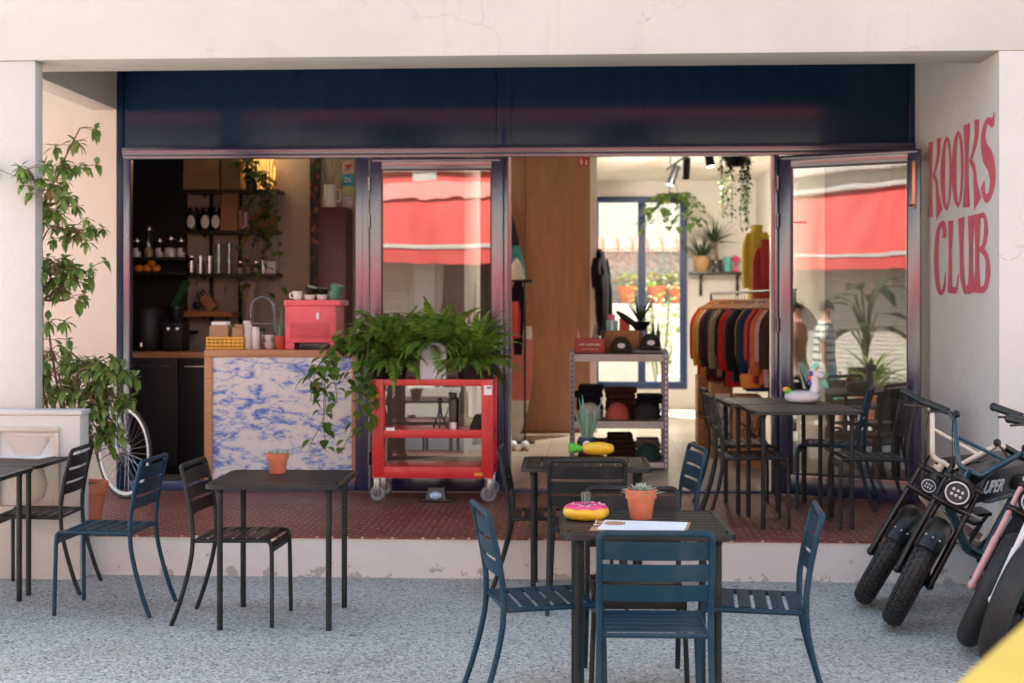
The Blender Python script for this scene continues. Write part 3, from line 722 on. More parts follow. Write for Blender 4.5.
for px, k, lab in ((627, 30, 'yellow flowering plant in yard pot left of the window bar'), (657, 24, 'bushy plant in yard pot right of the window bar'), (677, 20, 'partly hidden yard pot nearest the window edge')):
    t = thing('yard_pot', lab, 'potted plant', (W(px, 0, 23.5).x, 23.5, 1.718), 0, 'pots on the yard ledge')
    MB().lathe([(.10, 0), (.16, .24), (.175, .24), (.175, .30), (.15, .30), (.145, .26), (.0001, .26)], n=20).build('pot', M['terra'], t)
    bush(t, (0, 0, .28), .16, .22, 60, M['sunleaf'], .13, px)
t = thing('yard_shrub', 'tall leggy shrub growing against the white yard ledge', 'shrub', (W(660, 0, 22.2).x, 22.2, 0))
st = MB()
for i in range(6): a = i * 1.05; st.tube(spline([(0, 0, 0), (math.cos(a) * .1, math.sin(a) * .1, .7), (math.cos(a) * .28, math.sin(a) * .2, 1.35 + .1 * i)], 5), .012, 6)
st.build('stems', M['twig'], t); bush(t, (0, 0, .75), .45, 1.3, 210, M['sunleaf'], .17, 5)
t = thing('plastic_chair', 'white plastic garden chair in the yard', 'chair', (W(679, 0, 21.3).x, 21.3, 0), rad(-120))
s = MB(); s.box(-.24, .24, -.24, .24, .62, .65, .012); s.build('seat', M['whitecloth'], t)
s = MB(); s.prism(rrect(.46, .62, .12, 5), lambda a, b, d: (d - .06 * b, a, .97 + b), -.26, -.235); s.build('backrest', M['whitecloth'], t)
for sx in (-1, 1):
    for sy in (-1, 1): MB().tube([(sx * .25, sy * .25, 0), (sx * .21, sy * .21, .62)], [.022, .035], 8).build('leg', M['whitecloth'], t)
struct('yard_paving', sheet(-6, 7, YB + .26, 28, .005), mat('yard_paving', (.50, .46, .40), .85))
# ================================================================ FURNITURE
def make_chair(name_mat, label):
    t = thing('metal_chair', label, 'chair', group='metal bistro chairs')
    m = name_mat; R = .0125
    back_side = lambda s: spline([(-.205, s * .205, .45), (-.208, s * .205, .53), (-.226, s * .205, .65), (-.252, s * .205, .765)], 5)
    leg_side = lambda s: spline([(-.205, s * .205, .448), (-.212, s * .206, .36), (-.238, s * .208, .24), (-.280, s * .210, .10), (-.318, s * .212, 0)], 5)
    a = back_side(-1); b = back_side(1)
    pts = a[:-1] + bend([a[-1], (-.268, -.205, .828), (-.268, .205, .828), b[-1]], .06, 6)[1:-1] + b[::-1][1:]
    pts = a + bend([a[-1], (-.268, -.205, .828), (-.268, .205, .828), b[-1]], .06, 6)[1:-1] + b[::-1]
    MB().tube(pts, R, 10).build('back_frame', m, t)
    sl = MB()
    for z0, z1 in ((.727, .797), (.648, .712), (.572, .634)):     # three curved slats
        n = 8; th = .004; vs = []; fs = []
        def bx(z): return -.208 - (.045 if z > .65 else .045 * max(0, (z - .5) / .15)) * ((z - .5) / .30)
        for i in range(n + 1):
            y = -.197 + .394 * i / n; bow = .016 * (1 - (2 * i / n - 1) ** 2)
            for z in (z0, z1):
                for d in (0, th): vs.append((bx(z) - bow + d - .002, y, z))
        for i in range(n):
            p = i * 4; q = p + 4
            fs += [(p, p + 2, q + 2, q), (p + 1, q + 1, q + 3, p + 3), (p, q, q + 1, p + 1), (p + 2, p + 3, q + 3, q + 2)]
        fs += [(0, 1, 3, 2), (n * 4, n * 4 + 2, n * 4 + 3, n * 4 + 1)]
        sl.add(vs, fs)
    sl.build('backrest', m, t)
    # seat rails with their rolled front, and the slats between them
    sf_ = MB()
    for s in (-1, 1): sf_.tube(bend([(-.203, s * .190, .440), (.205, s * .190, .447), (.209, s * .190, .375)], .05, 7), .0115, 10)
    sf_.tube([(-.195, -.20, .4395), (-.195, .20, .4395)], .010, 8)
    sf_.build('seat_frame', m, t)
    prof = [(-.19, .4545), (.150, .4595)] + [(.150 + .058 * math.sin(a), .4015 + .058 * math.cos(a)) for a in (rad(20), rad(40), rad(60), rad(80))] + [(.209, .385)]
    L = [0]
    for i in range(1, len(prof)): L.append(L[-1] + math.hypot(prof[i][0] - prof[i - 1][0], prof[i][1] - prof[i - 1][1]))
    def at(d):
        for i in range(1, len(L)):
            if d <= L[i] or i == len(L) - 1:
                q = (d - L[i - 1]) / (L[i] - L[i - 1]); return prof[i - 1][0] + q * (prof[i][0] - prof[i - 1][0]), prof[i - 1][1] + q * (prof[i][1] - prof[i - 1][1])
    st = MB(); k = 7; gap = .015; wl = (L[-1] - gap * (k - 1)) / k
    for i in range(k):
        d0 = i * (wl + gap); ps = [at(d0 + wl * j / 3) for j in range(4)]
        vs = []; fs = []
        for x, z in ps:
            for y in (-.182, .182):
                for e in (0, -.004): vs.append((x + e * .3, y, z + e))
        for j in range(3):
            p = j * 4; q = p + 4
            fs += [(p, q, q + 2, p + 2), (p + 1, p + 3, q + 3, q + 1), (p, p + 1, q + 1, q), (p + 2, q + 2, q + 3, p + 3)]
        fs += [(0, 2, 3, 1), (12, 13, 15, 14)]
        st.add(vs, fs)
    st.build('seat', m, t)
    for s in (-1, 1):
        MB().tube(leg_side(s), [R] * 20 + [.0105], 10).build('leg', m, t)
        MB().tube([(.209, s * .190, .374), (.211, s * .197, .2), (.213, s * .204, 0)], .0115, 10).build('leg', m, t)
    return t
def make_table(label, slats, w=.70, d=.70, h=.75, m=None, leg_y=None):
    t = thing('metal_table', label, 'table', group='square metal tables')
    m = m or M['anth']; top = MB(); th = .022; r = .055; b = .028
    o = rrect(w, d, r, 6); i_ = rrect(w - 2 * b, d - 2 * b, r - b + .004, 6); n = len(o); ch = .004
    rings = [([(x * (1 - ch / w), y * (1 - ch / d)) for x, y in o], h), (o, h - .004), (o, h - th), (i_, h - th), (i_, h - .0015), ([(x * 1.006, y * 1.006) for x, y in i_], h)]
    vs = [(x, y, z) for ring, z in rings for x, y in ring]; fs = []
    for k in range(len(rings)):
        k2 = (k + 1) % len(rings)
        for j in range(n): j2 = (j + 1) % n; fs.append((k * n + j, k * n + j2, k2 * n + j2, k2 * n + j))
    top.add(vs, fs)
    g = .005; k = 8; A = (d if slats == 'x' else w) - 2 * b; Bl = (w if slats == 'x' else d) - 2 * b
    sw = (A - g * (k + 1)) / k
    for q in range(k):
        lo = -A / 2 + g + q * (sw + g); hi = lo + sw; e = Bl / 2 + .003 - (.012 if q in (0, k - 1) else 0)
        if slats == 'x': top.box(-e, e, lo, hi, h - .006, h - .0005, .0015)
        else: top.box(lo, hi, -e, e, h - .006, h - .0005, .0015)
    for s in (-1, 1):
        if slats == 'x': top.box(s * .16 - .02, s * .16 + .02, -A / 2, A / 2, h - .014, h - .0065)
        else: top.box(-A / 2, A / 2, s * .16 - .02, s * .16 + .02, h - .014, h - .0065)
    top.build('tabletop', m, t)
    ly = leg_y or (-(d / 2 - .07), d / 2 - .07)
    for sx in (-1, 1):
        for y in ly:
            x = sx * (w / 2 - .07)
            l = MB(); l.tube([(x, y, 0), (x, y, h - th - .001)], .0155, 12); l.tube([(x, y, h - th - .03), (x, y, h - th - .0005)], [.0155, .023], 12)
            l.build('leg', m, t)
    return t
BL, AN = M['blue'], M['anth']
def chair_feet(kind, rear, front, near, label, Z=0.0):
    "near = -1 if the pair of feet is on the chair's right, +1 on its left"
    a, b = G(*rear, Z), G(*front, Z); d = (b - a); d.z = 0; d.normalize(); left = V((-d.y, d.x, 0))
    c = a + d * .318 - left * near * .212; return put_chair(kind, c, math.atan2(d.y, d.x), label, Z)
protos = {}
def put_chair(kind, c, rz, label, Z=0.0):
    if kind not in protos:
        o = make_chair(BL if kind == 'blue' else AN, label); protos[kind] = o
        o.location = (c[0], c[1], Z); o.rotation_euler = (0, 0, rz); return o
    return dup(protos[kind], label, (c[0], c[1], Z), rz)
# front right group ---------------------------------------------------------
T1c = G(276, 630.7, 0) + V((-.02, .29, 0))
T1 = make_table('dark metal table alone before the blue splashed counter', 'x', m=AN); T1.location = T1c; T1.rotation_euler = (0, 0, rad(1.8))
fm = G(648, 308 + EYE * F / 5.70, 0); T2c = fm + V((-.01, .28, 0))
def table_copy(label, loc, rz): return dup(T1, label, loc, rz)
T2 = table_copy('nearest dark metal table, with yellow and magenta float', T2c, rad(2.0))
f3 = G(585.5, 308 + EYE * F / 8.02, 0); T3c = V((f3.x, 8.30, 0))
T3 = make_table('dark metal table with aloe pot and pineapple float', 'y', w=.74, d=.66, m=AN, leg_y=(-.245, .262)); T3.location = T3c; T3.rotation_euler = (0, 0, rad(1.0))
f4 = G(808.5, 530, ZT); T4c = f4 + V((-.02, .29, 0))
T4 = table_copy('dark metal table carrying the white unicorn float', T4c, rad(3.2))
T5c = T4c + V((-.085, .705, 0)); T5 = table_copy('dark metal table behind the unicorn float table', T5c, rad(3.2))
r7 = G(28.4, 595.7, 0); T7c = r7 + V((-.29, .29, 0)); T7 = table_copy('dark metal table with clipboard, beside the low white wall', T7c, rad(1.0))
r6 = G(22, 600.5, 0); T6c = r6 + V((-.285, -.30, 0)); T6 = table_copy('cropped dark metal table in front of the clipboard table', T6c, rad(1.0))
for T in (T4, T5): T.location.z = ZT

C3 = chair_feet('anth', (171, 626), (270.6, 628), -1, 'black slatted chair tucked under table before the counter')
C1 = chair_feet('anth', (80, 595), (-9, 595), 1, 'black slatted chair facing the low white wall tables')
C2 = chair_feet('blue', (150, 618), (51.5, 616), 1, 'blue chair at far left, turned toward cropped table')
a5, b5 = G(503, 608, .45), G(603, 604, .45); d5 = (b5 - a5).normalized(); C5 = put_chair('blue', a5 + d5 * .205 + V((-d5.y, d5.x, 0)) * .19, math.atan2(d5.y, d5.x), 'blue chair at left side of the nearest table')
a6, b6 = G(800, 612, .45), G(705, 607, .45); d6 = (b6 - a6).normalized(); C6 = put_chair('blue', a6 + d6 * .205 - V((-d6.y, d6.x, 0)) * .19, math.atan2(d6.y, d6.x) + rad(7), 'blue chair at right side of the nearest table')
x4 = W(651, 0, 5.52).x; C4 = put_chair('blue', (x4, 5.47, 0), rad(91), 'nearest blue chair, its back toward the viewer')
x7 = W(636, 0, 6.2).x; C7 = put_chair('anth', (x7, 6.22, 0), rad(-88), 'dark chair facing viewer across the nearest table')
x8 = W(586.5, 0, 7.7).x; C8 = put_chair('anth', (x8, 7.93, 0), rad(90.5), 'dark chair with its back to viewer before pineapple float table')
a9 = G(488, 597, 0); C9 = put_chair('anth', (a9.x + .325, 8.33, 0), rad(0), 'black chair left of the pineapple float table, by step')
x10 = W(702, 0, 8.22).x; C10 = put_chair('blue', (x10 - .27, 8.40, 0), rad(190), 'blue chair right of the pineapple float table')
C11 = chair_feet('anth', (705, 528.5), (789, 529), -1, 'black chair facing right at the unicorn float table', ZT)
C12 = chair_feet('anth', (926, 531), (845, 530.5), 1, 'black chair facing left beside the leaning bikes', ZT)
f13 = G(797, 509, ZT); d13 = V((-math.cos(rad(16)), math.sin(rad(16)), 0)); l13 = V((-d13.y, d13.x, 0)); c13 = f13 - d13 * .213 - l13 * .2
C13 = put_chair('blue', c13, math.atan2(d13.y, d13.x), 'blue chair between the rear table and open glass door', ZT)
f14 = G(776, 511, ZT); C14 = put_chair('anth', (f14.x - .213, f14.y + .2, 0), rad(2), 'black chair on far side, left of the rear table', ZT)

# ---- things on the tables
def pot(label, r=.062, h=.105, m=None, rim=True, group='small potted plants on the tables'):
    t = thing('plant_pot', label, 'potted plant', group=group); m = m or M['terra']
    p = [(r * .68, 0), (r * .70, .002), (r * .9, h * .70)]
    p += [(r * 1.0, h * .70), (r * 1.03, h * .99), (r * 1.0, h)] if rim else [(r, h * .98), (r * .99, h)]
    p += [(r * .88, h), (r * .84, h * .86), (.0001, h * .86)]
    MB().lathe(p, n=28).build('pot', m, t); MB().lathe([(r * .845, h * .84), (r * .84, h * .885), (.0001, h * .90)], n=20).build('soil', M['soil'], t)
    return t
def rosette(t, h, n, r, m, up=.5, seed=1, L=.05, wdt=.018, name='leaves'):
    rnd = random.Random(seed); mb = MB()
    for i in range(n):
        a = i * 2.399 + rnd.uniform(-.2, .2); e = up + (1 - i / n) * -.5 + .5 * i / n
        leaf3(mb, (math.cos(a) * r * (1 - i / n), math.sin(a) * r * (1 - i / n), h), V((math.cos(a), math.sin(a), e)), L * rnd.uniform(.8, 1.1), wdt, .25, th=.006)
    return mb.build(name, m, t)
def leaf3(mb, base, d, L, w, curl=.2, th=.004, n=6):
    "fleshy tapering leaf bending over with its length"
    base = V(base); d = V(d).normalized(); side = d.cross(V((0, 0, 1)))
    side = side.normalized() if side.length > 1e-3 else V((1, 0, 0)); nn = side.cross(d).normalized()
    vs = []; fs = []; p = base.copy(); dd = d.copy()
    for i in range(n + 1):
        q = i / n; ww = w * (1 - q ** 1.6) * (.85 + .3 * math.sin(q * PI)) + .0008; tt = th * (1 - q * .8)
        vs += [p + side * ww / 2 + nn * tt * .4, p - side * ww / 2 + nn * tt * .4, p - nn * tt]
        dd = (dd - V((0, 0, 1)) * curl / n).normalized(); p = p + dd * (L / n)
    for i in range(n):
        a = i * 3; b = a + 3
        for j in range(3): k = (j + 1) % 3; fs.append((a + j, a + k, b + k, b + j))
    fs += [(0, 2, 1), (n * 3, n * 3 + 1, n * 3 + 2)]
    mb.add(vs, fs)
def on_table(o, px, py, T, dz=.0):
    z = T.location.z + .75 - .0003 + dz; o.location = G(px, py, z); return o
p1 = pot('terracotta pot with succulent on the table before the counter', .061, .11); rosette(p1, .098, 16, .05, M['succ'], .8, 3, .045, .02, 'succulent'); on_table(p1, 277.5, 473, T1)
p2 = pot('terracotta pot with pale succulent on nearest table', .066, .125); rosette(p2, .105, 34, .062, M['succ'], .9, 5, .042, .022, 'succulent'); rosette(p2, .118, 22, .038, M['succ'], 1.4, 8, .038, .02, 'succulent'); on_table(p2, 641, 518.5, T2)
# aloe in a small dark pot with a round white badge
p3 = pot('upright aloe in a small navy pot with white badge', .052, .10, mat('navy_pot', (.015, .03, .06), .35), rim=False)
mb = MB(); rnd = random.Random(4)
for i in range(13):
    a = i * 2.399; leaf3(mb, (math.cos(a) * .018, math.sin(a) * .018, .088), V((math.cos(a) * .34, math.sin(a) * .34, 1)), rnd.uniform(.17, .30), .036, -.04 if i % 3 else .22, .012)
mb.build('leaves', M['aloe'], p3)
b = MB(); vs = []; 
for k in range(24):
    a = 2 * PI * k / 24; ang = -PI / 2 + math.cos(a) * .62; z = .048 + math.sin(a) * .032; r = .052 * (.70 + .3 * z / .1) * 1.03
    vs.append((r * math.cos(ang), r * math.sin(ang), z))
c0 = (0, -.052 * .86 * 1.06, .048); b.add(vs + [c0], [(k, (k + 1) % 24, 24) for k in range(24)])
b.build('badge', M['paper'], p3, solid=False)
on_table(p3, 587, 453, T3)
# clipboards
def clipboard(label, px, py, T, rz, w=.235, l=.32):
    w *= 1.22; l *= 1.22
    t = thing('clipboard', label, 'clipboard', group='menu clipboards')
    MB().box(-w / 2, w / 2, -l / 2, l / 2, 0, .004, .0015).build('board', M['card'], t)
    q = MB(); q.add([(-w / 2 + .012, -l / 2 + .012, .0052), (w / 2 - .012, -l / 2 + .012, .0056), (w / 2 - .012, l / 2 - .03, .0056), (-w / 2 + .012, l / 2 - .03, .0052)], [(0, 1, 2, 3)]); q.build('paper', M['paper'], t)
    lines = MB(); rnd = random.Random(int(px))
    for i in range(13):
        y = l / 2 - .07 - i * .017
        for s in (-1, 1):
            e = rnd.uniform(.03, .08); x = s * .05 - .04; lines.add([(x, y, .0062), (x + e, y, .0062), (x + e, y + .0025, .0062), (x, y + .0025, .0062)], [(0, 1, 2, 3)])
    lines.build('print', mat('grey_ink', (.58, .60, .66), .8), t, solid=False)
    c = MB(); c.box(-.045, .045, l / 2 - .028, l / 2 - .004, .0062, .012, .002); c.tube(bend([(-.03, l / 2 - .012, .012), (-.022, l / 2 - .012, .026), (.022, l / 2 - .012, .026), (.03, l / 2 - .012, .012)], .01), .0025, 6); c.build('clip', M['steel'], t)
    on_table(t, px, py, T); t.rotation_euler = (0, 0, rz); return t
clipboard('clipboard with menu sheet on the nearest table', 641, 527, T2, rad(82))
clipboard('clipboard with menu sheet on the table by the low wall', 25, 456.5, T7, rad(78))
# donut float
t = thing('donut_float', 'small yellow inflatable donut float with magenta icing', 'pool float')
MB().torus((0, 0, .036), .066, .044, n=40, k=16, sr=.80).build('ring', M['yellow'], t)
ic = MB(); vs = []; fs = []; n = 48; k = 9
for i in range(n):
    a = 2 * PI * i / n; wob = .30 + .13 * math.sin(7 * a) + .05 * math.sin(11 * a + 1)
    for j in range(k):
        b_ = rad(90) + (j / (k - 1) - .5) * 2 * (rad(44) + wob * .55)
        rr = .0455; vs.append(((.066 + rr * math.cos(b_)) * math.cos(a), (.066 + rr * math.cos(b_)) * math.sin(a), .036 + rr * .82 * math.sin(b_)))
for i in range(n):
    for j in range(k - 1): i2 = (i + 1) % n; fs.append((i * k + j, i2 * k + j, i2 * k + j + 1, i * k + j + 1))
ic.add(vs, fs); ic.build('icing', M['magenta'], t)
sp = MB(); rnd = random.Random(2)
for i in range(26):
    a = rnd.uniform(0, 2 * PI); b_ = rad(90) + rnd.uniform(-.7, .7); q = V(((.066 + .0465 * math.cos(b_)) * math.cos(a), (.066 + .0465 * math.cos(b_)) * math.sin(a), .036 + .0465 * .82 * math.sin(b_)))
    d = V((rnd.uniform(-1, 1), rnd.uniform(-1, 1), 0)).normalized() * .006; sp.tube([q - d, q + d], .0018, 5)
sp.build('sprinkles', M['paper'], t)
cup = thing('glass_tumbler', 'small glass tumbler standing in the donut float', 'glass')
MB().lathe([(.019, 0), (.021, .108), (.026, .112), (.023, .112), (.0175, .004), (.0001, .004)], n=20).build('glass', M['jarglass'], cup)
on_table(t, 586, 519, T2); t.rotation_euler = (0, 0, .4); t.scale = (.9, .9, .9); cup.location = t.location + V((0, 0, .001))
tin = thing('ashtray', 'small round cork coaster beside the donut float', 'coaster')
MB().lathe([(.042, 0), (.044, .004), (.043, .009), (.0001, .009)], n=24).build('disc', M['card'], tin); on_table(tin, 615, 525, T2)
tin.name = 'coaster'
# pineapple float
t = thing('pineapple_float', 'yellow inflatable pineapple float with green crown', 'pool float')
p = MB(); vs = []; fs = []; n = 28; m_ = 18
for i in range(m_ + 1):
    th = PI * i / m_
    for k in range(n):
        a = 2 * PI * k / n; r = .040 * math.sin(th) ** .62 * (1 + .035 * math.sin(6 * a + i * 1.2))
        vs.append((-.098 * math.cos(th) * (1 if math.cos(th) > 0 else 1), r * math.cos(a), .042 + r * math.sin(a)))
for i in range(m_):
    for k in range(n): l = (k + 1) % n; fs.append((i * n + k, (i + 1) * n + k, (i + 1) * n + l, i * n + l))
p.add(vs, fs); p.build('body', M['yellow'], t)
c = MB()
for i in range(9):
    a = i * 2 * PI / 9; c.ball((-.135, math.cos(a) * .014, .042 + math.sin(a) * .014), .05, 10, 6, (1.0, .28, .28), Matrix.Rotation(math.sin(a) * .22, 3, 'Y') @ Matrix.Rotation(math.cos(a) * .22, 3, 'Z'))
c.build('crown', M['leafgreen'], t)
on_table(t, 598, 455.5, T3); t.rotation_euler = (0, 0, rad(-4))
# unicorn float
t = thing('unicorn_float', 'white inflatable unicorn float with rainbow mane', 'pool float')
MB().torus((0, 0, .040), .078, .042, n=40, k=14, sr=.92).build('ring', M['vinylwhite'], t)
nk = MB(); nk.tube(spline([(.075, 0, .055), (.092, 0, .11), (.088, 0, .16), (.088, 0, .185)], 6), [.036] + [.032] * 6 + [.028] * 6 + [.026] * 5 + [.018], 14)
nk.ball((.115, 0, .192), .03, 14, 10, (1.45, .9, .95), Matrix.Rotation(.35, 3, 'Y')); nk.build('neck', M['vinylwhite'], t)
MB().tube([(.098, 0, .212), (.112, 0, .27)], [.011, .001], 10).build('horn', M['gold'], t)
e = MB(); [e.tube([(.083, s * .014, .21), (.076, s * .018, .238)], [.009, .001], 8) for s in (-1, 1)]; e.build('ear', M['vinylwhite'], t)
for i, mm in enumerate(('purple', 'magenta', 'purple')): MB().ball((.062 - .004 * i, 0, .20 - .034 * i), .017, 10, 8, (.8, .6, 1.1)).build('mane', M[mm], t)
for i, mm in enumerate(('leafgreen', 'yellow', 'leafgreen', 'redtail')):
    MB().ball((-.095 - .012 * (i % 2), (i - 1.5) * .018, .075 + .014 * (i % 2)), .022, 10, 8, (1.2, .7, .9)).build('tail', M.get(mm, M['hotpink']), t)
on_table(t, 802, 402.5, T4); t.rotation_euler = (0, 0, rad(4))
# ================================================================ THE RED CART, ITS FERNS, THE CLIMBER, THE BICYCLE
CY0, CY1 = 10.14, 10.60
cx0, cx1 = WX(372, CY0), WX(493, CY0); CW = cx1 - cx0
cart = thing('tool_cart', 'red metal wheeled cart carrying ferns before the closed glass door', 'cart', ((cx0 + cx1) / 2, (CY0 + CY1) / 2, ZT))
zt, zb = WZ(432, 379.5, CY0), WZ(432, 478, CY0)
PW = .082
for x0 in (cx0, cx1 - PW):
    for y0 in (CY0, CY1 - .05):
        w0, w1 = (x0, x0 + PW) if y0 == CY0 else ((x0, x0 + .035) if x0 == cx0 else (x0 + PW - .035, x0 + PW))
        q = MB(); q.box(w0, w1, y0, y0 + .008, zb, zt, .002)
        xe_ = x0 if x0 == cx0 else x0 + PW - .008
        q.box(xe_, xe_ + .008, y0 + .0085, y0 + .05, zb, zt, .002); q.build('post', M['red'], cart, world=True)
def shelf(name, z, h, lip):
    q = MB()
    q.box(cx0 + PW + .001, cx1 - PW - .001, CY0 + .002, CY0 + .012, z - h, z, .003); q.box(cx0 + PW + .001, cx1 - PW - .001, CY1 - .012, CY1 - .002, z - h, z + lip, .003)
    for x in (cx0 + .010, cx1 - .020): q.box(x, x + .010, CY0 + .051, CY1 - .051, z - h, z, .003)
    q.box(cx0 + .021, cx1 - .021, CY0 + .0125, CY1 - .0125, z - .012, z - .004, .002)
    return q.build(name, M['red'], cart, world=True)
shelf('top_shelf', zt, .045, 0); shelf('middle_shelf', WZ(432, 430, CY0), .058, -.01); shelf('bottom_shelf', WZ(432, 467, CY0), .082, -.03)
for i, x in enumerate((cx0 + .035, cx1 - .035)):
    for j, y in enumerate((CY0 + .05, CY1 - .06)):
        k = MB(); k.box(x - .03, x + .03, y - .03, y + .03, zb - .012, zb - .001, .003)
        for s in (-1, 1): k.box(-.018, .018, s * .022 - .003, s * .022 + .003, ZT + .05, zb - .0125, .002, Matrix.Translation((x, y, 0)) @ Matrix.Rotation(rad(22 if i else -20), 4, 'Z'))
        ca = k.build('caster_fork', M['steel'], cart, world=True)
        Mw = Matrix.Rotation(rad(22 if i else -20), 3, 'Z') @ Matrix.Rotation(rad(90), 3, 'X'); w = MB(); w.torus((x, y, ZT + .062), .044, .0175, Mw, 28, 10); w.lathe([(.034, -.010), (.034, .010)], (x, y, ZT + .062), 20, Mw); w.lathe([(.010, -.024), (.010, .024)], (x, y, ZT + .062), 8, Mw)
        c = w.build('wheel', M['grey_rubber'], cart, world=True)
def sticker(px0, px1, y0, y1, m, name='sticker'):
    q = MB(); q.box(WX(px0, CY0), WX(px1, CY0), CY0 - .0022, CY0 - .0003, WZ(px0, y1, CY0), WZ(px0, y0, CY0)); q.build(name, m, cart, world=True)
st_red = mat('sticker_orange', (.75, .28, .04), .5)
sticker(373.6, 379.5, 394.5, 397.2, st_red); sticker(374.4, 379, 398.5, 408, M['black']); sticker(484, 492, 385.5, 395, M['paper']); sticker(487, 491, 387, 388.5, M['pink']); sticker(474.5, 482.5, 472.8, 476, st_red); sticker(386, 394.5, 427.6, 430.6, M['paper'])
# things on the middle shelf
zm = WZ(432, 430, CY0) - .004
t = thing('clamp', 'small black tripod clamp on the red cart shelf', 'clamp', (WX(440, 10.35), 10.35, zm)); t.name = 'clamp'
q = MB()
for s in (-1, 0, 1): q.tube([(s * .05, -.03 * (1 - abs(s)), .004), (s * .012, 0, .10), (s * .004, 0, .19)], .006, 6)
q.build('legs', M['black'], t); MB().ball((0, 0, .20), .02).build('head', M['black'], t)
t = thing('flask', 'black flask with steel base on the red cart shelf', 'flask', (WX(454, 10.35), 10.35, zm))
MB().lathe([(.037, .045), (.037, .20), (.03, .22), (.022, .225), (.022, .26), (.0001, .26)], n=20).build('body', M['black'], t); MB().lathe([(.038, 0), (.038, .044)], n=20).build('base', M['steel'], t)
t = thing('wedge_box', 'black wedge shaped box at right end of the cart shelf', 'box', (WX(478, 10.35), 10.35, zm))
MB().prism([(-.06, 0), (.05, 0), (.05, .05), (.02, .10), (-.02, .10)], lambda a, b, d: (a, d, b), -.06, .06).build('body', M['blackmatt'], t)
# lamp on the terrace below the cart
t = thing('floor_light', 'low black floor light with a pale blue lens under the cart', 'light', (WX(436, 10.22), 10.22, ZT))
q = MB(); q.box(-.10, .10, -.03, .12, 0, .022, .006); q.prism([(-.075, .023), (.075, .023), (.055, .10), (-.055, .10)], lambda a, b, d: (a, d + (b * .25), b), -.02, .09); q.tube(bend([(-.13, .02, 0.005), (-.105, .02, .05), (-.077, .02, .06)], .02), .007, 6); q.tube(bend([(.13, .02, .005), (.105, .02, .05), (.077, .02, .06)], .02), .007, 6); q.build('housing', M['black'], t)
MB().ball((0, -.018, .048), .045, 16, 8, (1, .35, .62)).build('lens', mat('blue_lens', (.42, .62, .80), .15), t)

# ---------------------------------------------------------------- plants
def frond(mb, base, a, up, L, rnd, wid=.075, pairs=26):
    "arching fern frond with two rows of leaflets"
    d = V((math.cos(a), math.sin(a), up)).normalized(); p = V(base); pts = [p.copy()]; n = 14; dirs = [d.copy()]
    sag = rnd.uniform(1.0, 2.3)
    for i in range(n):
        d = (d - V((0, 0, sag / n * (.35 + 1.1 * i / n)))).normalized(); p = p + d * (L / n); pts.append(p.copy()); dirs.append(d.copy())
    mb.tube(pts, [.0032 * (1 - .8 * i / n) for i in range(n + 1)], 4, cap=False)
    tw = rnd.uniform(-.5, .5)
    for i in range(pairs):
        q = .06 + .94 * i / pairs; f = q * n; k = min(int(f), n - 1); pp = pts[k].lerp(pts[k + 1], f - k); dd = dirs[k]
        sd = dd.cross(V((0, 0, 1))); sd = sd.normalized() if sd.length > 1e-3 else V((1, 0, 0)); sd = Matrix.Rotation(tw, 3, dd) @ sd
        ln = wid * (math.sin(min(1, q * 1.15) ** .75 * PI) * .85 + .14) * rnd.uniform(.85, 1.1); w = L / pairs * .50
        for s in (-1, 1):
            o = (sd * s + dd * .38 + V((0, 0, -.18 + rnd.uniform(-.12, .12)))).normalized(); m_ = pp + o * ln * .55 - V((0, 0, ln * .03)); tp = pp + o * ln - V((0, 0, ln * .16))
            mb.add([pp - dd * w, m_ - dd * w * .85, tp, m_ + dd * w * .85, pp + dd * w], [(0, 1, 3, 4), (1, 2, 3)])
def fern(label, x, y, z, n, L, seed, m_pot, box=None, bias=(0, 0)):
    t = thing('potted_fern', label, 'fern', (x, y, z), 0, 'ferns on the red cart'); rnd = random.Random(seed)
    if box:
        q = MB(); q.box(-box[0] / 2, box[0] / 2, -.09, .09, 0, box[1], .01); q.build('pot', m_pot, t); hh = box[1]
        MB().box(-box[0] / 2 + .012, box[0] / 2 - .012, -.078, .078, box[1] + .0005, box[1] + .006).build('soil', M['soil'], t)
    else:
        hh = .15; MB().lathe([(.08, 0), (.11, .12), (.115, .12), (.115, .15), (.10, .15), (.098, .13), (.0001, .13)], n=20).build('pot', m_pot, t); MB().lathe([(.099, .128), (.09, .142), (.0001, .15)], n=16).build('soil', M['soil'], t)
    mb = MB()
    for i in range(n):
        a = i * 2.399 + rnd.uniform(-.3, .3); q = i / n; up = 3.5 * (1 - q) ** 1.1 + .0 + rnd.uniform(-.35, .25)
        r = .025 + .05 * q
        frond(mb, (math.cos(a) * r, math.sin(a) * r * .8, hh - .01), a, up, L * rnd.uniform(.65, 1.12), rnd)
    for i in range(12):                                        # old fronds hanging over the front edge
        a = -PI / 2 + rnd.uniform(-.9, .9); frond(mb, (math.cos(a) * .07, math.sin(a) * .07, hh - .01), a, rnd.uniform(.1, .5), L * rnd.uniform(.6, .85), rnd, .06, 20)
    mb.build('fronds', M['fern'], t, solid=False)
    return t
ztop = zt - .004
fern('bushy fern at left end of the red cart', WX(394, 10.36), 10.37, ztop, 58, .47, 3, M['blackmatt'])
fern('fern in pale blue box planter in middle of the cart', WX(434, 10.28), 10.30, ztop, 24, .40, 9, M['lavender'], box=(.19, .27))
fern('bushy fern at right end of the red cart', WX(470, 10.36), 10.37, ztop, 62, .42, 14, M['blackmatt'])

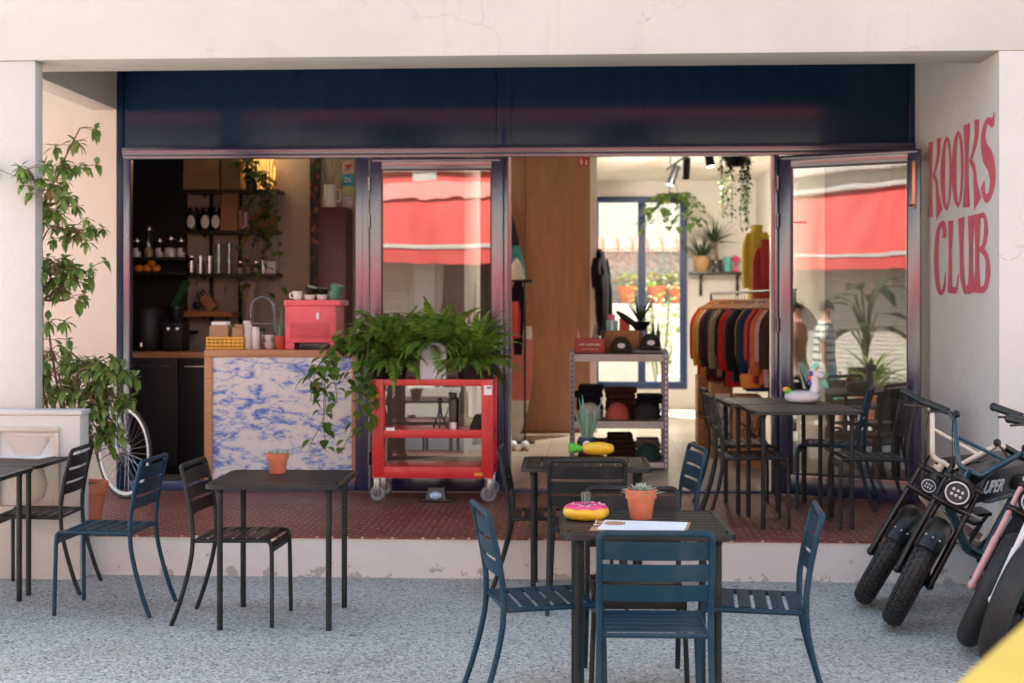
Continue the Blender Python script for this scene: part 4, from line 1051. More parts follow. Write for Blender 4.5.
def heart(mb, base, d, L, rnd, up=V((0, 0, 1))):
    "broad heart shaped leaf hanging from its stalk"
    base = V(base); d = V(d).normalized(); side = d.cross(up); side = side.normalized() if side.length > 1e-3 else V((1, 0, 0)); nn = side.cross(d)
    prof = [(-.10, .0), (-.06, .26), (.10, .42), (.34, .44), (.62, .30), (.84, .13), (1.0, 0)]
    fold = rnd.uniform(.08, .3); vs = []; 
    for q, w in prof: vs += [base + d * L * q - V((0, 0, L * .25 * max(0, q) ** 2)) + side * L * w + nn * L * w * fold, base + d * L * max(0, q) - V((0, 0, L * .25 * max(0, q) ** 2)), base + d * L * q - V((0, 0, L * .25 * max(0, q) ** 2)) - side * L * w + nn * L * w * fold]
    fs = []
    for i in range(len(prof) - 1): a = i * 3; b = a + 3; fs += [(a, b, b + 1, a + 1), (a + 1, b + 1, b + 2, a + 2)]
    mb.add(vs, fs)
def vines(t, starts, rnd, m, L=.07, step=.05, name='vine'):
    lf = MB(); st = MB()
    for pts in starts:
        sp = spline(pts, 8); st.tube(sp, .003, 5, cap=False); dist = 0
        for i in range(1, len(sp)):
            dist += (sp[i] - sp[i - 1]).length
            if dist > step:
                dist = 0; a = rnd.uniform(0, 2 * PI); dd = V((math.cos(a), math.sin(a) - .5, rnd.uniform(-.7, .35))).normalized(); e = sp[i] + dd * L * .5
                st.tube([sp[i], e], .0015, 4, cap=False); heart(lf, e, (dd + V((0, -.25, -.5))), L * rnd.uniform(.65, 1.15), rnd)
    lf.build('leaves', m, t, solid=False); st.build('stems', M['twig'], t)
po = thing('trailing_pothos', 'bushy pothos trailing from the cart over the blue splashed counter', 'plant', (WX(377, 10.32), 10.32, ztop))
MB().lathe([(.06, 0), (.085, .15), (.09, .18), (.078, .18), (.076, .165), (.0001, .165)], n=20).build('pot', M['blackmatt'], po)
rnd = random.Random(21); S_ = []
for i in range(34):                                            # crown of short stems
    a = rnd.uniform(.1 * PI, 1.9 * PI) ; h = rnd.uniform(.05, .34); r = rnd.uniform(.06, .30)
    S_.append([(0, 0, .17), (math.cos(a) * r * .5, math.sin(a) * r * .35 - .02, .20 + h * .8), (math.cos(a) * r - .06, math.sin(a) * r * .5 - .03, .15 + h)])
for i in range(13):                                            # long trailing vines, to the left and down
    ex = -rnd.uniform(.02, .52); dz = rnd.uniform(.12, .62) * (1.0 if -.42 < ex < -.05 else .45)
    S_.append([(0, 0, .17), (ex * .45, -.12, .24 + rnd.uniform(0, .12)), (ex * .9, -.19, .10), (ex + rnd.uniform(-.05, .05), -.21, .10 - dz * .6), (ex + rnd.uniform(-.08, .08), -.22 + rnd.uniform(-.03, .03), .08 - dz)])
vines(po, S_, rnd, M['pothos'], .078, .045)

# ---- umbrella plant by the pillar
SY = 8.98
sch = thing('umbrella_plant', 'tall umbrella plant with glossy leaves climbing beside the pillar', 'plant', (WX(79, SY), SY, ZT))
MB().lathe([(.13, 0), (.17, .22), (.185, .22), (.185, .28), (.16, .28), (.155, .25), (.0001, .25)], n=24).build('pot', M['terra'], sch)
MB().lathe([(.156, .245), (.14, .262), (.0001, .27)], n=20).build('soil', M['soil'], sch)
sk0 = W(43, 400, SY) - V(sch.location); MB().tube([(sk0.x, .02, .0), (sk0.x - .02, .02, 1.95)], .010, 6).build('stake', M['crate'], sch)
def at_(px, py, dy=0): p = W(px, py, SY + dy); return p - sch.location if False else V((p.x - sch.location.x, p.y - sch.location.y, p.z - sch.location.z))
stm = MB(); lv = MB(); rnd = random.Random(31)
def palm(mb, c, d, L, k):
    d = V(d).normalized(); s = d.cross(V((0, 0, 1))); s = s.normalized() if s.length > 1e-3 else V((1, 0, 0)); u = s.cross(d)
    for i in range(k):
        a = 2 * PI * i / k + rnd.uniform(-.15, .15)
        ld_ = (s * math.cos(a) + u * math.sin(a) + d * .25 + V((0, 0, -.55))).normalized()
        leaf(mb, c, ld_, L * rnd.uniform(.75, 1.1), L * .47, .5, .12)
def branch(pts, tips, r0=.010):
    sp = spline(pts, 6); stm.tube(sp, [r0 * (1 - .6 * i / len(sp)) for i in range(len(sp))], 6)
    for _ in range(int(tips * 1.5)):
        f = rnd.uniform(.45, 1.0); b = sp[min(int(f * len(sp)), len(sp) - 1)]
        a = rnd.uniform(0, 2 * PI); dd = V((math.cos(a), math.sin(a) * .8, rnd.uniform(-.15, .7))).normalized(); e = b + dd * rnd.uniform(.06, .17)
        stm.tube([b, b.lerp(e, .5) + V((0, 0, .01)), e], .0025, 4, cap=False); palm(lv, e, dd, rnd.uniform(.055, .100), rnd.choice((6, 7, 7, 8)))
root = V((-.03, 0, .25))
branch([root, at_(43, 390), at_(40, 300), at_(43, 215), at_(62, 165), at_(80, 128)], 8, .012)
branch([at_(42, 212), at_(30, 172, -.45), at_(14, 176, -.47)], 4); branch([at_(43, 205), at_(50, 188, -.3), at_(42, 200, -.42)], 7); branch([at_(60, 170), at_(68, 168), at_(74, 175)], 6); branch([at_(46, 208), at_(62, 200, -.1), at_(56, 212, -.1)], 5)
branch([root, at_(36, 370), at_(39, 330), at_(37, 262), at_(52, 226), at_(74, 240)], 6, .011)
branch([at_(52, 228), at_(78, 232), at_(92, 240)], 7); branch([at_(40, 290), at_(52, 262, -.1), at_(60, 275, -.1)], 11); branch([at_(42, 300), at_(62, 288), at_(92, 268)], 9); branch([at_(41, 300), at_(46, 280), at_(38, 276)], 6); branch([at_(41, 300), at_(66, 300), at_(70, 290)], 6)
branch([root, at_(50, 385), at_(48, 352), at_(60, 366)], 6); branch([root, at_(62, 392, -.1), at_(56, 372, -.1), at_(44, 378, -.1)], 9); branch([root, at_(75, 385, -.1), at_(90, 368, -.1), at_(112, 380, -.1)], 12); branch([root, at_(80, 400), at_(105, 376), at_(124, 378)], 11)
branch([root, at_(85, 420, -.05), at_(100, 395, -.05), at_(120, 400, -.05)], 12); branch([root, at_(76, 440), at_(85, 415), at_(98, 430)], 9); branch([root, at_(84, 432, -.08), at_(100, 418, -.1), at_(112, 440, -.1)], 10); branch([root, at_(82, 440, -.1), at_(92, 440, -.12), at_(98, 462, -.12)], 9); branch([root, at_(70, 410, -.1), at_(88, 398, -.12), at_(104, 412, -.12)], 10); branch([root, at_(72, 420, .1), at_(80, 380, .1), at_(75, 365, .1)], 8); branch([root, at_(60, 400), at_(50, 395, -.1), at_(46, 390, -.1)], 8); branch([root, at_(50, 340, .05), at_(52, 320, .05)], 3)
lv.build('leaves', M['green'], sch, solid=False); stm.build('stems', M['bark'], sch)

# ---- bicycle behind the plant
bk = thing('bicycle', 'white bicycle parked on the terrace behind the leafy plant', 'bicycle', (0, 0, 0))
hub = G(124, 493, ZT); hub.z = ZT + .345; hub.y = 10.28; hub.x = WX(124, 10.28)
bk.location = (hub.x, hub.y, ZT); ST = rad(38)
def wheel(parent, c, R, yaw, spokes=32):
    Mx = Matrix.Rotation(yaw, 3, 'Z') @ Matrix.Rotation(rad(90), 3, 'X')
    w = MB().torus(c, R - .012, .0125, Mx, 56, 8).build('tyre', M['rubber'], parent)
    r = MB(); vs = []; r.torus(c, R - .034, .0135, Mx, 56, 8, .75); r.build('rim', M['white_metal'], w)
    s = MB()
    for i in range(spokes):
        a = 2 * PI * i / spokes; b = a + (.5 if i % 2 else -.5); z = .028 * (1 if (i // 2) % 2 else -1)
        s.tube([V(c) + Mx @ V((math.cos(b) * .022, math.sin(b) * .022, z)), V(c) + Mx @ V((math.cos(a) * (R - .045), math.sin(a) * (R - .045), 0))], .0016, 4)
    s.build('spokes', M['steel'], w)
    h = MB(); h.lathe([(.012, -.05), (.026, -.03), (.014, -.022), (.014, .022), (.026, .03), (.012, .05)], c, 14, Mx); h.build('hub', M['steel'], w)
    return w
wheel(bk, (0, 0, .345), .345, -ST + 0); wheel(bk, (-1.02, .02, .345), .345, 0)
f = MB(); hd = V((-.10, .0, .62)); ht = V((-.15, 0, .76)); bb = V((-.60, .02, .28)); stp = V((-.74, .02, .76)); ra = V((-1.02, .02, .345))
f.tube([hd - V((0, 0, .02)), ht], .02, 10); f.tube([ht, stp], .015, 8); f.tube([hd, bb], .018, 8); f.tube([bb, stp + (stp - bb) * .15], .015, 8)
for s in (-1, 1): f.tube([bb + V((0, s * .03, 0)), ra + V((0, s * .06, 0))], .009, 6); f.tube([stp + V((0, s * .015, 0)), ra + V((0, s * .06, 0))], .008, 6)
f.build('frame', M['white_metal'], bk)
fk = MB(); nv = Matrix.Rotation(-ST, 3, 'Z') @ V((0, 1, 0))
for s in (-1, 1): fk.tube(bend([V((0, 0, .345)) + nv * s * .055, hd + nv * s * .05 + V((0, 0, .0)), hd + V((0, 0, .01))], .03), .011, 8)
fk.build('fork', M['white_metal'], bk)
fw = Matrix.Rotation(-ST, 3, 'Z') @ V((1, 0, 0)); hs = ht + V((-.02, 0, .07))
hb = MB(); hb.tube([ht, hs], .014, 8)
hb.tube(bend([hs + nv * .28 - fw * .10 + V((0, 0, .04)), hs + nv * .16 + V((0, 0, .04)), hs, hs - nv * .16 + V((0, 0, .04)), hs - nv * .28 - fw * .10 + V((0, 0, .04))], .05), .012, 8); hb.build('handlebar', M['steel'], bk)
for s in (-1, 1): MB().tube([hs + nv * s * .29 - fw * .105 + V((0, 0, .04)), hs + nv * s * .21 - fw * .05 + V((0, 0, .04))], .019, 10).build('grip', M['black'], bk)
sd = MB(); sd.ball(stp + V((-.04, 0, .10)), .09, 12, 8, (1.5, .75, .35)); sd.build('saddle', M['black'], bk)
# ================================================================ THE BAR
def brow(name, mb, m, parent, label=None): return mb.build(name, m, parent, world=True, label=label)
BY0, BY1 = 10.97, 11.55
bx0, bx1 = WX(204.5, BY0), WX(358, BY0); bz = WZ(280, 350, BY0)
bc = thing('bar_counter', 'oak edged bar counter with a blue splashed white front', 'counter', ((bx0 + bx1) / 2, (BY0 + BY1) / 2, ZT))
q = MB(); q.box(bx0, bx1, BY0 - .012, BY1, bz - .055, bz, .004); brow('countertop', q, M['oakx'], bc)
q = MB(); q.box(bx0, bx0 + .062, BY0 - .01, BY1 - .01, ZT, bz - .056, .004); brow('side_panel', q, M['oak'], bc)
q = MB(); q.box(bx1 - .05, bx1, BY0 - .01, BY1 - .01, ZT, bz - .056, .004); brow('side_panel', q, M['oak'], bc)
q = MB(); q.box(bx0 + .063, bx1 - .051, BY0 + .006, BY0 + .03, ZT + .03, bz - .057); brow('front_panel', q, M['marble'], bc)
q = MB(); q.box(bx0 + .063, bx1 - .051, BY0 + .012, BY0 + .03, ZT, ZT + .029); brow('plinth', q, M['black'], bc)
# dark back counter
KY0, KY1 = 11.75, 12.35
kx0, kx1 = -4.3, WX(206, KY0); kz = WZ(160, 352, KY0)
kc = thing('back_counter', 'black undercounter cabinets with an oak top at left of the bar', 'counter', ((kx0 + kx1) / 2, (KY0 + KY1) / 2, ZT))
q = MB(); q.box(kx0, kx1 + .3, KY0 - .02, KY1, kz - .05, kz, .004); brow('worktop', q, M['oakx'], kc)
xm = WX(178, KY0)
for a, b in ((kx0 + .01, xm - .003), (xm + .003, kx1 + .28)): q = MB(); q.box(a, b, KY0, KY1 - .01, ZT + .08, kz - .052, .006); d = brow('cabinet', q, M['blackwall'], kc); q = MB(); q.tube([(a + .06, KY0 - .02, kz - .12), (b - .06, KY0 - .02, kz - .12)], .006, 6); q.tube([(a + .07, KY0 - .02, kz - .12), (a + .07, KY0 + .004, kz - .12)], .004, 6); q.tube([(b - .07, KY0 - .02, kz - .12), (b - .07, KY0 + .004, kz - .12)], .004, 6); brow('handle', q, M['steel'], d)
q = MB(); q.box(kx0 + .02, kx1 + .26, KY0 + .03, KY1 - .03, ZT, ZT + .078); brow('plinth', q, M['black'], kc)
q = MB(); q.tube(bend([(WX(131, 12), 11.95, kz), (WX(131, 12), 11.95, kz + .16), (WX(134, 12), 11.85, kz + .16), (WX(134, 12), 11.85, kz + .10)], .04), .011, 8)
tp = thing('bar_tap', 'small steel tap on the left end of the oak worktop', 'tap', (WX(131, 12), 11.95, kz)); brow('spout', q, M['steel'], tp)

# wall shelves
def wshelf(label, px0, px1, py, Y0, Y1, rail=None, th=.028, m=None):
    z = WZ((px0 + px1) / 2, py, Y0); x0, x1 = WX(px0, Y0), WX(px1, Y0)
    t = thing('wall_shelf', label, 'shelf', ((x0 + x1) / 2, Y1, z), 0, 'bar wall shelves')
    q = MB(); q.box(x0, x1, Y0, Y1 - .002, z - th, z, .003); brow('shelf_board', q, m or M['darkwood'], t)
    for px in (px0 + 14, px1 - 12):
        x = WX(px, Y0); q = MB(); q.prism([(0, -th - .001), (0, -th - .03), (.16, -th - .001)], lambda a, b, d: (x + d, Y1 - .004 - a, z + b), -.007, .007); brow('bracket', q, M['black'], t)
    return z
SY0, SY1 = 13.30, 13.6
z1 = wshelf('topmost bar shelf holding kraft paper bags', 183, 278, 189.5, SY0, SY1)
z2 = wshelf('bar shelf with black jars and a cutting board', 183, 276, 230.5, SY0, SY1)
z3 = wshelf('bar shelf lined with drinking glasses', 183, 276, 273.5, SY0, SY1)
z4 = wshelf('short slatted bar rack with utensils above', 183, 232, 311.5, SY0, SY1, m=M['board'], th=.05)
zj = wshelf('black shelf of glass jars on the dark wall', 125, 186, 257, 13.15, 13.57, m=M['blackmatt'])
zo = wshelf('black shelf carrying the tray of oranges', 125, 186, 272, 13.15, 13.57, m=M['blackmatt'])
zl = wshelf('low black shelf on dark wall above the worktop', 125, 186, 331, 13.15, 13.57, m=M['blackmatt'])
for px, lab in ((211.5, 'left slotted black upright behind the bar shelves'), (240.5, 'right slotted black upright behind the bar shelves')):
    x = WX(px, 13.58); t = thing('shelf_upright', lab, 'rail', (x, 13.59, 1.3)); q = MB(); q.box(x - .02, x + .02, 13.575, 13.598, 1.25, 3.2, .003); brow('rail', q, M['black'], t)
def at_shelf(px, z, Y=13.42): return (WX(px, Y), Y, z)
def bag(label, px0, px1, h, z, seed, Y=13.40, top=True):
    x0, x1 = WX(px0, Y), WX(px1, Y); w = x1 - x0; t = thing('paper_bag', label, 'bag', ((x0 + x1) / 2, Y, z), 0, 'kraft paper bags on the bar shelves')
    rnd = random.Random(seed); mb = MB(); n = 5; vs = []; fs = []
    levels = 7
    for k in range(levels + 1):
        q = k / levels; d = .07 * (1 - .75 * max(0, q - .55) / .45 * (1 if top else 0)); ww = w / 2 * (1 - .06 * q) 
        ring = [(-ww, -d), (0, -d - .008 * rnd.uniform(-1, 1)), (ww, -d), (ww * .97, 0), (ww, d), (0, d), (-ww, d), (-ww * .97, 0)]
        for x, y in ring: vs.append((x + rnd.uniform(-.004, .004), y + rnd.uniform(-.004, .004), h * q))
    for k in range(levels):
        for j in range(8): l = (j + 1) % 8; fs.append((k * 8 + j, k * 8 + l, (k + 1) * 8 + l, (k + 1) * 8 + j))
    fs += [tuple(range(7, -1, -1)), tuple(levels * 8 + j for j in range(8))]
    mb.add(vs, fs); mb.build('paper', M['kraft'], t, ang=25); return t
bag('broad kraft paper bag at left end of topmost bar shelf', 185, 221, .50, z1, 1); bag('narrow kraft paper bag next to the broad one', 223, 242, .48, z1, 2)
bag('tall kraft bag standing beside the black jars', 222, 239, .36, z2, 3)
for px, lab in ((193, 'black jar with pale label at shelf left end'), (206, 'black jar with pale label between two others'), (216.5, 'black jar with pale label touching the kraft bag')):
    t = thing('coffee_jar', lab, 'jar', at_shelf(px, z2), 0, 'black jars on the bar shelf')
    MB().lathe([(.058, 0), (.062, .01), (.062, .16), (.04, .19)], n=20).build('jar', M['ceramicblack'], t); MB().lathe([(.045, .1905), (.045, .225), (.0001, .228)], n=16).build('lid', M['black'], t)
    b = MB(); vs = []
    for k in range(20):
        a = 2 * PI * k / 20; ang = -PI / 2 + .62 * math.cos(a) + (.1 if px > 200 else -.1); vs.append((.0665 * math.cos(ang), .0665 * math.sin(ang), .088 + .062 * math.sin(a)))
    b.add(vs + [(0, -.0665, .088)], [(k, (k + 1) % 20, 20) for k in range(20)]); b.build('label', M['paper'], t, solid=False)
t = thing('cutting_board', 'rounded amber cutting board leaning on the bar shelf', 'board', at_shelf(264, z2, 13.48))
MB().prism(rrect(.26, .17, .05), lambda a, b, d: (a, d + b * .2, b + .087), -.012, .012).build('board', M['board'], t)
for i, (h, c, lab) in enumerate(((.20, 'paper', 'pale book leftmost behind the trailing plant'), (.23, 'card', 'tallest brown book behind the trailing plant'), (.18, 'paper', 'shortest pale book behind the trailing plant'))):
    t = tag(MB().box(-.015, .015, -.07, .07, 0, h, .003).build('book', M[c]), lab, 'book', 'books on the bar shelf'); p_ = at_shelf(245, z2, 13.5); t.location = (p_[0] - .045 + i * .035, p_[1], p_[2])
t = thing('bowl', 'small pale bowl under the leaves on the jar shelf', 'bowl', at_shelf(247, z2, 13.38)); MB().lathe([(.03, 0), (.05, .03), (.055, .05), (.05, .05), (.028, .008), (.0001, .008)], n=18).build('bowl', M['ceramic'], t)
t = thing('wicker_lamp', 'amber wicker lamp glowing behind leaves on topmost bar shelf', 'lamp', at_shelf(262, z1, 13.44))
lm, lnt, lb = newmat('glowing_wicker'); lw_ = N(lnt, 'ShaderNodeTexWave', Scale=14.0, Distortion=3.0); lnt.links.new(coords(lnt), lw_.inputs[0]); lr = ramp(lnt, lw_.outputs[0], [(.3, (.25, .09, .02)), (.7, (.85, .40, .10))]); lnt.links.new(lr.outputs[0], lb.inputs['Base Color']); lnt.links.new(lr.outputs[0], lb.inputs['Emission Color']); lb.inputs['Emission Strength'].default_value = .5
MB().lathe([(.07, 0), (.12, .08), (.13, .2), (.10, .32), (.06, .36)], n=24).build('shade', lm, t)
# trailing plant on the top shelf
t = thing('hanging_pothos', 'trailing pothos hanging over the right end of the bar shelves', 'plant', at_shelf(252, z1, 13.36))
MB().lathe([(.05, 0), (.07, .12), (.074, .13), (.062, .13), (.06, .115), (.0001, .115)], n=18).build('pot', M['black'], t)
rnd = random.Random(6); S_ = []
for i in range(14): a = rnd.uniform(0, 2 * PI); S_.append([(0, 0, .12), (math.cos(a) * .1, math.sin(a) * .06 - .03, .25 + rnd.uniform(0, .2)), (math.cos(a) * .2, math.sin(a) * .1 - .05, .22 + rnd.uniform(-.05, .3))])
for i in range(13): ex = rnd.uniform(-.02, .27); dz = rnd.uniform(.25, .95); S_.append([(0, 0, .12), (ex * .6, -.10, .16), (ex, -.15, -.05), (ex + rnd.uniform(-.06, .06), -.15, -.06 - dz * .5), (ex + rnd.uniform(-.09, .05), -.14, -.05 - dz)])
vines(t, S_, rnd, M['pothos'], .075, .06)
# glasses, cups and small jars
def glass(label, px, z, r, h, m, Y=13.42, cat='glass', name='drinking_glass', group='glasses on the bar shelf'):
    t = thing(name, label, cat, at_shelf(px, z, Y), 0, group); MB().lathe([(r * .8, 0), (r, h), (r * .95, h), (r * .76, .006), (.0001, .006)], n=18).build('body', m, t); return t
glass('steel tumbler at left end of glass shelf', 191, z3, .042, .17, M['steel']); glass('steel tumbler in middle of three', 200, z3, .042, .17, M['steel']); glass('steel tumbler next to the stacked glasses', 209, z3, .042, .17, M['steel'])
for px, lab in ((218.5, 'left'), (229, 'right')):
    g0 = glass(lab + ' tall glass carrying a second glass upside down', px, z3, .036, .17, M['jarglass']); g1 = glass(lab + ' upturned glass stacked on a taller glass', px, z3 + .171, .034, .12, M['jarglass'])
for i, px in enumerate((240, 248, 256)): 
    t = thing('spice_jar', ('small jar of pale grains beside the stacked glasses', 'small jar of pale grains between two others', 'small jar of pale grains below the hanging leaves')[i], 'jar', at_shelf(px, z3, 13.40), 0, 'small jars on the glass shelf')
    MB().lathe([(.03, 0), (.033, .01), (.033, .085), (.024, .10)], n=16).build('jar', M['jarglass'], t); MB().lathe([(.029, .004), (.029, .06), (.0001, .06)], n=14).build('contents', mat('grains', (.55, .45, .32), .9), t); MB().lathe([(.027, .1005), (.027, .118), (.0001, .12)], n=14).build('lid', M['steel'], t)
glass('steel beaker by the little cream box', 263, z3, .045, .13, M['steel'])
t = thing('small_box', 'little cream box at right end of glass shelf', 'box', at_shelf(271, z3, 13.42)); MB().box(-.05, .05, -.04, .04, 0, .115, .004).build('carton', M['paper'], t)
for px, lab, k in ((137, 'jar of dark beans at left end of the jar shelf', 0), (149, 'tall jar with amber contents on the jar shelf', 1), (159.5, 'jar with white label on the jar shelf', 0), (170.5, 'wide jar of white powder on the jar shelf', 2), (181, 'jar of pale grains at right end of jar shelf', 0)):
    t = thing('storage_jar', lab, 'jar', at_shelf(px, zj, 13.33), 0, 'jars on the black shelf'); h = (.15, .26, .17)[k]; r = (.042, .045, .062)[k]
    MB().lathe([(r, 0), (r * 1.03, .01), (r * 1.03, h * .8), (r * .7, h)], n=18).build('jar', M['jarglass'], t)
    MB().lathe([(r * .93, .004), (r * .93, h * (.35, .3, .5)[k]), (.0001, h * (.35, .3, .5)[k])], n=16).build('contents', (M['paper'], M['card'], M['ceramic'])[k], t)
    l = MB(); l.lathe([(r * .74, h + .0005), (r * .74, h + .018), (.0001, h + .02)], n=16); l.ball((0, 0, h + .032), .013, 10, 6); l.build('lid', M['steel'], t)
    b = MB(); vs = []; [vs.extend([(r * 1.05 * math.cos(a), r * 1.05 * math.sin(a), .04), (r * 1.05 * math.cos(a), r * 1.05 * math.sin(a), .09)]) for a in [-PI / 2 + (i - 4) * .14 for i in range(9)]]
    b.add(vs, [(i * 2, i * 2 + 2, i * 2 + 3, i * 2 + 1) for i in range(8)]); b.build('label', M['paper'] if k != 1 else M['card'], t, solid=False)
for i, (px, dz, lab) in enumerate(((139, 0, 'orange at left end of the dark shelf'), (147, .0, 'orange second from left on dark shelf'), (151.5, .06, 'orange lying on top of the others'), (156, 0, 'orange at right end of the dark shelf'))):
    o = tag(MB().ball((0, 0, .038), .042, 16, 10, (1, 1, .92)).build('orange', M['orange']), lab, 'orange', 'oranges on the dark shelf'); o.location = at_shelf(px, zo + dz, 13.28 if i != 2 else 13.29)
# machines in the dark corner
t = thing('coffee_grinder', 'black coffee grinder with chrome knobs on the worktop', 'grinder', (WX(176, 12.1), 12.1, kz))
MB().box(-.09, .09, -.12, .12, 0, .25, .02).build('body', M['blackwall'], t); MB().lathe([(.05, .251), (.08, .36), (.08, .38)], n=20).build('hopper', M['black'], t)
for s in (-1, 1): q = MB(); q.lathe([(.026, 0), (.026, .02), (.012, .03), (.0001, .03)], (s * .04, -.121, .19), 16, Matrix.Rotation(rad(90), 3, 'X')); q.build('knob', M['steel'], t)
t = thing('water_boiler', 'matt black water boiler in the dark corner of the bar', 'boiler', (WX(148, 12.1), 12.1, kz)); q = MB(); q.lathe([(.13, 0), (.14, .02), (.14, .30), (.12, .36), (.03, .38)], n=24); q.build('body', M['blackwall'], t); q = MB(); q.tube(bend([(0, -.14, .08), (0, -.19, .08), (0, -.19, .04)], .02), .012, 8); q.build('spout', M['steel'], t)
# a green board hanging on the dark wall, utensils on hooks
t = thing('green_tray', 'dark green tray leaning at an angle on the dark wall', 'tray', (WX(180, 13.5), 13.5, WZ(180, 310, 13.5)))
MB().prism(rrect(.07, .30, .025), lambda a, b, d: (a * .9 + b * .45, d, b * .9 - a * .4 + .15), .0, .02).build('tray', mat('green_enamel', (.01, .12, .05), .4), t)
for px, L, lab, k in ((196.5, .30, 'long handled black ladle hanging above the slatted rack', 0), (225, .36, 'steel skewer hanging above the slatted rack', 1)):
    t = thing('utensil', lab, 'utensil', (WX(px, 13.4), 13.4, z3 - .03 - L), 0, 'utensils under the glass shelf'); MB().tube([(0, 0, .04), (0, 0, L)], .005, 6).build('handle', M['steel'], t)
    if k == 0: MB().ball((0, 0, .03), .04, 12, 8, (1, .5, .8)).build('bowl', M['black'], t)
    else: MB().box(-.012, .012, -.003, .003, 0, .04).build('blade', M['steel'], t)
t = thing('knife_block', 'tilted wooden knife block with black handles on the slatted rack', 'knife block', at_shelf(216, z4, 13.42)); 
Mk = Matrix.Rotation(rad(-38), 4, 'Y'); MB().box(-.05, .05, -.04, .04, 0.03, .19, .006, Mk).build('block', M['crate'], t); q = MB(); [q.box(-.045 + i * .03, -.028 + i * .03, -.012, .012, .191, .25, .004, Mk) for i in range(3)]; q.build('handles', M['black'], t)
t = thing('hanging_cloth', 'pale pinkish cloth gathered on a hook beside the tap arch', 'cloth', (WX(247, 13.35), 13.35, WZ(247, 340, 13.35)))
mb = MB(); vs = []; fs = []; n = 22; lev = 12; rnd = random.Random(3); H = .55
for k in range(lev + 1):
    q = k / lev; r = .055 - .025 * math.sin(q * PI * .9) + (.02 if q > .9 else 0)
    for j in range(n): a = 2 * PI * j / n; rr = r * (1 + .28 * math.sin(a * 5 + q * 2.5)); vs.append((rr * math.cos(a) + .03 * math.sin(q * 3), rr * math.sin(a) * .6, H * q))
for k in range(lev):
    for j in range(n): l = (j + 1) % n; fs.append((k * n + j, k * n + l, (k + 1) * n + l, (k + 1) * n + j))
fs += [tuple(range(n)), tuple(lev * n + j for j in range(n))]; mb.add(vs, fs); mb.build('cloth', mat('pinkish_linen', (.45, .33, .28), .9), t)
# right part of the bar room: patterned strip, brown column, jug, stickers
PYY = 13.45
t = thing('patterned_strip', 'tall dark strip patterned with small red and amber squares', 'hanging', (WX(312.5, PYY), 13.58, 1.45)); q = MB(); q.box(WX(307, PYY), WX(318, PYY), 13.572, 13.598, 1.5, 3.1, .003)
brow('strip', q, patchwork_mat('jewel_squares', [(.16, .02, .015), (.02, .015, .01), (.30, .10, .02), (.05, .07, .02), (.01, .01, .01), (.25, .03, .02), (.12, .06, .02)], (26, 1, 17)), t)
t = thing('brown_cabinet', 'tall dark reddish brown cabinet behind the cups', 'cabinet', (WX(332, PYY), 13.4, ZT)); x0, x1 = WX(318.5, 13.2), WX(346, 13.2); zc = WZ(332, 207, 13.2)
q = MB(); q.box(x0, x1, 13.2, 13.59, ZT, zc, .008); brow('body', q, mat('reddish_brown', (.085, .032, .024), .4), t); q = MB(); q.ball((x1 - .05, 13.19, 1.75), .014, 10, 6); brow('knob', q, M['steel'], t)
t = thing('jug', 'white enamel jug with dark stems on the brown cabinet', 'jug', (WX(330, 13.3), 13.3, zc)); MB().lathe([(.055, 0), (.062, .01), (.058, .17), (.062, .215), (.055, .215), (.052, .02), (.0001, .02)], n=20).build('body', M['ceramic'], t); q = MB(); q.tube(bend([(.058, 0, .17), (.10, 0, .17), (.10, 0, .06), (.06, 0, .06)], .03), .008, 6); q.build('handle', M['ceramic'], t)
q = MB(); [q.tube(spline([(0, 0, .05), (math.cos(i) * .04, math.sin(i) * .03, .28), (math.cos(i) * .14, math.sin(i) * .05, .46)], 4), .003, 4) for i in range(6)]; q.build('stems', M['twig'], t)
t = thing('poster_column', 'column of small bright stickers at right edge of the bar', 'stickers', (WX(348.5, PYY), 13.55, 2.3))
for (y0, y1), c in zip(((160, 174), (174.8, 186), (186.6, 195), (195.6, 207)), ((.62, .50, .42), (.04, .38, .62), (.50, .58, .20), (.52, .46, .56))):
    q = MB(); q.box(WX(342.5, 13.55), WX(354, 13.55), 13.545, 13.555, WZ(348, y1, 13.55), WZ(348, y0, 13.55)); s = brow('sticker', q, mat('sticker', c, .5, var=.3, scale=30), t)
    rnd = random.Random(int(y0)); q = MB(); xx, zz = WX(348.5, 13.545), WZ(348, (y0 + y1) / 2, 13.545)
    for _ in range(4): q.tube([(xx + rnd.uniform(-.04, .04), 13.543, zz + rnd.uniform(-.04, .04)) for _ in range(3)], .004, 4)
    brow('scribble', q, (M['red'] if y0 == 160 else M['paper']), s)
# ---- on the front counter
def bar(px, Y=11.22, dz=.0): return (WX(px, Y), Y, bz + dz)
t = thing('yellow_crate', 'yellow folding crate of cardboard boxes on the bar counter', 'crate', bar(228)); w = .30
q = MB(); y0, y1 = -.11, .11
for zz in (.008, .035, .062, .088):
    q.box(-w / 2, w / 2, y0, y0 + .01, zz - .006, zz + .010, .002); q.box(-w / 2, w / 2, y1 - .01, y1, zz - .006, zz + .010, .002); q.box(-w / 2, -w / 2 + .01, y0 + .0105, y1 - .0105, zz - .006, zz + .010, .002); q.box(w / 2 - .01, w / 2, y0 + .0105, y1 - .0105, zz - .006, zz + .010, .002)
for i in range(9): x = -w / 2 + .004 + i * (w - .02) / 8; q.box(x, x + .012, y0 + .001, y0 + .009, 0, .1)
q.box(-w / 2 + .011, w / 2 - .011, y0 + .011, y1 - .011, 0, .004); q.build('basket', M['yellowplastic'], t)
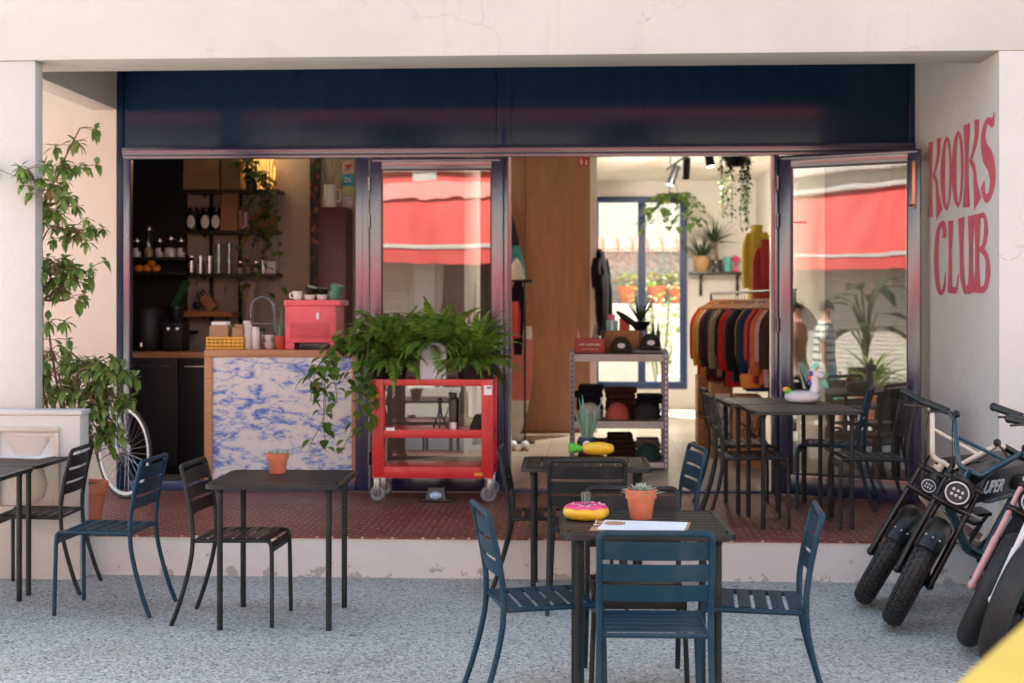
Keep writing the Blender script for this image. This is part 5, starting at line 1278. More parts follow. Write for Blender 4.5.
for dx, ww, hh, lab, rz in ((-.055, .15, .185, 'lighter cardboard box standing in the yellow crate', 0), (.08, .085, .165, 'narrow cardboard box leaning in the yellow crate', .12)):
    b = thing('carton', lab, 'box', bar(228, dz=.0045)); b.location.x += dx; b.rotation_euler = (0, rz, 0); q = MB(); q.box(-ww / 2, ww / 2, -.08, .08, 0, hh, .003); q.build('box', M['card'], b); q = MB(); q.box(-ww / 2 + .01, ww / 2 - .01, -.07, .05, hh + .0005, hh + .03, .01); q.build('contents', M['paper'] if rz == 0 else M['card'], b)
for px, h, lab in ((247, .225, 'taller white bottle beside the yellow crate'), (255.5, .175, 'shorter white bottle next to the taller one')):
    t = thing('white_bottle', lab, 'bottle', bar(px), 0, 'white bottles on the bar counter'); MB().lathe([(.033, 0), (.034, .01), (.034, h * .86), (.028, h * .9)], n=20).build('body', M['ceramic'], t); MB().lathe([(.029, h * .9 + .0005), (.029, h), (.0001, h)], n=18).build('cap', M['paper'], t)
t = thing('brown_jar', 'small jar with a dark lid on the bar counter', 'jar', bar(262, 11.35)); MB().lathe([(.03, 0), (.032, .12), (.025, .14)], n=18).build('jar', M['jarglass'], t); MB().lathe([(.028, .004), (.028, .1), (.0001, .1)], n=16).build('contents', M['card'], t); MB().lathe([(.028, .1405), (.028, .165), (.0001, .165)], n=16).build('lid', M['black'], t)
for i, lab in enumerate(('lower white bowl in the stack beside the aloe', 'upper white bowl in the stack beside the aloe')): t = thing('white_bowl', lab, 'bowl', bar(269, 11.30, .056 * i), 0, 'white bowls stacked by the aloe'); MB().lathe([(.028, 0), (.042, .02), (.046, .055), (.042, .055), (.03, .01), (.0001, .01)], n=20).build('bowl', M['ceramic'], t)
t = thing('mixer_tap', 'tall arched black tap behind the bar counter', 'tap', (WX(272, 11.5), 11.5, bz)); q = MB(); z0_ = 0; q.tube(spline([(.02, 0, 0), (.02, 0, .25), (0, -.01, .37), (-.08, -.03, .42), (-.155, -.05, .36), (-.165, -.05, .24)], 6), .012, 10); q.build('spout', M['zinc'], t); q = MB(); q.tube([(.02, 0, .20), (-.15, -.045, .20)], .006, 6); q.build('arm', M['zinc'], t); q = MB(); q.lathe([(.028, 0), (.028, .03), (.02, .04)], (.02, 0, 0), 16); q.build('base', M['zinc'], t)
t = thing('aloe_pot', 'aloe in a red plastic pot by the pink machine', 'potted plant', bar(281)); MB().lathe([(.042, 0), (.055, .085), (.059, .085), (.059, .105), (.05, .105), (.048, .09), (.0001, .09)], n=22).build('pot', M['redterra'], t)
mb = MB(); rnd = random.Random(8)
for i in range(12): a = i * 2.399; leaf3(mb, (math.cos(a) * .016, math.sin(a) * .016, .09), V((math.cos(a) * .42, math.sin(a) * .42, 1)), rnd.uniform(.12, .24), .03, .1, .01)
mb.build('leaves', M['aloe'], t)
t = thing('espresso_machine', 'pink lacquered coffee machine with cups on top', 'coffee machine', (WX(314, 11.2), 11.2, bz)); w = WX(339, 11.05) - WX(288.5, 11.05)
q = MB(); q.box(-w / 2, w / 2, -.15, .22, .055, .385, .008); q.build('body', M['pink'], t)
q = MB(); q.box(-w / 2 - .006, w / 2 + .04, -.17, .23, .345, .39, .006); q.build('cup_tray', M['pink'], t)
for s in (-1, 1): q = MB(); q.box(s * w / 2 - s * .07, s * w / 2, -.14, .2, 0, .0545, .004); q.build('foot', M['pink'], t)
q = MB(); q.box(-w / 2 + .04, w / 2 - .05, -.156, -.1505, .09, .21, .002); pnl = q.build('front_panel', mat('deep_pink', (.60, .06, .085), .4), t)
q = MB()
for i in range(9): q.box(-.10 + i * .024, -.09 + i * .024, -.159, -.1565, .12 + .012 * math.sin(i * .8), .135 + .012 * math.sin(i * .8))
q.build('emblem', M['pink'], pnl)
q = MB(); q.prism(rrect(.022, .055, .010), lambda a, b, d: (a + .06, d, b + .265), -.158, -.1505); q.build('badge', M['paper'], t)
q = MB(); q.box(-.09, .16, -.14, .14, .004, .05, .003); q.build('drip_tray', M['black'], t)
zc2 = bz + .39
def cup(label, px, r, h, m, z, tilt=0.0, name='cup', Y=11.14, rin=None):
    t = thing(name, label, 'cup', (WX(px, Y), Y, z), 0, 'cups on the pink coffee machine'); t.rotation_euler = (tilt * .6, tilt, 0)
    MB().lathe([(r * .62, 0), (r * .85, h * .25), (r, h), (r * .94, h), (r * .78, h * .25), (.0001, h * .12)], n=24).build('bowl', m, t)
    if rin: MB().lathe([(.0001, h * .125), (r * .775, h * .26), (r * .932, h * .99)], n=24).build('glaze', M['ceramic'], t)
    return t
c = cup('white cup with handle at left of the machine top', 297.5, .040, .070, M['ceramic'], zc2); q = MB(); q.tube(bend([(-.036, 0, .055), (-.062, 0, .055), (-.062, 0, .018), (-.03, 0, .018)], .02), .006, 6); q.build('handle', M['ceramic'], c)
cup('white bowl cup under the left black cup', 309.5, .046, .042, M['ceramic'], zc2); cup('black cup tilted on left white bowl', 310.5, .050, .062, M['ceramicblack'], zc2 + .045, .28, rin=1)
cup('white bowl cup under the right black cup', 322, .046, .042, M['ceramic'], zc2); cup('black cup lying over right white bowl', 322.5, .048, .050, M['ceramicblack'], zc2 + .045, .12, rin=1)
cup('green cup at the right of the machine top', 335, .055, .07, M['ceramicgreen'], zc2, rin=1); cup('green cup tilted on the other green cup', 336, .058, .07, M['ceramicgreen'], zc2 + .052, .22, rin=1)
# warm point light added for the wicker lamp, set above and before its shade
bl_ = bpy.data.lights.new('bulb', 'POINT'); bl_.energy = 1.8; bl_.color = (1, .66, .36); bl_.shadow_soft_size = .08
bo = bpy.data.objects.new('bulb', bl_); COL.objects.link(bo); bo.location = (WX(262, 13.44), 13.30, z1 + .55)
# ================================================================ THE SHOP
def ipos(px, z, Y): return (WX(px, Y), Y, z)
# metal shelving with caps
RY0, RY1 = 12.30, 12.75
rx0, rx1 = WX(569.5, RY0), WX(668.5, RY0)
rk = thing('metal_shelving', 'slotted metal shelving unit full of caps and folded clothes', 'shelf', ((rx0 + rx1) / 2, (RY0 + RY1) / 2, ZT))
zs = [WZ(620, 353, RY0), WZ(620, 420, RY0), WZ(620, 461, RY0)]
for x0, sx in ((rx0, 1), (rx1, -1)):
    for y0, sy in ((RY0, 1), (RY1, -1)):
        q = MB(); q.box(x0, x0 + sx * .042, y0, y0 + sy * .004, ZT, zs[0] + .01); q.box(x0, x0 + sx * .004, y0 + sy * .0045, y0 + sy * .042, ZT, zs[0] + .01)
        p_ = q.build('post', M['zinc'], rk, world=True)
        if sy == 1:
            h = MB()
            for k in range(22): z = ZT + .03 + k * .045; h.box(x0 + sx * .016, x0 + sx * .028, y0 - .0012, y0 - .0002, z, z + .022)
            h.build('slot_plates', M['paper'] if sx < 0 else M['black'], p_, world=True)  # pale plates imitate light through the right post's slots; left ones are black
beam = mat('cream_beam', (.62, .57, .53), .5)
for z in zs:
    h = .075 if z > .5 else .06
    q = MB(); q.box(rx0 + .043, rx1 - .043, RY0 + .001, RY0 + .02, z - h, z - .012, .003); q.box(rx0 + .043, rx1 - .043, RY1 - .02, RY1 - .001, z - h, z - .012, .003)
    q.build('beam', beam, rk, world=True)
    q = MB(); q.box(rx0 + .005, rx1 - .005, RY0 + .005, RY1 - .005, z - .0115, z, .002); q.build('shelf_board', M['darkwood'], rk, world=True)
def cap(label, px, z, m, face=-90, Y=12.42, badge=None, wid=1.0, lying=False):
    t = thing('baseball_cap', label, 'cap', ipos(px, z, Y), rad(face + 90), 'caps on the metal shelving')
    mb = MB(); vs = []; fs = []; n = 24; m_ = 9
    for i in range(m_ + 1):
        th = (PI / 2) * i / m_
        for k in range(n):
            a = 2 * PI * k / n; r = .092 * math.cos(th) ** .75; vs.append((r * wid * math.cos(a), r * 1.12 * math.sin(a), .022 + .112 * math.sin(th) ** 1.1 * (1 + .04 * math.cos(6 * a))))
    for i in range(m_):
        for k in range(n): l = (k + 1) % n; fs.append((i * n + k, i * n + l, (i + 1) * n + l, (i + 1) * n + k))
    base = [(x, y, .0) for x, y, z_ in vs[:n]]; vs += base; b0 = len(vs) - n
    for k in range(n): l = (k + 1) % n; fs.append((b0 + k, b0 + l, l, k))
    mb.add(vs, fs); cr = mb.build('crown', m, t)
    q = MB(); q.ball((0, 0, .136), .008, 8, 5); q.build('button', m, cr)
    v = MB(); vs = []; fs = []; n2 = 14
    for i in range(n2 + 1):
        a = -PI * .86 + PI * .72 * i / n2; 
        for r, dz in ((.094, .020), (.165, .006)):
            x = r * wid * math.cos(a) * (1 if r < .1 else .80); y = (r * 1.08 if r < .1 else r * 1.0) * math.sin(a) - (.0 if r < .1 else .012); c = .016 * (1 - abs(math.cos(a)) ** 2) 
            vs += [(x, y, dz + c), (x, y, dz + c - .005)]
    for i in range(n2): p = i * 4; q_ = p + 4; fs += [(p, p + 2, q_ + 2, q_), (p + 1, q_ + 1, q_ + 3, p + 3), (p + 2, p + 3, q_ + 3, q_ + 2), (p, q_, q_ + 1, p + 1)]
    fs += [(0, 1, 3, 2)]; v.add(vs, fs); v.build('peak', m, t)
    if badge is not None:
        b = MB(); vs = [(.034 * math.cos(2 * PI * k / 16), -.1045 + .013 * (math.sin(2 * PI * k / 16) * .5 + .5) ** 1.5 - .0015, .063 + .022 * math.sin(2 * PI * k / 16)) for k in range(16)]
        b.add(vs + [(0, -.104, .063)], [(k, (k + 1) % 16, 16) for k in range(16)]); b.build('badge', badge, cr, solid=False)
    return t
cz = [z for z in zs]
c_white = mat('cream_cotton', (.62, .56, .47), .9); c_red = mat('red_cotton', (.55, .10, .085), .9); c_dk = mat('charcoal_cotton', (.025, .03, .028), .9); c_gr = mat('bottle_green_cotton', (.02, .055, .045), .9); c_ol = mat('olive_cotton', (.05, .045, .02), .9)
cap('olive and white cap standing on top of the shelving', 621, cz[0], c_ol, -90, 12.40, M['paper'])
cap('black cap with oval badge on top of shelving', 650.5, cz[0] + .026, c_dk, -90, 12.42, M['vinylwhite'])
cap('cream cap in a row on the middle shelf', 589.5, cz[1], c_white, 90, 12.43, wid=1.12); cap('coral red cap on the middle shelf', 617.5, cz[1], c_red, 90, 12.43, wid=1.12); cap('charcoal cap at right end of middle shelf', 646, cz[1], c_dk, 90, 12.43, M['vinylwhite'], wid=1.15)
cap('bottle green cap on the lowest shelf', 648, cz[2], c_gr, 90, 12.42, wid=1.2)
t = thing('red_crate', 'small red crate of cards at left end of shelving top', 'crate', ipos(589.5, cz[0], 12.45)); w = .255
q = MB(); q.box(-w / 2, w / 2, -.10, -.088, .004, .125, .003); q.box(-w / 2, w / 2, .088, .10, .004, .125, .003); q.box(-w / 2, -w / 2 + .012, -.0875, .0875, .004, .125, .003); q.box(w / 2 - .012, w / 2, -.0875, .0875, .004, .125, .003); q.box(-w / 2, w / 2, -.1, .1, 0, .0035); q.build('crate_body', mat('brick_red', (.42, .05, .035), .5), t)
q = MB(); x = -.09; rnd = random.Random(5)
for k in range(16):
    wl = rnd.choice((.007, .008, .009)); 
    if k not in (4, 11): q.box(x, x + wl, -.1018, -.1005, .065, .078 - rnd.choice((0, .003)))
    x += wl + .0035
for k in range(12): q.box(-.07 + k * .0125, -.062 + k * .0125, -.1018, -.1005, .028, .033)
q.build('lettering', M['vinylwhite'], t)
for i in range(6): pass
t2 = thing('postcards', 'striped dark cards standing in the red crate', 'cards', ipos(595, cz[0] + .004, 12.45)); q = MB()
for i in range(6): q.box(-.05 + i * .018, -.041 + i * .018, -.06, .06, 0, .235 - .006 * i, .0, Matrix.Rotation(.22, 4, 'Y'))
q.build('cards', stripes_mat('card_stripes', [(0, (.04, .035, .03)), (.6, (.5, .45, .4))], 60, 'Y'), t2)
t2 = thing('flyers', 'pale pink flyers standing in the red crate', 'flyers', ipos(580, cz[0] + .004, 12.45)); q = MB()
for i in range(4): q.box(-.025 + i * .014, -.018 + i * .014, -.05, .05, 0, .20 - i * .012, 0, Matrix.Rotation(-.06 * i, 4, 'Y'))
q.build('sheets', mat('pale_pink_paper', (.72, .42, .42), .8), t2)
t = thing('wooden_crate', 'old wooden crate at the back of the shelving top', 'crate', ipos(620, cz[0], 12.64)); q = MB(); q.box(-.17, .17, -.09, .09, 0, .19, .006); q.build('crate_body', M['crate'], t)
for dx, dz, sz, mm, lab in ((-.07, .19, (.10, .08, .09), M['teal'], 'teal and white gift box on the wooden crate'), (.04, .19, (.09, .08, .11), M['redterra'], 'dark red box on the wooden crate'), (-.075, .281, (.06, .06, .05), M['hotpink'], 'tiny pink box on top of the teal box')):
    t = thing('gift_box', lab, 'box', ipos(620, cz[0] + dz, 12.62)); t.location.x += dx; q = MB(); q.box(-sz[0] / 2, sz[0] / 2, -sz[1] / 2, sz[1] / 2, 0, sz[2], .004); q.build('carton', mm, t)
    if mm is M['teal']: q = MB(); q.box(-.012, .012, -sz[1] / 2 - .001, sz[1] / 2 + .001, -.000, sz[2] + .001); q.build('band', M['paper'], t)
t = thing('aloe_bowl', 'spiky plant in a black bowl on the wooden crate', 'potted plant', ipos(640, cz[0] + .19, 12.64)); MB().lathe([(.04, 0), (.085, .05), (.09, .08), (.078, .08), (.0001, .06)], n=20).build('bowl', M['black'], t); mb = MB(); rnd = random.Random(9)
for i in range(11): a = i * 2.399; leaf3(mb, (0, 0, .07), V((math.cos(a) * .6, math.sin(a) * .5, 1)), rnd.uniform(.18, .32), .024, .15, .008)
mb.build('leaves', M['dimleaf'], t)
t = thing('black_shoe', 'long black sandal slanting across the boxes', 'shoe', ipos(628, cz[0] + .225, 12.55)); q = MB(); q.ball((0, 0, .06), .05, 14, 8, (2.6, .7, .55), Matrix.Rotation(.62, 3, 'Y')); q.build('sole', M['blackmatt'], t)
t = thing('folded_cloth', 'flat grey folded cloth under the black cap', 'cloth', ipos(650, cz[0], 12.42)); MB().box(-.15, .15, -.11, .11, 0, .024, .010).build('cloth', mat('grey_wool', (.20, .21, .24), .95), t)
for i in range(2): t = thing('amber_bottle', ('amber glass bottle touching the bowl of the spiky plant', 'amber glass bottle left of the black cap')[i], 'bottle', ipos(642, cz[0], 12.66), 0, 'amber bottles on the shelving'); t.location.x += i * .05 - .01; MB().lathe([(.022, 0), (.024, .11), (.009, .16), (.009, .215)], n=12).build('glass', M['board'], t)
for i, dx in enumerate((0, .045)): t = thing('slim_bottle', ('slim dark bottle left behind the black cap', 'slim dark bottle right behind the black cap')[i], 'bottle', ipos(653, cz[0], 12.66)); t.location.x += dx; MB().lathe([(.018, 0), (.018, .17), (.008, .20), (.008, .25)], n=12).build('glass', M['black'], t)
# folded clothing heaps
def heap(label, px0, px1, z, h, m, Y, seed):
    x0, x1 = WX(px0, Y), WX(px1, Y); t = thing('folded_clothes', label, 'clothes', ((x0 + x1) / 2, Y, z), 0, 'folded clothes on the metal shelving'); rnd = random.Random(seed)
    mb = MB(); w = x1 - x0; k = 5
    for i in range(k):
        ww = w * rnd.uniform(.8, 1.0); zz = h / k
        mb.box(-ww / 2, ww / 2, -.13, .13, i * zz + .001, (i + 1) * zz - .001, zz * .4, Matrix.Translation((rnd.uniform(-.012, .012), rnd.uniform(-.02, .02), 0)) @ Matrix.Rotation(rnd.uniform(-.04, .04), 4, 'Z'))
    mb.build('clothes', m, t); return t
dk = [mat('dark_cloth', c, .95, var=.3, scale=20, bmp=.3, spec=.08) for c in ((.012, .012, .014), (.04, .018, .014), (.016, .02, .028), (.10, .03, .02), (.16, .12, .09))]
heap('stack of black folded clothes at left of middle shelf', 575, 605, cz[1], .29, dk[0], 12.62, 1); heap('stack of dark brown folded clothes on middle shelf', 604, 637, cz[1], .27, dk[1], 12.62, 2); heap('stack of black and red folded clothes right on middle shelf', 635, 662, cz[1], .21, dk[0], 12.62, 3)
heap('dark folded clothes at left of lowest shelf', 576, 607, cz[2], .17, dk[3], 12.52, 4); heap('brown folded clothes in middle of lowest shelf', 605, 636, cz[2], .22, dk[1], 12.60, 5); heap('pale folded cloth behind the bottle green cap', 634, 661, cz[2], .17, dk[4], 12.62, 6)
# clothes hung on the partition end and beside the shelving
def loftcloth(mb, rings, n=20, wob=.0, seed=0):
    rnd = random.Random(seed); ph = rnd.uniform(0, 6); vs = []; fs = []
    for c, rx, ry in rings:
        for k in range(n): a = 2 * PI * k / n; w_ = 1 + wob * math.sin(a * 5 + ph + c[2] * 6); vs.append((c[0] + rx * w_ * math.cos(a), c[1] + ry * w_ * math.sin(a), c[2]))
    m = len(rings)
    for i in range(m - 1):
        for k in range(n): l = (k + 1) % n; fs.append((i * n + k, i * n + l, (i + 1) * n + l, (i + 1) * n + k))
    fs += [tuple(range(n)), tuple((m - 1) * n + k for k in range(n))]; mb.add(vs, fs)
def garment(name, label, cat, loc, rz, m, L=.70, sl=.52, seed=0, group=None, hanger=True, wide=1.0):
    t = thing(name, label, cat, loc, rz, group); mb = MB(); rnd = random.Random(seed)
    loftcloth(mb, [((0, 0, -L), .225 * wide, .045), ((0, 0, -L * .75), .222 * wide, .05), ((0, 0, -L * .45), .215 * wide, .055), ((0, 0, -.18), .212 * wide, .055), ((0, 0, -.09), .20 * wide, .052), ((0, 0, -.045), .13 * wide, .045), ((0, 0, -.005), .072, .04), ((0, 0, .012), .06, .036)], 24, .03 + .012 * (seed % 4), seed)
    for s in (-1, 1):
        mb.tube(spline([(s * .165 * wide, 0, -.085), (s * .235 * wide, 0, -.17), (s * .262 * wide, -.01, -.32), (s * .265 * wide, -.015, -sl)], 4), [.05] * 4 + [.055] * 4 + [.05] * 4 + [.04], 10)
    mb.build('cloth', m, t)
    if hanger:
        h = MB(); h.tube(spline([(-.17, 0, -.055), (-.08, 0, -.012), (0, 0, .03), (.08, 0, -.012), (.17, 0, -.055)], 4), .011, 8); h.tube(bend([(0, 0, .03), (0, 0, .075), (.022, 0, .095), (0, 0, .115), (-.018, 0, .10)], .014), .003, 6); h.build('hanger', M['board'], t)
    return t
garment('hung_jacket', 'black jacket hanging at the end of the plywood partition', 'jacket', (WX(603, 15.7), 15.78, WZ(603, 268, 15.7)), rad(70), dk[0], .75, .6, 3, hanger=False, wide=.5); garment('hung_jacket', 'short black jacket hanging above the longer black one', 'jacket', (WX(600.5, 15.8), 15.80, WZ(600, 252, 15.8)), rad(60), dk[0], .55, .4, 4, hanger=False, wide=.45)
t = thing('coat_hook', 'dark wall hook at the end of the partition', 'hook', (WX(599, 15.9), 15.93, WZ(600, 250, 15.9))); MB().box(-.03, .03, -.1, .05, -.01, .01, .003).build('hook', M['black'], t)
# clothes rail
A_, B_ = V((WX(713, 14.6), 14.6, 1.80)), V((WX(792, 12.0), 12.0, 1.80)); dR = (B_ - A_); LR = dR.length; dR.normalize()
t = thing('clothes_rail', 'black clothes rail holding a row of jackets and sweaters', 'clothes rail', (A_.x, A_.y, ZT))
q = MB(); q.tube([A_ - dR * .1, B_ + dR * .1], .013, 8); q.build('rail', M['black'], t, world=True)
for P_ in (A_ - dR * .08, B_ + dR * .08):
    q = MB(); q.tube([(P_.x, P_.y, 1.785), (P_.x, P_.y, ZT + .03)], .013, 8); q.box(P_.x - .2, P_.x + .2, P_.y - .02, P_.y + .02, ZT, ZT + .03, .004); q.build('upright', M['black'], t, world=True)
cols = [('crimson', (.52, .03, .05), .95), ('bright red', (.55, .05, .04), .8), ('mustard', (.55, .30, .04), .72), ('oxblood', (.16, .02, .025), .75), ('charcoal', (.03, .03, .033), .7), ('moss green', (.08, .085, .04), .68), ('khaki', (.30, .24, .15), .7), ('jet black', (.012, .012, .013), .7), ('soft black', (.02, .018, .02), .78), ('scarlet', (.50, .03, .03), .78), ('midnight blue', (.015, .022, .05), .72), ('sooty black', (.015, .015, .014), .7), ('camel', (.40, .27, .15), .78), ('navy', (.02, .035, .09), .78), ('tomato red', (.60, .08, .04), .70), ('rust orange', (.55, .16, .05), .70), ('lilac pink', (.55, .36, .40), .72), ('dark brown', (.05, .03, .02), .85)]
for k_, e_ in ((3, ('pale cream', (.55, .47, .36), .66)), (7, ('plum', (.09, .02, .05), .74)), (12, ('slate grey', (.09, .10, .12), .72)), (16, ('dark olive', (.05, .055, .025), .76)), (19, ('wine', (.22, .02, .035), .7))): cols.insert(k_, e_)
for i, (nm, c, L) in enumerate(cols):
    p = A_ + dR * (LR * (i + .3) / len(cols)); garment('hung_garment', nm + ' garment hanging on the clothes rail', 'garment', (p.x, p.y, 1.80 - .105), math.atan2(dR.y, dR.x) + PI / 2 + random.Random(i).uniform(-.12, .12), mat('cloth_' + nm.replace(' ', '_'), c, .92, var=.15, scale=14, bmp=.2, bscale=20, spec=.12), L, .5 + .06 * (i % 3), i, 'garments on the clothes rail', wide=.80 + .05 * (i % 3))
t = thing('orange_bag', 'orange cloth pouch hanging below the jackets', 'pouch', (WX(752, 12.6), 12.6, .87)); t.location.z = WZ(752, 388, 12.6); q = MB(); loftcloth(q, [((0, 0, 0), .09, .03), ((0, 0, .10), .11, .04), ((0, 0, .19), .07, .02)], 16, .05, 2); q.build('pouch', M['orange'], t); q = MB(); q.tube([(-.05, 0, .185), (0, 0, .45), (.05, 0, .185)], .004, 5); q.build('strap', M['black'], t)
# crates below the rail
def shopcrate(label, px0, px1, y0px, Y, front):
    x0, x1 = WX(px0, Y), WX(px1, Y); z1_ = WZ(px0, y0px, Y); t = thing('display_crate', label, 'crate', ((x0 + x1) / 2, Y + .2, ZT), 0, 'wooden crates under the clothes rail')
    q = MB(); q.box(x0, x1, Y, Y + .4, ZT, z1_, .006); q.build('crate_body', M['crate'], t, world=True)
    q = MB(); q.box(x0 + .03, x1 - .03, Y - .008, Y - .001, ZT + .05, z1_ - .09, .003); fr = q.build('front_board', front, t, world=True)
    q = MB(); rnd = random.Random(px0)
    for k in range(6): q.tube(spline([((x0 + x1) / 2 + rnd.uniform(-.10, .10), Y - .0095, rnd.uniform(ZT + .15, z1_ - .16)) for _ in range(4)], 4), .004, 4)
    q.build('scribble', M['black'], fr, world=True)
shopcrate('far wooden crate under the clothes rail', 698, 713, 376, 14.3, M['crate']); shopcrate('wooden crate with white scribbled front under the rail', 712, 733, 384, 13.4, M['whitecloth']); shopcrate('nearest wooden crate under the clothes rail', 737, 762, 396, 12.5, M['crate'])
# shelf with plants on the rear wall
z = WZ(715, 272, YB - .2); t = thing('plant_shelf', 'dark shelf with two plants on the rear shop wall', 'shelf', (WX(715, YB), YB - .02, z)); x0, x1 = WX(688.5, YB), WX(743, YB)
q = MB(); q.box(x0, x1, YB - .34, YB - .003, z - .035, z, .004); q.build('shelf_board', M['black'], t, world=True)
for px in (700.5, 737): x = WX(px, YB); q = MB(); q.box(x - .02, x + .02, YB - .05, YB - .003, z - .33, z - .036, .003); q.box(x - .018, x + .018, YB - .3, YB - .051, z - .06, z - .036, .003); q.build('bracket', M['black'], t, world=True)
def spiky(label, px, potm, h, n, L, seed, kind='pot'):
    t = thing('yucca', label, 'potted plant', ipos(px, z, YB - .19)); MB().lathe([(.085, 0), (.12, h * .6), (.115, h), (.10, h), (.0001, h - .03)] if kind == 'pot' else [(.07, 0), (.08, h), (.07, h), (.0001, h - .02)], n=24).build('pot', potm, t); mb = MB(); rnd = random.Random(seed); top = h
    if kind != 'pot': q = MB(); q.tube([(0, 0, h - .02), (-.03, 0, h + .28)], .028, 8); q.build('trunk', M['bark'], t); top = h + .27
    for i in range(n): a = i * 2.399; leaf3(mb, ((-.03 if kind != 'pot' else 0) + math.cos(a) * .02, math.sin(a) * .02, top - .02), V((math.cos(a), math.sin(a), rnd.uniform(.1, 1.8))), L * rnd.uniform(.75, 1.1), .035, .35, .006)
    mb.build('leaves', M['dimleaf'], t)
spiky('spiky plant in a woven basket on the rear shelf', 701.5, M['basket'], .22, 26, .42, 2); spiky('small palm in a patterned pot on rear shelf', 716.5, patchwork_mat('dotted_pot', [(.6, .56, .5), (.06, .06, .06)], (40, 40, 40)), .17, 22, .40, 5, 'palm')
t = thing('vase', 'teal vase on the rear shelf beside palm', 'vase', ipos(727.5, z, YB - .17)); MB().lathe([(.05, 0), (.06, .05), (.05, .16), (.06, .21), (.05, .21), (.0001, .05)], n=18).build('vase', M['teal'], t)
t = thing('pink_figure', 'hot pink lily shaped ornament at shelf end', 'ornament', ipos(735.5, z, YB - .17)); q = MB(); q.lathe([(.05, 0), (.05, .03), (.015, .05), (.015, .12), (.07, .20), (.02, .23)], n=14); q.build('body', M['hotpink'], t)
# coats on the right wall
t = thing('wall_hook', 'dark wall hook above the yellow jacket', 'hook', (2.27, 15.4, WZ(760, 222, 15.3))); MB().box(-.25, .03, -.012, .012, -.01, .01, .003).build('hook', M['black'], t)
garment('yellow_jacket', 'yellow jacket with pink patch hanging high on right wall', 'jacket', (WX(757, 15.2), 15.2, WZ(757, 226, 15.2)), rad(-35), mat('acid_yellow', (.55, .48, .05), .8), .86, .66, 5, hanger=False, wide=.45)
garment('red_jacket', 'dark red jacket hanging beside the yellow one', 'jacket', (WX(768, 14.6), 14.7, WZ(768, 240, 14.6)), rad(-45), mat('deep_red', (.32, .025, .03), .85), .76, .6, 6, hanger=False, wide=.45)
# track light with spots
TZ = 3.30; ta, tb = V((WX(667, 17.0), 17.0, TZ)), V((WX(716, 13.6), 13.6, TZ))
t = thing('track_light', 'black ceiling track with three cylinder spotlights', 'track light', ((ta.x + tb.x) / 2, 15.3, TZ)); dT = (tb - ta).normalized(); q = MB(); q.tube([ta, tb], .018, 4); [q.tube([ta + dT * f, ta + dT * f + V((0, 0, .135))], .006, 6) for f in (.3, 2.9)]; q.build('track', M['black'], t, world=True)
spots = []
le, lnt2, lb2 = newmat('lamp_lens'); lb2.inputs['Emission Color'].default_value = (1, .86, .68, 1); lb2.inputs['Emission Strength'].default_value = 3
for f, tgt in ((.75, V((-.8, 16.0, 1.6))), (1.55, V((.9, 19.6, 1.2))), (2.9, V((1.9, 13.5, 1.4)))):
    p = ta + dT * f + V((0, 0, -.06)); d = (tgt - p).normalized(); dd = (d + V((0, 0, -1.3))).normalized()
    q = MB(); q.tube([p, p + V((0, 0, .05))], .01, 6); q.tube([p - dd * .03, p + dd * .20], .045, 16); h = q.build('spotlight', M['black'], t, world=True)
    q = MB(); q.tube([p + dd * .2005, p + dd * .202], .036, 16); q.build('lens', le, h, world=True); spots.append((p + dd * .23, tgt))
for p, tgt in spots:
    l = bpy.data.lights.new('spot', 'SPOT'); l.energy = (150 if tgt.x < 0 else 82) if tgt.y > 15 else 16; l.color = (1, .90, .78); l.spot_size = rad(120); l.spot_blend = .6; l.shadow_soft_size = .05
    o = bpy.data.objects.new('spot', l); COL.objects.link(o); o.location = p; o.rotation_euler = (tgt - p).to_track_quat('-Z', 'Y').to_euler()
# hanging plants
t = thing('hanging_string_plant', 'dark string plant hanging from the shop ceiling', 'plant', (WX(735, 14.2), 14.2, 3.05)); MB().lathe([(.08, 0), (.13, .10), (.13, .14), (.0001, .14)], n=20).build('pot', M['black'], t); q = MB(); [q.tube([(.12 * math.cos(a), .12 * math.sin(a), .13), (0, 0, .38)], .003, 4) for a in (0, 2.1, 4.2)]; q.build('cord', M['black'], t)
rnd = random.Random(12); S_ = []
for i in range(16): a = rnd.uniform(0, 2 * PI); r = .125; dz = rnd.uniform(.25, .62); S_.append([(0, 0, .14), (r * math.cos(a), r * math.sin(a), .13), (r * 1.08 * math.cos(a), r * 1.08 * math.sin(a), -.1), (r * math.cos(a), r * math.sin(a), -dz)])
vines(t, S_, rnd, M['dimleaf'], .040, .022)
t = thing('hanging_fern', 'small leafy plant hanging in front of the rear window', 'plant', (WX(672, 18.6), 18.6, WZ(672, 203, 18.6))); MB().lathe([(.06, 0), (.10, .08), (.10, .11), (.0001, .11)], n=18).build('pot', M['black'], t); q = MB(); [q.tube([(.09 * math.cos(a), .09 * math.sin(a), .11), (0, 0, 3.43 - t.location.z)], .003, 4) for a in (0, 2.1, 4.2)]; q.build('cord', M['black'], t)
rnd = random.Random(15); S_ = []
for i in range(12): a = i * 1.9; S_.append([(0, 0, .10), (math.cos(a) * .16, math.sin(a) * .1, .12), (math.cos(a) * .33, math.sin(a) * .2, -.02), (math.cos(a) * .38, math.sin(a) * .22, -.18 - .15 * rnd.random())])
vines(t, S_, rnd, M['pothos'], .11, .07)
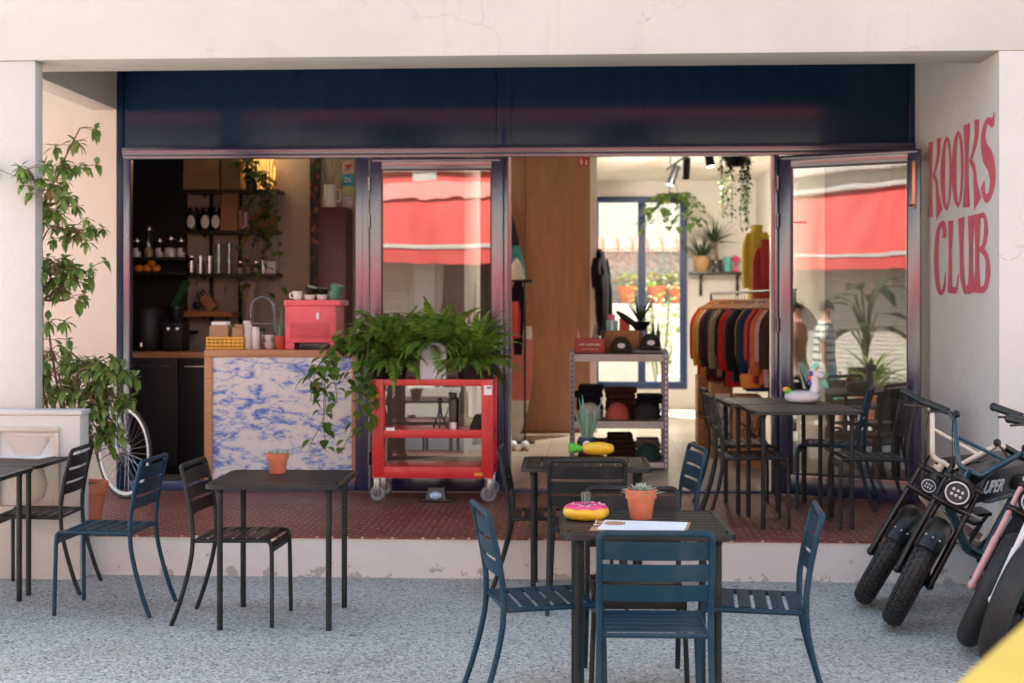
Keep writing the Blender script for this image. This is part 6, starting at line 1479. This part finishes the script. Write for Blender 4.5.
# fire sign
t = thing('wall_sign', 'small red fire sign at the top of the plywood', 'sign', (WX(584, YPLY - .02), YPLY - .016, WZ(584, 162, YPLY))); q = MB(); q.box(-.062, .062, -.004, .002, -.048, .048); q.build('plate', M['red'], t); q = MB(); q.box(-.040, -.018, -.0065, -.0045, -.03, .02); q.ball((-.029, -.0055, .028), .008, 8, 5, (1, .12, 1)); q.box(.012, .040, -.0065, -.0045, -.03, -.012); q.prism([(.012, -.005), (.040, -.005), (.026, .030)], lambda a, b, d: (a, d, b), -.0065, -.0045); q.build('symbols', M['paper'], t)
# surfboards by the partition
def surfboard(label, x, y, L, W_, rz, lean, m, stripes, z0=ZT):
    t = thing('surfboard', label, 'surfboard', (x, y, z0), rz, 'surfboards by the partition'); n = 30; mb = MB(); vs = []; fs = []
    Ml = Matrix.Rotation(lean, 4, 'X')
    def half(q): return W_ / 2 * (max(0.0, math.sin(PI * min(1, q * .97 + .03))) ** .62) * (1.0 - .22 * q)
    def shell(q0, q1, grow, nn=30):
        v = []; f = []; K = 12
        for i in range(nn + 1):
            q = q0 + (q1 - q0) * i / nn; w = half(q) + grow; th = .028 * (math.sin(PI * min(.98, q * .94 + .04)) ** .5) + grow; rk_ = .10 * (2 * q - 1) ** 2 * (1 if q > .5 else .3)
            for k in range(K): a = 2 * PI * k / K; v.append(Ml @ V((w * math.cos(a), th * math.sin(a) + rk_, q * L)))
        for i in range(nn):
            for k in range(K): l = (k + 1) % K; f.append((i * K + k, i * K + l, (i + 1) * K + l, (i + 1) * K + k))
        f += [tuple(range(K)), tuple(nn * K + k for k in range(K))]; return v, f
    mb.add(*shell(0, 1, 0)); mb.build('deck', m, t)
    for q0, q1, mm in stripes: s = MB(); s.add(*shell(q0, q1, .0015, 10)); s.build('colour_panel', mm, t)
    return t
grn = mat('deep_teal_resin', (.02, .16, .15), .25)
surfboard('tall surfboard with green rail beside the plywood', WX(512, 15.5), 15.55, 2.62, .50, rad(20), rad(-4), M['whiteboard'], [(.60, .80, grn), (.80, .93, M['black']), (.93, .985, M['red'])])
surfboard('cream and red surfboard standing in front of the taller one', WX(510.5, 14.9), 14.95, 1.95, .50, rad(-12), rad(-4), M['whiteboard'], [(.22, .55, mat('coral_resin', (.62, .16, .13), .3)), (.62, .86, M['board'])])
t = thing('wetsuit', 'red and black wetsuit hanging by the surfboards', 'wetsuit', (WX(518, 14.6), 14.62, WZ(519, 282, 14.6))); 
mb = MB(); loftcloth(mb, [((0, 0, -.75), .04, .03), ((0, 0, -.4), .065, .045), ((0, 0, -.1), .08, .05), ((0, 0, 0), .04, .03)], 16, .06, 1); mb.build('suit', dk[0], t); mb = MB(); loftcloth(mb, [((-.02, -.03, -.58), .04, .035), ((-.02, -.035, -.3), .05, .04), ((-.02, -.03, -.2), .04, .035)], 16, .06, 3); mb.build('panel', M['red'], t)
t = thing('wetsuit_rack', 'black rack bracket holding the wetsuit', 'rack', (WX(519, 14.66), 14.66, ZT)); q = MB(); q.tube([(.06, .05, 0), (.06, .05, WZ(519, 279, 14.6) - ZT)], .012, 8); q.tube([(-.12, -.04, WZ(519, 281, 14.6) - ZT), (.14, -.04, WZ(519, 281, 14.6) - ZT)], .014, 8); q.box(-.04, .16, -.05, .15, 0, .02, .004); q.build('frame', M['black'], t)
for s in (-1, 1): t = thing('trainer', ('left white trainer on the floor by the surfboards', 'right white trainer on the floor by the surfboards')[s > 0], 'shoe', (WX(519, 14.0) + s * .06, 14.0, ZT), 0, 'white trainers by the surfboards'); MB().ball((0, 0, .052), .05, 12, 7, (.85, 2.3, .8)).build('upper', M['paper'], t); MB().box(-.042, .042, -.112, .112, 0, .018, .008).build('sole', M['card'], t)
# ================================================================ E-BIKES
tread = M['rubber']
def knobby(parent, c, R, r, Mx, label=None, blocks=True, rimm=None, spoke=None, ns=28):
    w = MB(); w.torus(c, R - r, r, Mx, 56, 16); 
    ty = w.build('tyre', M['rubber'], parent)
    if blocks:
        b = MB(); n = 44
        for i in range(n):
            a0 = 2 * PI * i / n; a1 = a0 + 2 * PI / n * .66
            for row in range(-2, 3):
                off = (.5 if row % 2 else 0) * 2 * PI / n; t0 = row * .42 - .165; t1 = row * .42 + .165; vs = []
                for a in (a0 + off, a1 + off):
                    for th in (t0, t1):
                        for g in (-.003, .0055): q = r + g; vs.append(V(c) + Mx @ V(((R - r + q * math.cos(th)) * math.cos(a), (R - r + q * math.cos(th)) * math.sin(a), q * math.sin(th))))
                b.add(vs, [(0, 1, 3, 2), (4, 6, 7, 5), (0, 4, 5, 1), (2, 3, 7, 6), (1, 5, 7, 3)])
        b.build('tread', M['rubber'], ty, ang=20)
    ri = R - 2 * r + .012; q = MB(); q.lathe([(ri - .012, -.032), (ri, -.036), (ri + .006, 0), (ri, .036), (ri - .012, .032), (ri - .012, -.032)], c, 48, Mx); rm = q.build('rim', rimm or M['black'], parent)
    s = MB()
    for i in range(ns):
        a = 2 * PI * i / ns; b_ = a + (.55 if i % 2 else -.55); zz = .03 if (i // 2) % 2 else -.03; s.tube([V(c) + Mx @ V((math.cos(b_) * .035, math.sin(b_) * .035, zz)), V(c) + Mx @ V((math.cos(a) * (ri - .01), math.sin(a) * (ri - .01), zz * .3))], .0022, 5)
    s.build('spokes', spoke or M['black'], rm)
    h = MB(); h.lathe([(.014, -.075), (.05, -.06), (.03, -.045), (.03, .045), (.05, .06), (.014, .075)], c, 18, Mx); h.build('hub', M['black'], rm)
def ebike(label, contact, heading, lean, steer, mframe, mfork, mbar, R=.292, r=.057, big_light=True, fender=True, text=None, rimm=None, spoke=None, blocks=True, bars=True, hlean=0):
    t = thing('electric_bike', label, 'electric bike', (contact.x, contact.y, 0), 0, 'electric bikes parked at the wall')
    Mb = Matrix.Rotation(heading, 4, 'Z') @ Matrix.Rotation(-lean, 4, 'X'); RA = rad(26)
    cF = V((0, 0, R)); ax = V((-math.sin(RA), 0, math.cos(RA))); piv = cF - V((.04, 0, 0))
    Ms = Mb @ Matrix.Translation(piv) @ Matrix.Rotation(steer, 4, ax) @ Matrix.Translation(-piv)
    low = Ms @ V((0, 0, 0)); 
    RX = Matrix.Rotation(rad(90), 3, 'X'); M3s = Ms.to_3x3(); M3b = Mb.to_3x3()
    drop = V((0, 0, 0))
    # keep the steered tyre on the ground
    mz = min((Ms @ (cF + V((math.cos(a) * (R + .003), s * r * .8, math.sin(a) * (R + .003))))).z for a in [i * .1 for i in range(63)] for s in (-1, 0, 1)); sh = Matrix.Translation((0, 0, -mz)); Ms = sh @ Ms; Mb = sh @ Mb
    knobby(t, Ms @ cF, R, r, M3s @ RX, rimm=rimm, spoke=spoke, blocks=blocks)
    cR = V((-1.16, 0, R)); knobby(t, Mb @ cR, R, r, M3b @ RX, rimm=rimm, spoke=spoke, blocks=False)
    T = lambda p: Ms @ V(p); B = lambda p: Mb @ V(p)
    o = V((.03, 0, 0)); up = lambda d, y=0.0, f=0.0: cF + ax * d + V((0, y, 0)) + V((f * math.cos(RA), 0, f * math.sin(RA)))
    for s in (-1, 1):
        q = MB(); q.tube([T(up(-.02, s * .088)), T(up(.24, s * .088, .0))], .0185, 12); q.tube([T(up(.24, s * .088)), T(up(.60, s * .088))],   .0145, 12); q.ball(T(up(-.02, s * .088)), .024, 10, 6); q.build('fork_leg', mfork, t)
    q = MB()
    for d in (.40, .53): q.tube([T(up(d, -.105)), T(up(d, .105))], .021, 10)
    q.tube([T(up(.38, 0, -.035)), T(up(.58, 0, -.035))], .027, 12); q.build('fork_crown', M['black'], t)
    # bars
    q = MB(); hb_ = [up(.56, s * .0, 0) for s in (0,)]
    bar_pts = [up(.84, -.37, -.10), up(.84, -.20, -.02), up(.64, -.085, .03), up(.60, -.06, .02), up(.60, .06, .02), up(.64, .085, .03), up(.84, .20, -.02), up(.84, .37, -.10)]
    q.tube([T(p) for p in bend(bar_pts, .06)], .0135, 10); q.tube([T(up(.735, -.145, .0)), T(up(.735, .145, .0))], .010, 8); q.tube([T(up(.52, 0, -.02)), T(up(.61, 0, .02))], .02, 10); q.build('handlebar', mbar, t)
    for s in (-1, 1):
        q = MB(); q.tube([T(up(.84, s * .235, -.035)), T(up(.84, s * .375, -.102))], .020, 12); q.ball(T(up(.84, s * .377, -.103)), .023, 10, 6); q.build('grip', M['black'], t)
        q = MB(); q.tube([T(p) for p in bend([up(.84, s * .19, -.015), up(.83, s * .21, .055), up(.775, s * .33, .03)], .02)], .006, 6); q.ball(T(up(.84, s * .19, .0)), .022, 8, 6); q.build('brake_lever', M['black'], t)
        q = MB(); q.tube([T(p) for p in spline([up(.83, s * .20, .05), up(.72, s * .16, .17), up(.56, s * .08, .15), up(.44, s * .03, .05)], 5)], .0035, 5); q.build('cable', M['black'], t)
    # lamp
    q = MB(); c = T(up(.47, 0, .085)); dl = (Ms.to_3x3() @ V((1, 0, -.05))).normalized(); LRad = .078 if big_light else .05
    q.tube([c - dl * .07, c - dl * .02, c + dl * .03], [LRad * .55, LRad, LRad], 24); q.tube([c - dl * .07, T(up(.47, 0, .0))], .012, 6); hl = q.build('headlight', M['black'], t)
    q = MB(); zq = V((0, 0, 1)).rotation_difference(dl).to_matrix(); q.torus(c + dl * .031, LRad * .74, LRad * .06, zq, 32, 8); q.build('ring', M['vinylwhite'], hl)
    q = MB(); q.tube([c + dl * .028, c + dl * .0315], LRad * .62, 24); q.build('lens', mat('lens', (.08, .075, .07), .1), hl)
    q = MB()
    for i in (-1, 0, 1):
        for j in (-.5, .5): q.ball(c + dl * .034 + (Ms.to_3x3() @ V((0, i * LRad * .30, j * LRad * .36))), LRad * .11, 8, 6)
    q.build('reflector', M['ceramic'], hl)
    if fender:
        q = MB(); vs = []; fs = []; n = 12
        for i in range(n + 1):
            a = rad(48) + rad(78) * i / n
            for k in range(9):
                y = (k - 4) / 4; rr = R + .022 - .028 * y * y * (1.6 if abs(y) > .9 else 1)
                for g in (0, .005): vs.append(T(cF + V(((rr + g) * math.cos(a), y * .066, (rr + g) * math.sin(a)))))
        for i in range(n):
            for k in range(8):
                p = (i * 9 + k) * 2; p2 = p + 2; q1 = p + 18; q2 = q1 + 2; fs += [(p, q1, q2, p2), (p + 1, p2 + 1, q2 + 1, q1 + 1)]
        for k in range(8): p = k * 2; fs.append((p, p + 2, p + 3, p + 1)); p = (n * 9 + k) * 2; fs.append((p, p + 1, p + 3, p + 2))
        for i in range(n): p = i * 18; q1 = p + 18; fs.append((p, p + 1, q1 + 1, q1)); p += 16; q1 += 16; fs.append((p, q1, q1 + 1, p + 1))
        q.add(vs, fs); fd = q.build('fender', M['black'], t)
        q = MB(); [q.ball(T(cF + V(((R + .030) * math.cos(rad(60)), y * .03, (R + .030) * math.sin(rad(60))))), .006, 8, 5) for y in (-1.2, 0, 1.2)]; q.build('bolts', M['steel'], fd)
    # frame
    f = MB(); hd0 = cF + ax * .38 + V((-.03, 0, 0)); hd1 = cF + ax * .56 + V((-.03, 0, 0)); bb = V((-.66, 0, .30)); st = V((-.84, 0, .66))
    f.tube([B(hd0), B(hd1)], .033, 14); f.tube([B(p) for p in bend([hd0, V((-.48, 0, .36)), bb], .06)], .027, 12); f.tube([B(p) for p in bend([hd1, V((-.50, 0, .635)), st, V((-1.05, 0, .64))], .1)], .024, 12); f.tube([B(bb), B(st)], .022, 10)
    for s in (-1, 1): f.tube([B(bb + V((0, s * .04, 0))), B(cR + V((0, s * .085, 0)))], .014, 8); f.tube([B(st + V((0, s * .03, 0))), B(cR + V((0, s * .085, 0)))], .013, 8)
    f.build('frame', mframe, t)
    bt = MB(); bt.box(-.78, -.30, -.06, .06, .66, .835, .02, Mb @ Matrix.Translation((-.42, 0, .6)) @ Matrix.Rotation(rad(4), 4, 'Y') @ Matrix.Translation((.42, 0, -.6))); bo_ = bt.build('battery_box', M['black'], t)
    if text:
        cu = bpy.data.curves.new('txt', 'FONT'); cu.body = text; cu.size = .098; cu.extrude = .0012; cu.shear = .25; cu.offset = .0022; to = bpy.data.objects.new('txt', cu); COL.objects.link(to); bpy.context.view_layer.update(); me = bpy.data.meshes.new_from_object(to); bpy.data.objects.remove(to)
        for s in (1,):
            vs = [B(V((-.60, 0, 0)) + V((.02 + (v.co.x * .86), -(.0585 + v.co.z),    .715 + v.co.y))) if False else B(V((-.335 - v.co.x * .82, .0632 + v.co.z,    .715 + v.co.y))) for v in me.vertices]
            q = MB(); q.add(vs, [tuple(p.vertices) for p in me.polygons]); q.build('lettering', M['vinylwhite'], bo_, smooth=False)
        bpy.data.meshes.remove(me)
    sa = MB(); sa.box(-1.22, -.66, -.085, .085, .705, .79, .03, Mb); sa.build('saddle', M['blackmatt'], t)
    ck = MB(); ck.lathe([(.085, -.008), (.09, 0), (.085, .008)], B(bb + V((0, .075, 0))), 28, M3b @ RX); ck.torus(B(bb + V((0, .085, 0))), .092, .008, M3b @ RX, 28, 6); ck.build('chain_guard', M['black'], t)
    for s in (-1, 1):
        q = MB(); e = bb + V((s * .10, s * .11, s * -.13)); q.tube([B(bb + V((0, s * .105, 0))), B(e)], .012, 8); cr_ = q.build('crank', M['cream_metal'] if s > 0 else M['black'], t)
        q = MB(); q.box(-.045, .045, -.05, .05, -.011, .011, .004, Mb @ Matrix.Translation(e + V((0, s * .06, 0)))); q.build('pedal', M['black'], cr_)
    kk = MB(); kk.tube([B((-.72, .06, .26)), V(((Mb @ V((-.80, .30, 0))).x, (Mb @ V((-.80, .30, 0))).y, .004))], .010, 8); kk.build('kickstand', M['black'], t)
    return t
HB = lambda deg: rad(-90 - deg)         # heading, degrees turned from straight-at-the-street towards the left
ebike('cream electric bike with a small round lamp, farthest of the row', G(875, 604), HB(66), rad(15), rad(46), M['cream_metal'], M['black'], M['cream_metal'], big_light=False)
ebike('dark blue electric bike with white ringed headlamp', G(899, 626), HB(46), rad(16), rad(27), M['teal_metal'], M['black'], M['teal_metal'], text='SUPER')
ebike('electric bike with a pink fork and smooth tyre', G(974, 648), HB(46), rad(15), rad(25), M['black'], M['pink_metal'], M['teal_metal'], fender=False, blocks=False, R=.30)
ebike('electric bike with white fork and orange wheel accents', G(997, 668), HB(40), rad(14), rad(10), M['white_metal'], M['white_metal'], M['black'], fender=False, blocks=False, R=.30, rimm=M['black'], spoke=M['orange_metal'])
# yellow board at the near corner
e_ = W(1013, 677, 2.0); l_ = V((.656, 0, .755)); c_ = e_ + V((.755, 0, -.656)) * .17; k_ = c_.z / .755
t = surfboard('pale yellow surfboard tilted across the near bottom corner', 0, 0, 2.1, .50, 0, 0, M['board_y'], [(.04, .10, M['whiteboard'])], 0)
t.location = c_ - l_ * k_ + V((0, 0, .02)); t.rotation_euler = (0, rad(41), 0)
# ================================================================ PASSERS-BY (they stand beside the camera and show in the glass)
def skin_body(name, joints, edges, mtl, parent, sub=2):
    names = list(joints); idx = {n: i for i, n in enumerate(names)}
    me = bpy.data.meshes.new(name); me.from_pydata([joints[n][0] for n in names], [(idx[a], idx[b]) for a, b in edges], [])
    o = bpy.data.objects.new(name, me); COL.objects.link(o)
    sk = o.modifiers.new('skin', 'SKIN'); sk.use_smooth_shade = True
    me.skin_vertices.new() if not me.skin_vertices else None
    for i, n in enumerate(names):
        r = joints[n][1]; me.skin_vertices[0].data[i].radius = (r, r) if not isinstance(r, tuple) else r
    me.skin_vertices[0].data[0].use_root = True
    s = o.modifiers.new('sub', 'SUBSURF'); s.levels = sub; s.render_levels = sub
    dg = bpy.context.evaluated_depsgraph_get(); dg.update()
    m2 = bpy.data.meshes.new_from_object(o.evaluated_get(dg)); bpy.data.objects.remove(o)
    o = bpy.data.objects.new(name, m2); COL.objects.link(o); o.parent = parent
    m2.materials.clear(); m2.materials.append(mtl); m2.polygons.foreach_set('use_smooth', [True] * len(m2.polygons)); return o
def person(label, loc, rz, shirt, short, hairm, capm=None, glasses=False, vest=False):
    "walks along local +x"
    t = thing('person', label, 'person', loc, rz)
    J = {'pelvis': ((0, 0, .93), (.13, .17)), 'waist': ((0, 0, 1.06), (.11, .15)), 'chest': ((.01, 0, 1.28), (.12, .17)), 'neckb': ((.01, 0, 1.46), .07), 'neck': ((.02, 0, 1.53), .05), 'head': ((.035, 0, 1.62), (.085, .072)), 'top': ((.03, 0, 1.71), (.07, .062))}
    E = [('pelvis', 'waist'), ('waist', 'chest'), ('chest', 'neckb'), ('neckb', 'neck'), ('neck', 'head'), ('head', 'top')]
    for s, n in ((-1, 'r'), (1, 'l')):
        st = s * .20
        J.update({n + 'sh': ((.0, s * .185, 1.42), .062), n + 'el': ((-.03 - .05 * s, s * .245, 1.14), .043), n + 'wr': ((.08 - .10 * s, s * .25, .90), .029), n + 'ha': ((.10 - .11 * s, s * .25, .82), (.016, .036)),
                  n + 'hip': ((0, s * .095, .88), .098), n + 'kn': ((.06 + st * .6, s * .10, .50), .058), n + 'an': ((-.02 + st * 1.1, s * .10, .09), .038), n + 'to': ((.14 + st * 1.1, s * .105, .035), (.030, .042))})
        E += [('neckb', n + 'sh'), (n + 'sh', n + 'el'), (n + 'el', n + 'wr'), (n + 'wr', n + 'ha'), ('pelvis', n + 'hip'), (n + 'hip', n + 'kn'), (n + 'kn', n + 'an'), (n + 'an', n + 'to')]
    skin_body('body', J, E, M['skin'], t)
    # fingers and features are small here but present
    f = MB()
    for s, n in ((-1, 'r'), (1, 'l')):
        h = V(J[n + 'ha'][0])
        for k in range(4): b = h + V((.026 - k * .017, 0, -.02)); f.tube([b, b + V((.006, -s * .008, -.035)), b + V((.008, -s * .020, -.06 - .008 * (k in (1, 2)))) ], [.0085, .008, .006], 6)
        f.tube([h + V((.03, 0, .02)), h + V((.052, -s * .006, -.008)), h + V((.052, -s * .012, -.035))], [.010, .009, .007], 6)
    f.ball((.125, 0, 1.615), .014, 8, 6, (1.3, .8, 1.3)); [f.ball((.03, s * .078, 1.62), .022, 8, 6, (.7, .4, 1.2)) for s in (-1, 1)]; f.build('features', M['skin'], t)
    q = MB(); q.ball((.098, 0, 1.572), .018, 8, 5, (.5, 1.2, .3)); q.build('mouth', mat('lips', (.40, .14, .11), .5), t)
    q = MB(); [q.ball((.108, s * .032, 1.645), .011, 8, 6) for s in (-1, 1)]; q.build('eyes', M['ceramic'], t)
    h = MB(); h.ball((.012, 0, 1.672), .098, 18, 10, (1.05, .88, .86)); h.build('hair', hairm, t)
    if capm: q = MB(); q.ball((.02, 0, 1.70), .102, 18, 10, (1.05, .9, .75)); q.box(.08, .20, -.06, .06, 1.685, 1.697, .004); q.build('cap', capm, t)
    if glasses: q = MB(); [q.ball((.118, s * .033, 1.645), .026, 12, 8, (.3, 1, .75)) for s in (-1, 1)]; [q.tube([(.115, s * .058, 1.65), (.03, s * .085, 1.645)], .004, 5) for s in (-1, 1)]; q.build('sunglasses', M['black'], t)
    c = MB(); loftcloth(c, [((.0, 0, .86), .165, .205), ((.0, 0, 1.0), .15, .195), ((.0, 0, 1.12), .145, .19), ((.01, 0, 1.28), .15, .205), ((.01, 0, 1.40), .125, .20), ((.01, 0, 1.47), .085, .12), ((.012, 0, 1.505), .07, .075)], 24, .015, 2)
    for s, n in ((-1, 'r'), (1, 'l')):
        a, b = V(J[n + 'sh'][0]), V(J[n + 'el'][0]); c.tube([a + V((0, -s * .03, .03)), a.lerp(b, .35), a.lerp(b, .72)], [.07, .075, .078], 14)
    if vest is False: c.build('t_shirt', shirt, t)
    else: c.build('top', shirt, t)
    sh = MB(); loftcloth(sh, [((0, 0, .80), .168, .20), ((0, 0, .92), .16, .20), ((0, 0, 1.0), .145, .185)], 24, .01, 4)
    for s, n in ((-1, 'r'), (1, 'l')): a, b = V(J[n + 'hip'][0]), V(J[n + 'kn'][0]); sh.tube([a + V((0, 0, .03)), a.lerp(b, .5), a.lerp(b, .98)], [.115, .112, .112], 16)
    sh.build('shorts', short, t); return t
nD = V((math.sin(DA), -math.cos(DA), 0)); pD = V((xh, YF - .05, 0))
def mirror_point(px, py, total):
    "ground point seen in the open door at a pixel when the light travels this far"
    C = V((0, 0, EYE)); p = W(px, py, 10); d = (p - C).normalized(); t0 = (pD - C).dot(nD) / d.dot(nD); h = C + d * t0; r = d - nD * 2 * d.dot(nD); return h + r * (total - t0)
vr = V((1, 0, 0)); vr = vr - nD * 2 * vr.dot(nD)
q1 = mirror_point(824, 340, 18.6); print('PERSON', q1, 'X/Y', q1.x / q1.y)
person('man in striped t-shirt and turquoise shorts walking past', (q1.x, q1.y, 0), math.atan2(vr.y, vr.x), M['tee'], M['turq'], M['hair'], glasses=True)
q2 = mirror_point(795, 340, 19.0); person('person in green cap and white shorts walking behind', (q2.x, q2.y, 0), math.atan2(vr.y, vr.x), mat('tan_top', (.40, .20, .12), .8), M['whitecloth'], M['hair'], capm=M['capgreen'])
q3 = mirror_point(872, 360, 21.0); print('PALM', q3, q3.x / q3.y)
t = thing('potted_palm', 'bright potted fan palm across the pavement', 'potted plant', (q3.x, q3.y, 0)); MB().lathe([(.15, 0), (.20, .38), (.22, .40), (.19, .40), (.0001, .36)], n=22).build('pot', M['terra'], t); mb = MB(); rnd = random.Random(2)
for i in range(70): a = i * 2.399; leaf(mb, (math.cos(a) * .05, math.sin(a) * .05, .38 + .4 * (i / 70)), V((math.cos(a), math.sin(a), rnd.uniform(-.1, 1.6))), rnd.uniform(.45, .75), .06, .6)
mb.build('leaves', M['sunleaf'], t, solid=False)

q4 = mirror_point(866, 300, 29.0)
t = thing('banana_plant', 'tall dark broad leaved plant in a tub across the street', 'potted plant', (q4.x, q4.y, 0)); MB().lathe([(.26, 0), (.34, .5), (.30, .5), (.0001, .46)], n=22).build('tub', M['blackmatt'], t)
mb = MB(); st = MB(); rnd = random.Random(4)
for i in range(15):
    a = i * 2.399; h = rnd.uniform(1.0, 2.1); e = V((math.cos(a) * .25, math.sin(a) * .25, h)); st.tube(spline([(0, 0, .45), (e.x * .3, e.y * .3, h * .7), e], 4), .02, 6); leaf(mb, e, V((math.cos(a), math.sin(a), rnd.uniform(.1, 1.2))), rnd.uniform(.7, 1.1), .34, 1.0, .12)
mb.build('leaves', M['dimleaf'], t, solid=False); st.build('stems', M['twig'], t)
# ================================================================ LIGHT, SKY, CAMERA
wd = bpy.data.worlds.new('World'); SC.world = wd; wd.use_nodes = True
nt = wd.node_tree; bg = nt.nodes['Background']
sky = nt.nodes.new('ShaderNodeTexSky'); sky.sky_type = 'NISHITA'; sky.sun_disc = False
SD = V((-.42, .80, 0)).normalized(); EL = rad(50)
sky.sun_elevation = EL; sky.sun_rotation = math.atan2(SD.x, SD.y)
sky.air_density = 1.0; sky.dust_density = 1.5; sky.ozone_density = 1.0
nt.links.new(mixc(nt, 1.0, sky.outputs[0], (1.0, .925, .755), 'MULTIPLY'), bg.inputs[0]); bg.inputs[1].default_value = .14   # hazy, slightly warm sky
ld = bpy.data.lights.new('sun', 'SUN'); ld.energy = 5.0; ld.angle = rad(.5); ld.color = (1, .93, .84)
lo = bpy.data.objects.new('sun', ld); COL.objects.link(lo)
sv = V((SD.x * math.cos(EL), SD.y * math.cos(EL), math.sin(EL)))
lo.rotation_euler = sv.to_track_quat('Z', 'Y').to_euler(); lo.location = sv * 40
cd = bpy.data.cameras.new('camera'); cam = bpy.data.objects.new('camera', cd); COL.objects.link(cam)
cam.location = (0, 0, EYE); cam.rotation_euler = (rad(90), 0, YAW)
cd.sensor_width = 36; cd.lens = F / 1024 * 36; cd.shift_y = -(341.5 - HOR) / 1024
cd.clip_start = .1; cd.clip_end = 500
cd.dof.use_dof = True; cd.dof.focus_distance = 6.9; cd.dof.aperture_fstop = 2.7
SC.camera = cam
SC.view_settings.view_transform = 'Standard'; SC.view_settings.look = 'None'; SC.view_settings.gamma = 1; SC.view_settings.exposure = EXPOSURE
SC.view_settings.use_curve_mapping = False
SC.cycles.max_bounces = 10; SC.cycles.diffuse_bounces = 5; SC.cycles.glossy_bounces = 5; SC.cycles.transparent_max_bounces = 24
SC.cycles.use_denoising = True; SC.cycles.sample_clamp_indirect = 6.0
SC.cycles.caustics_reflective = False; SC.cycles.caustics_refractive = False
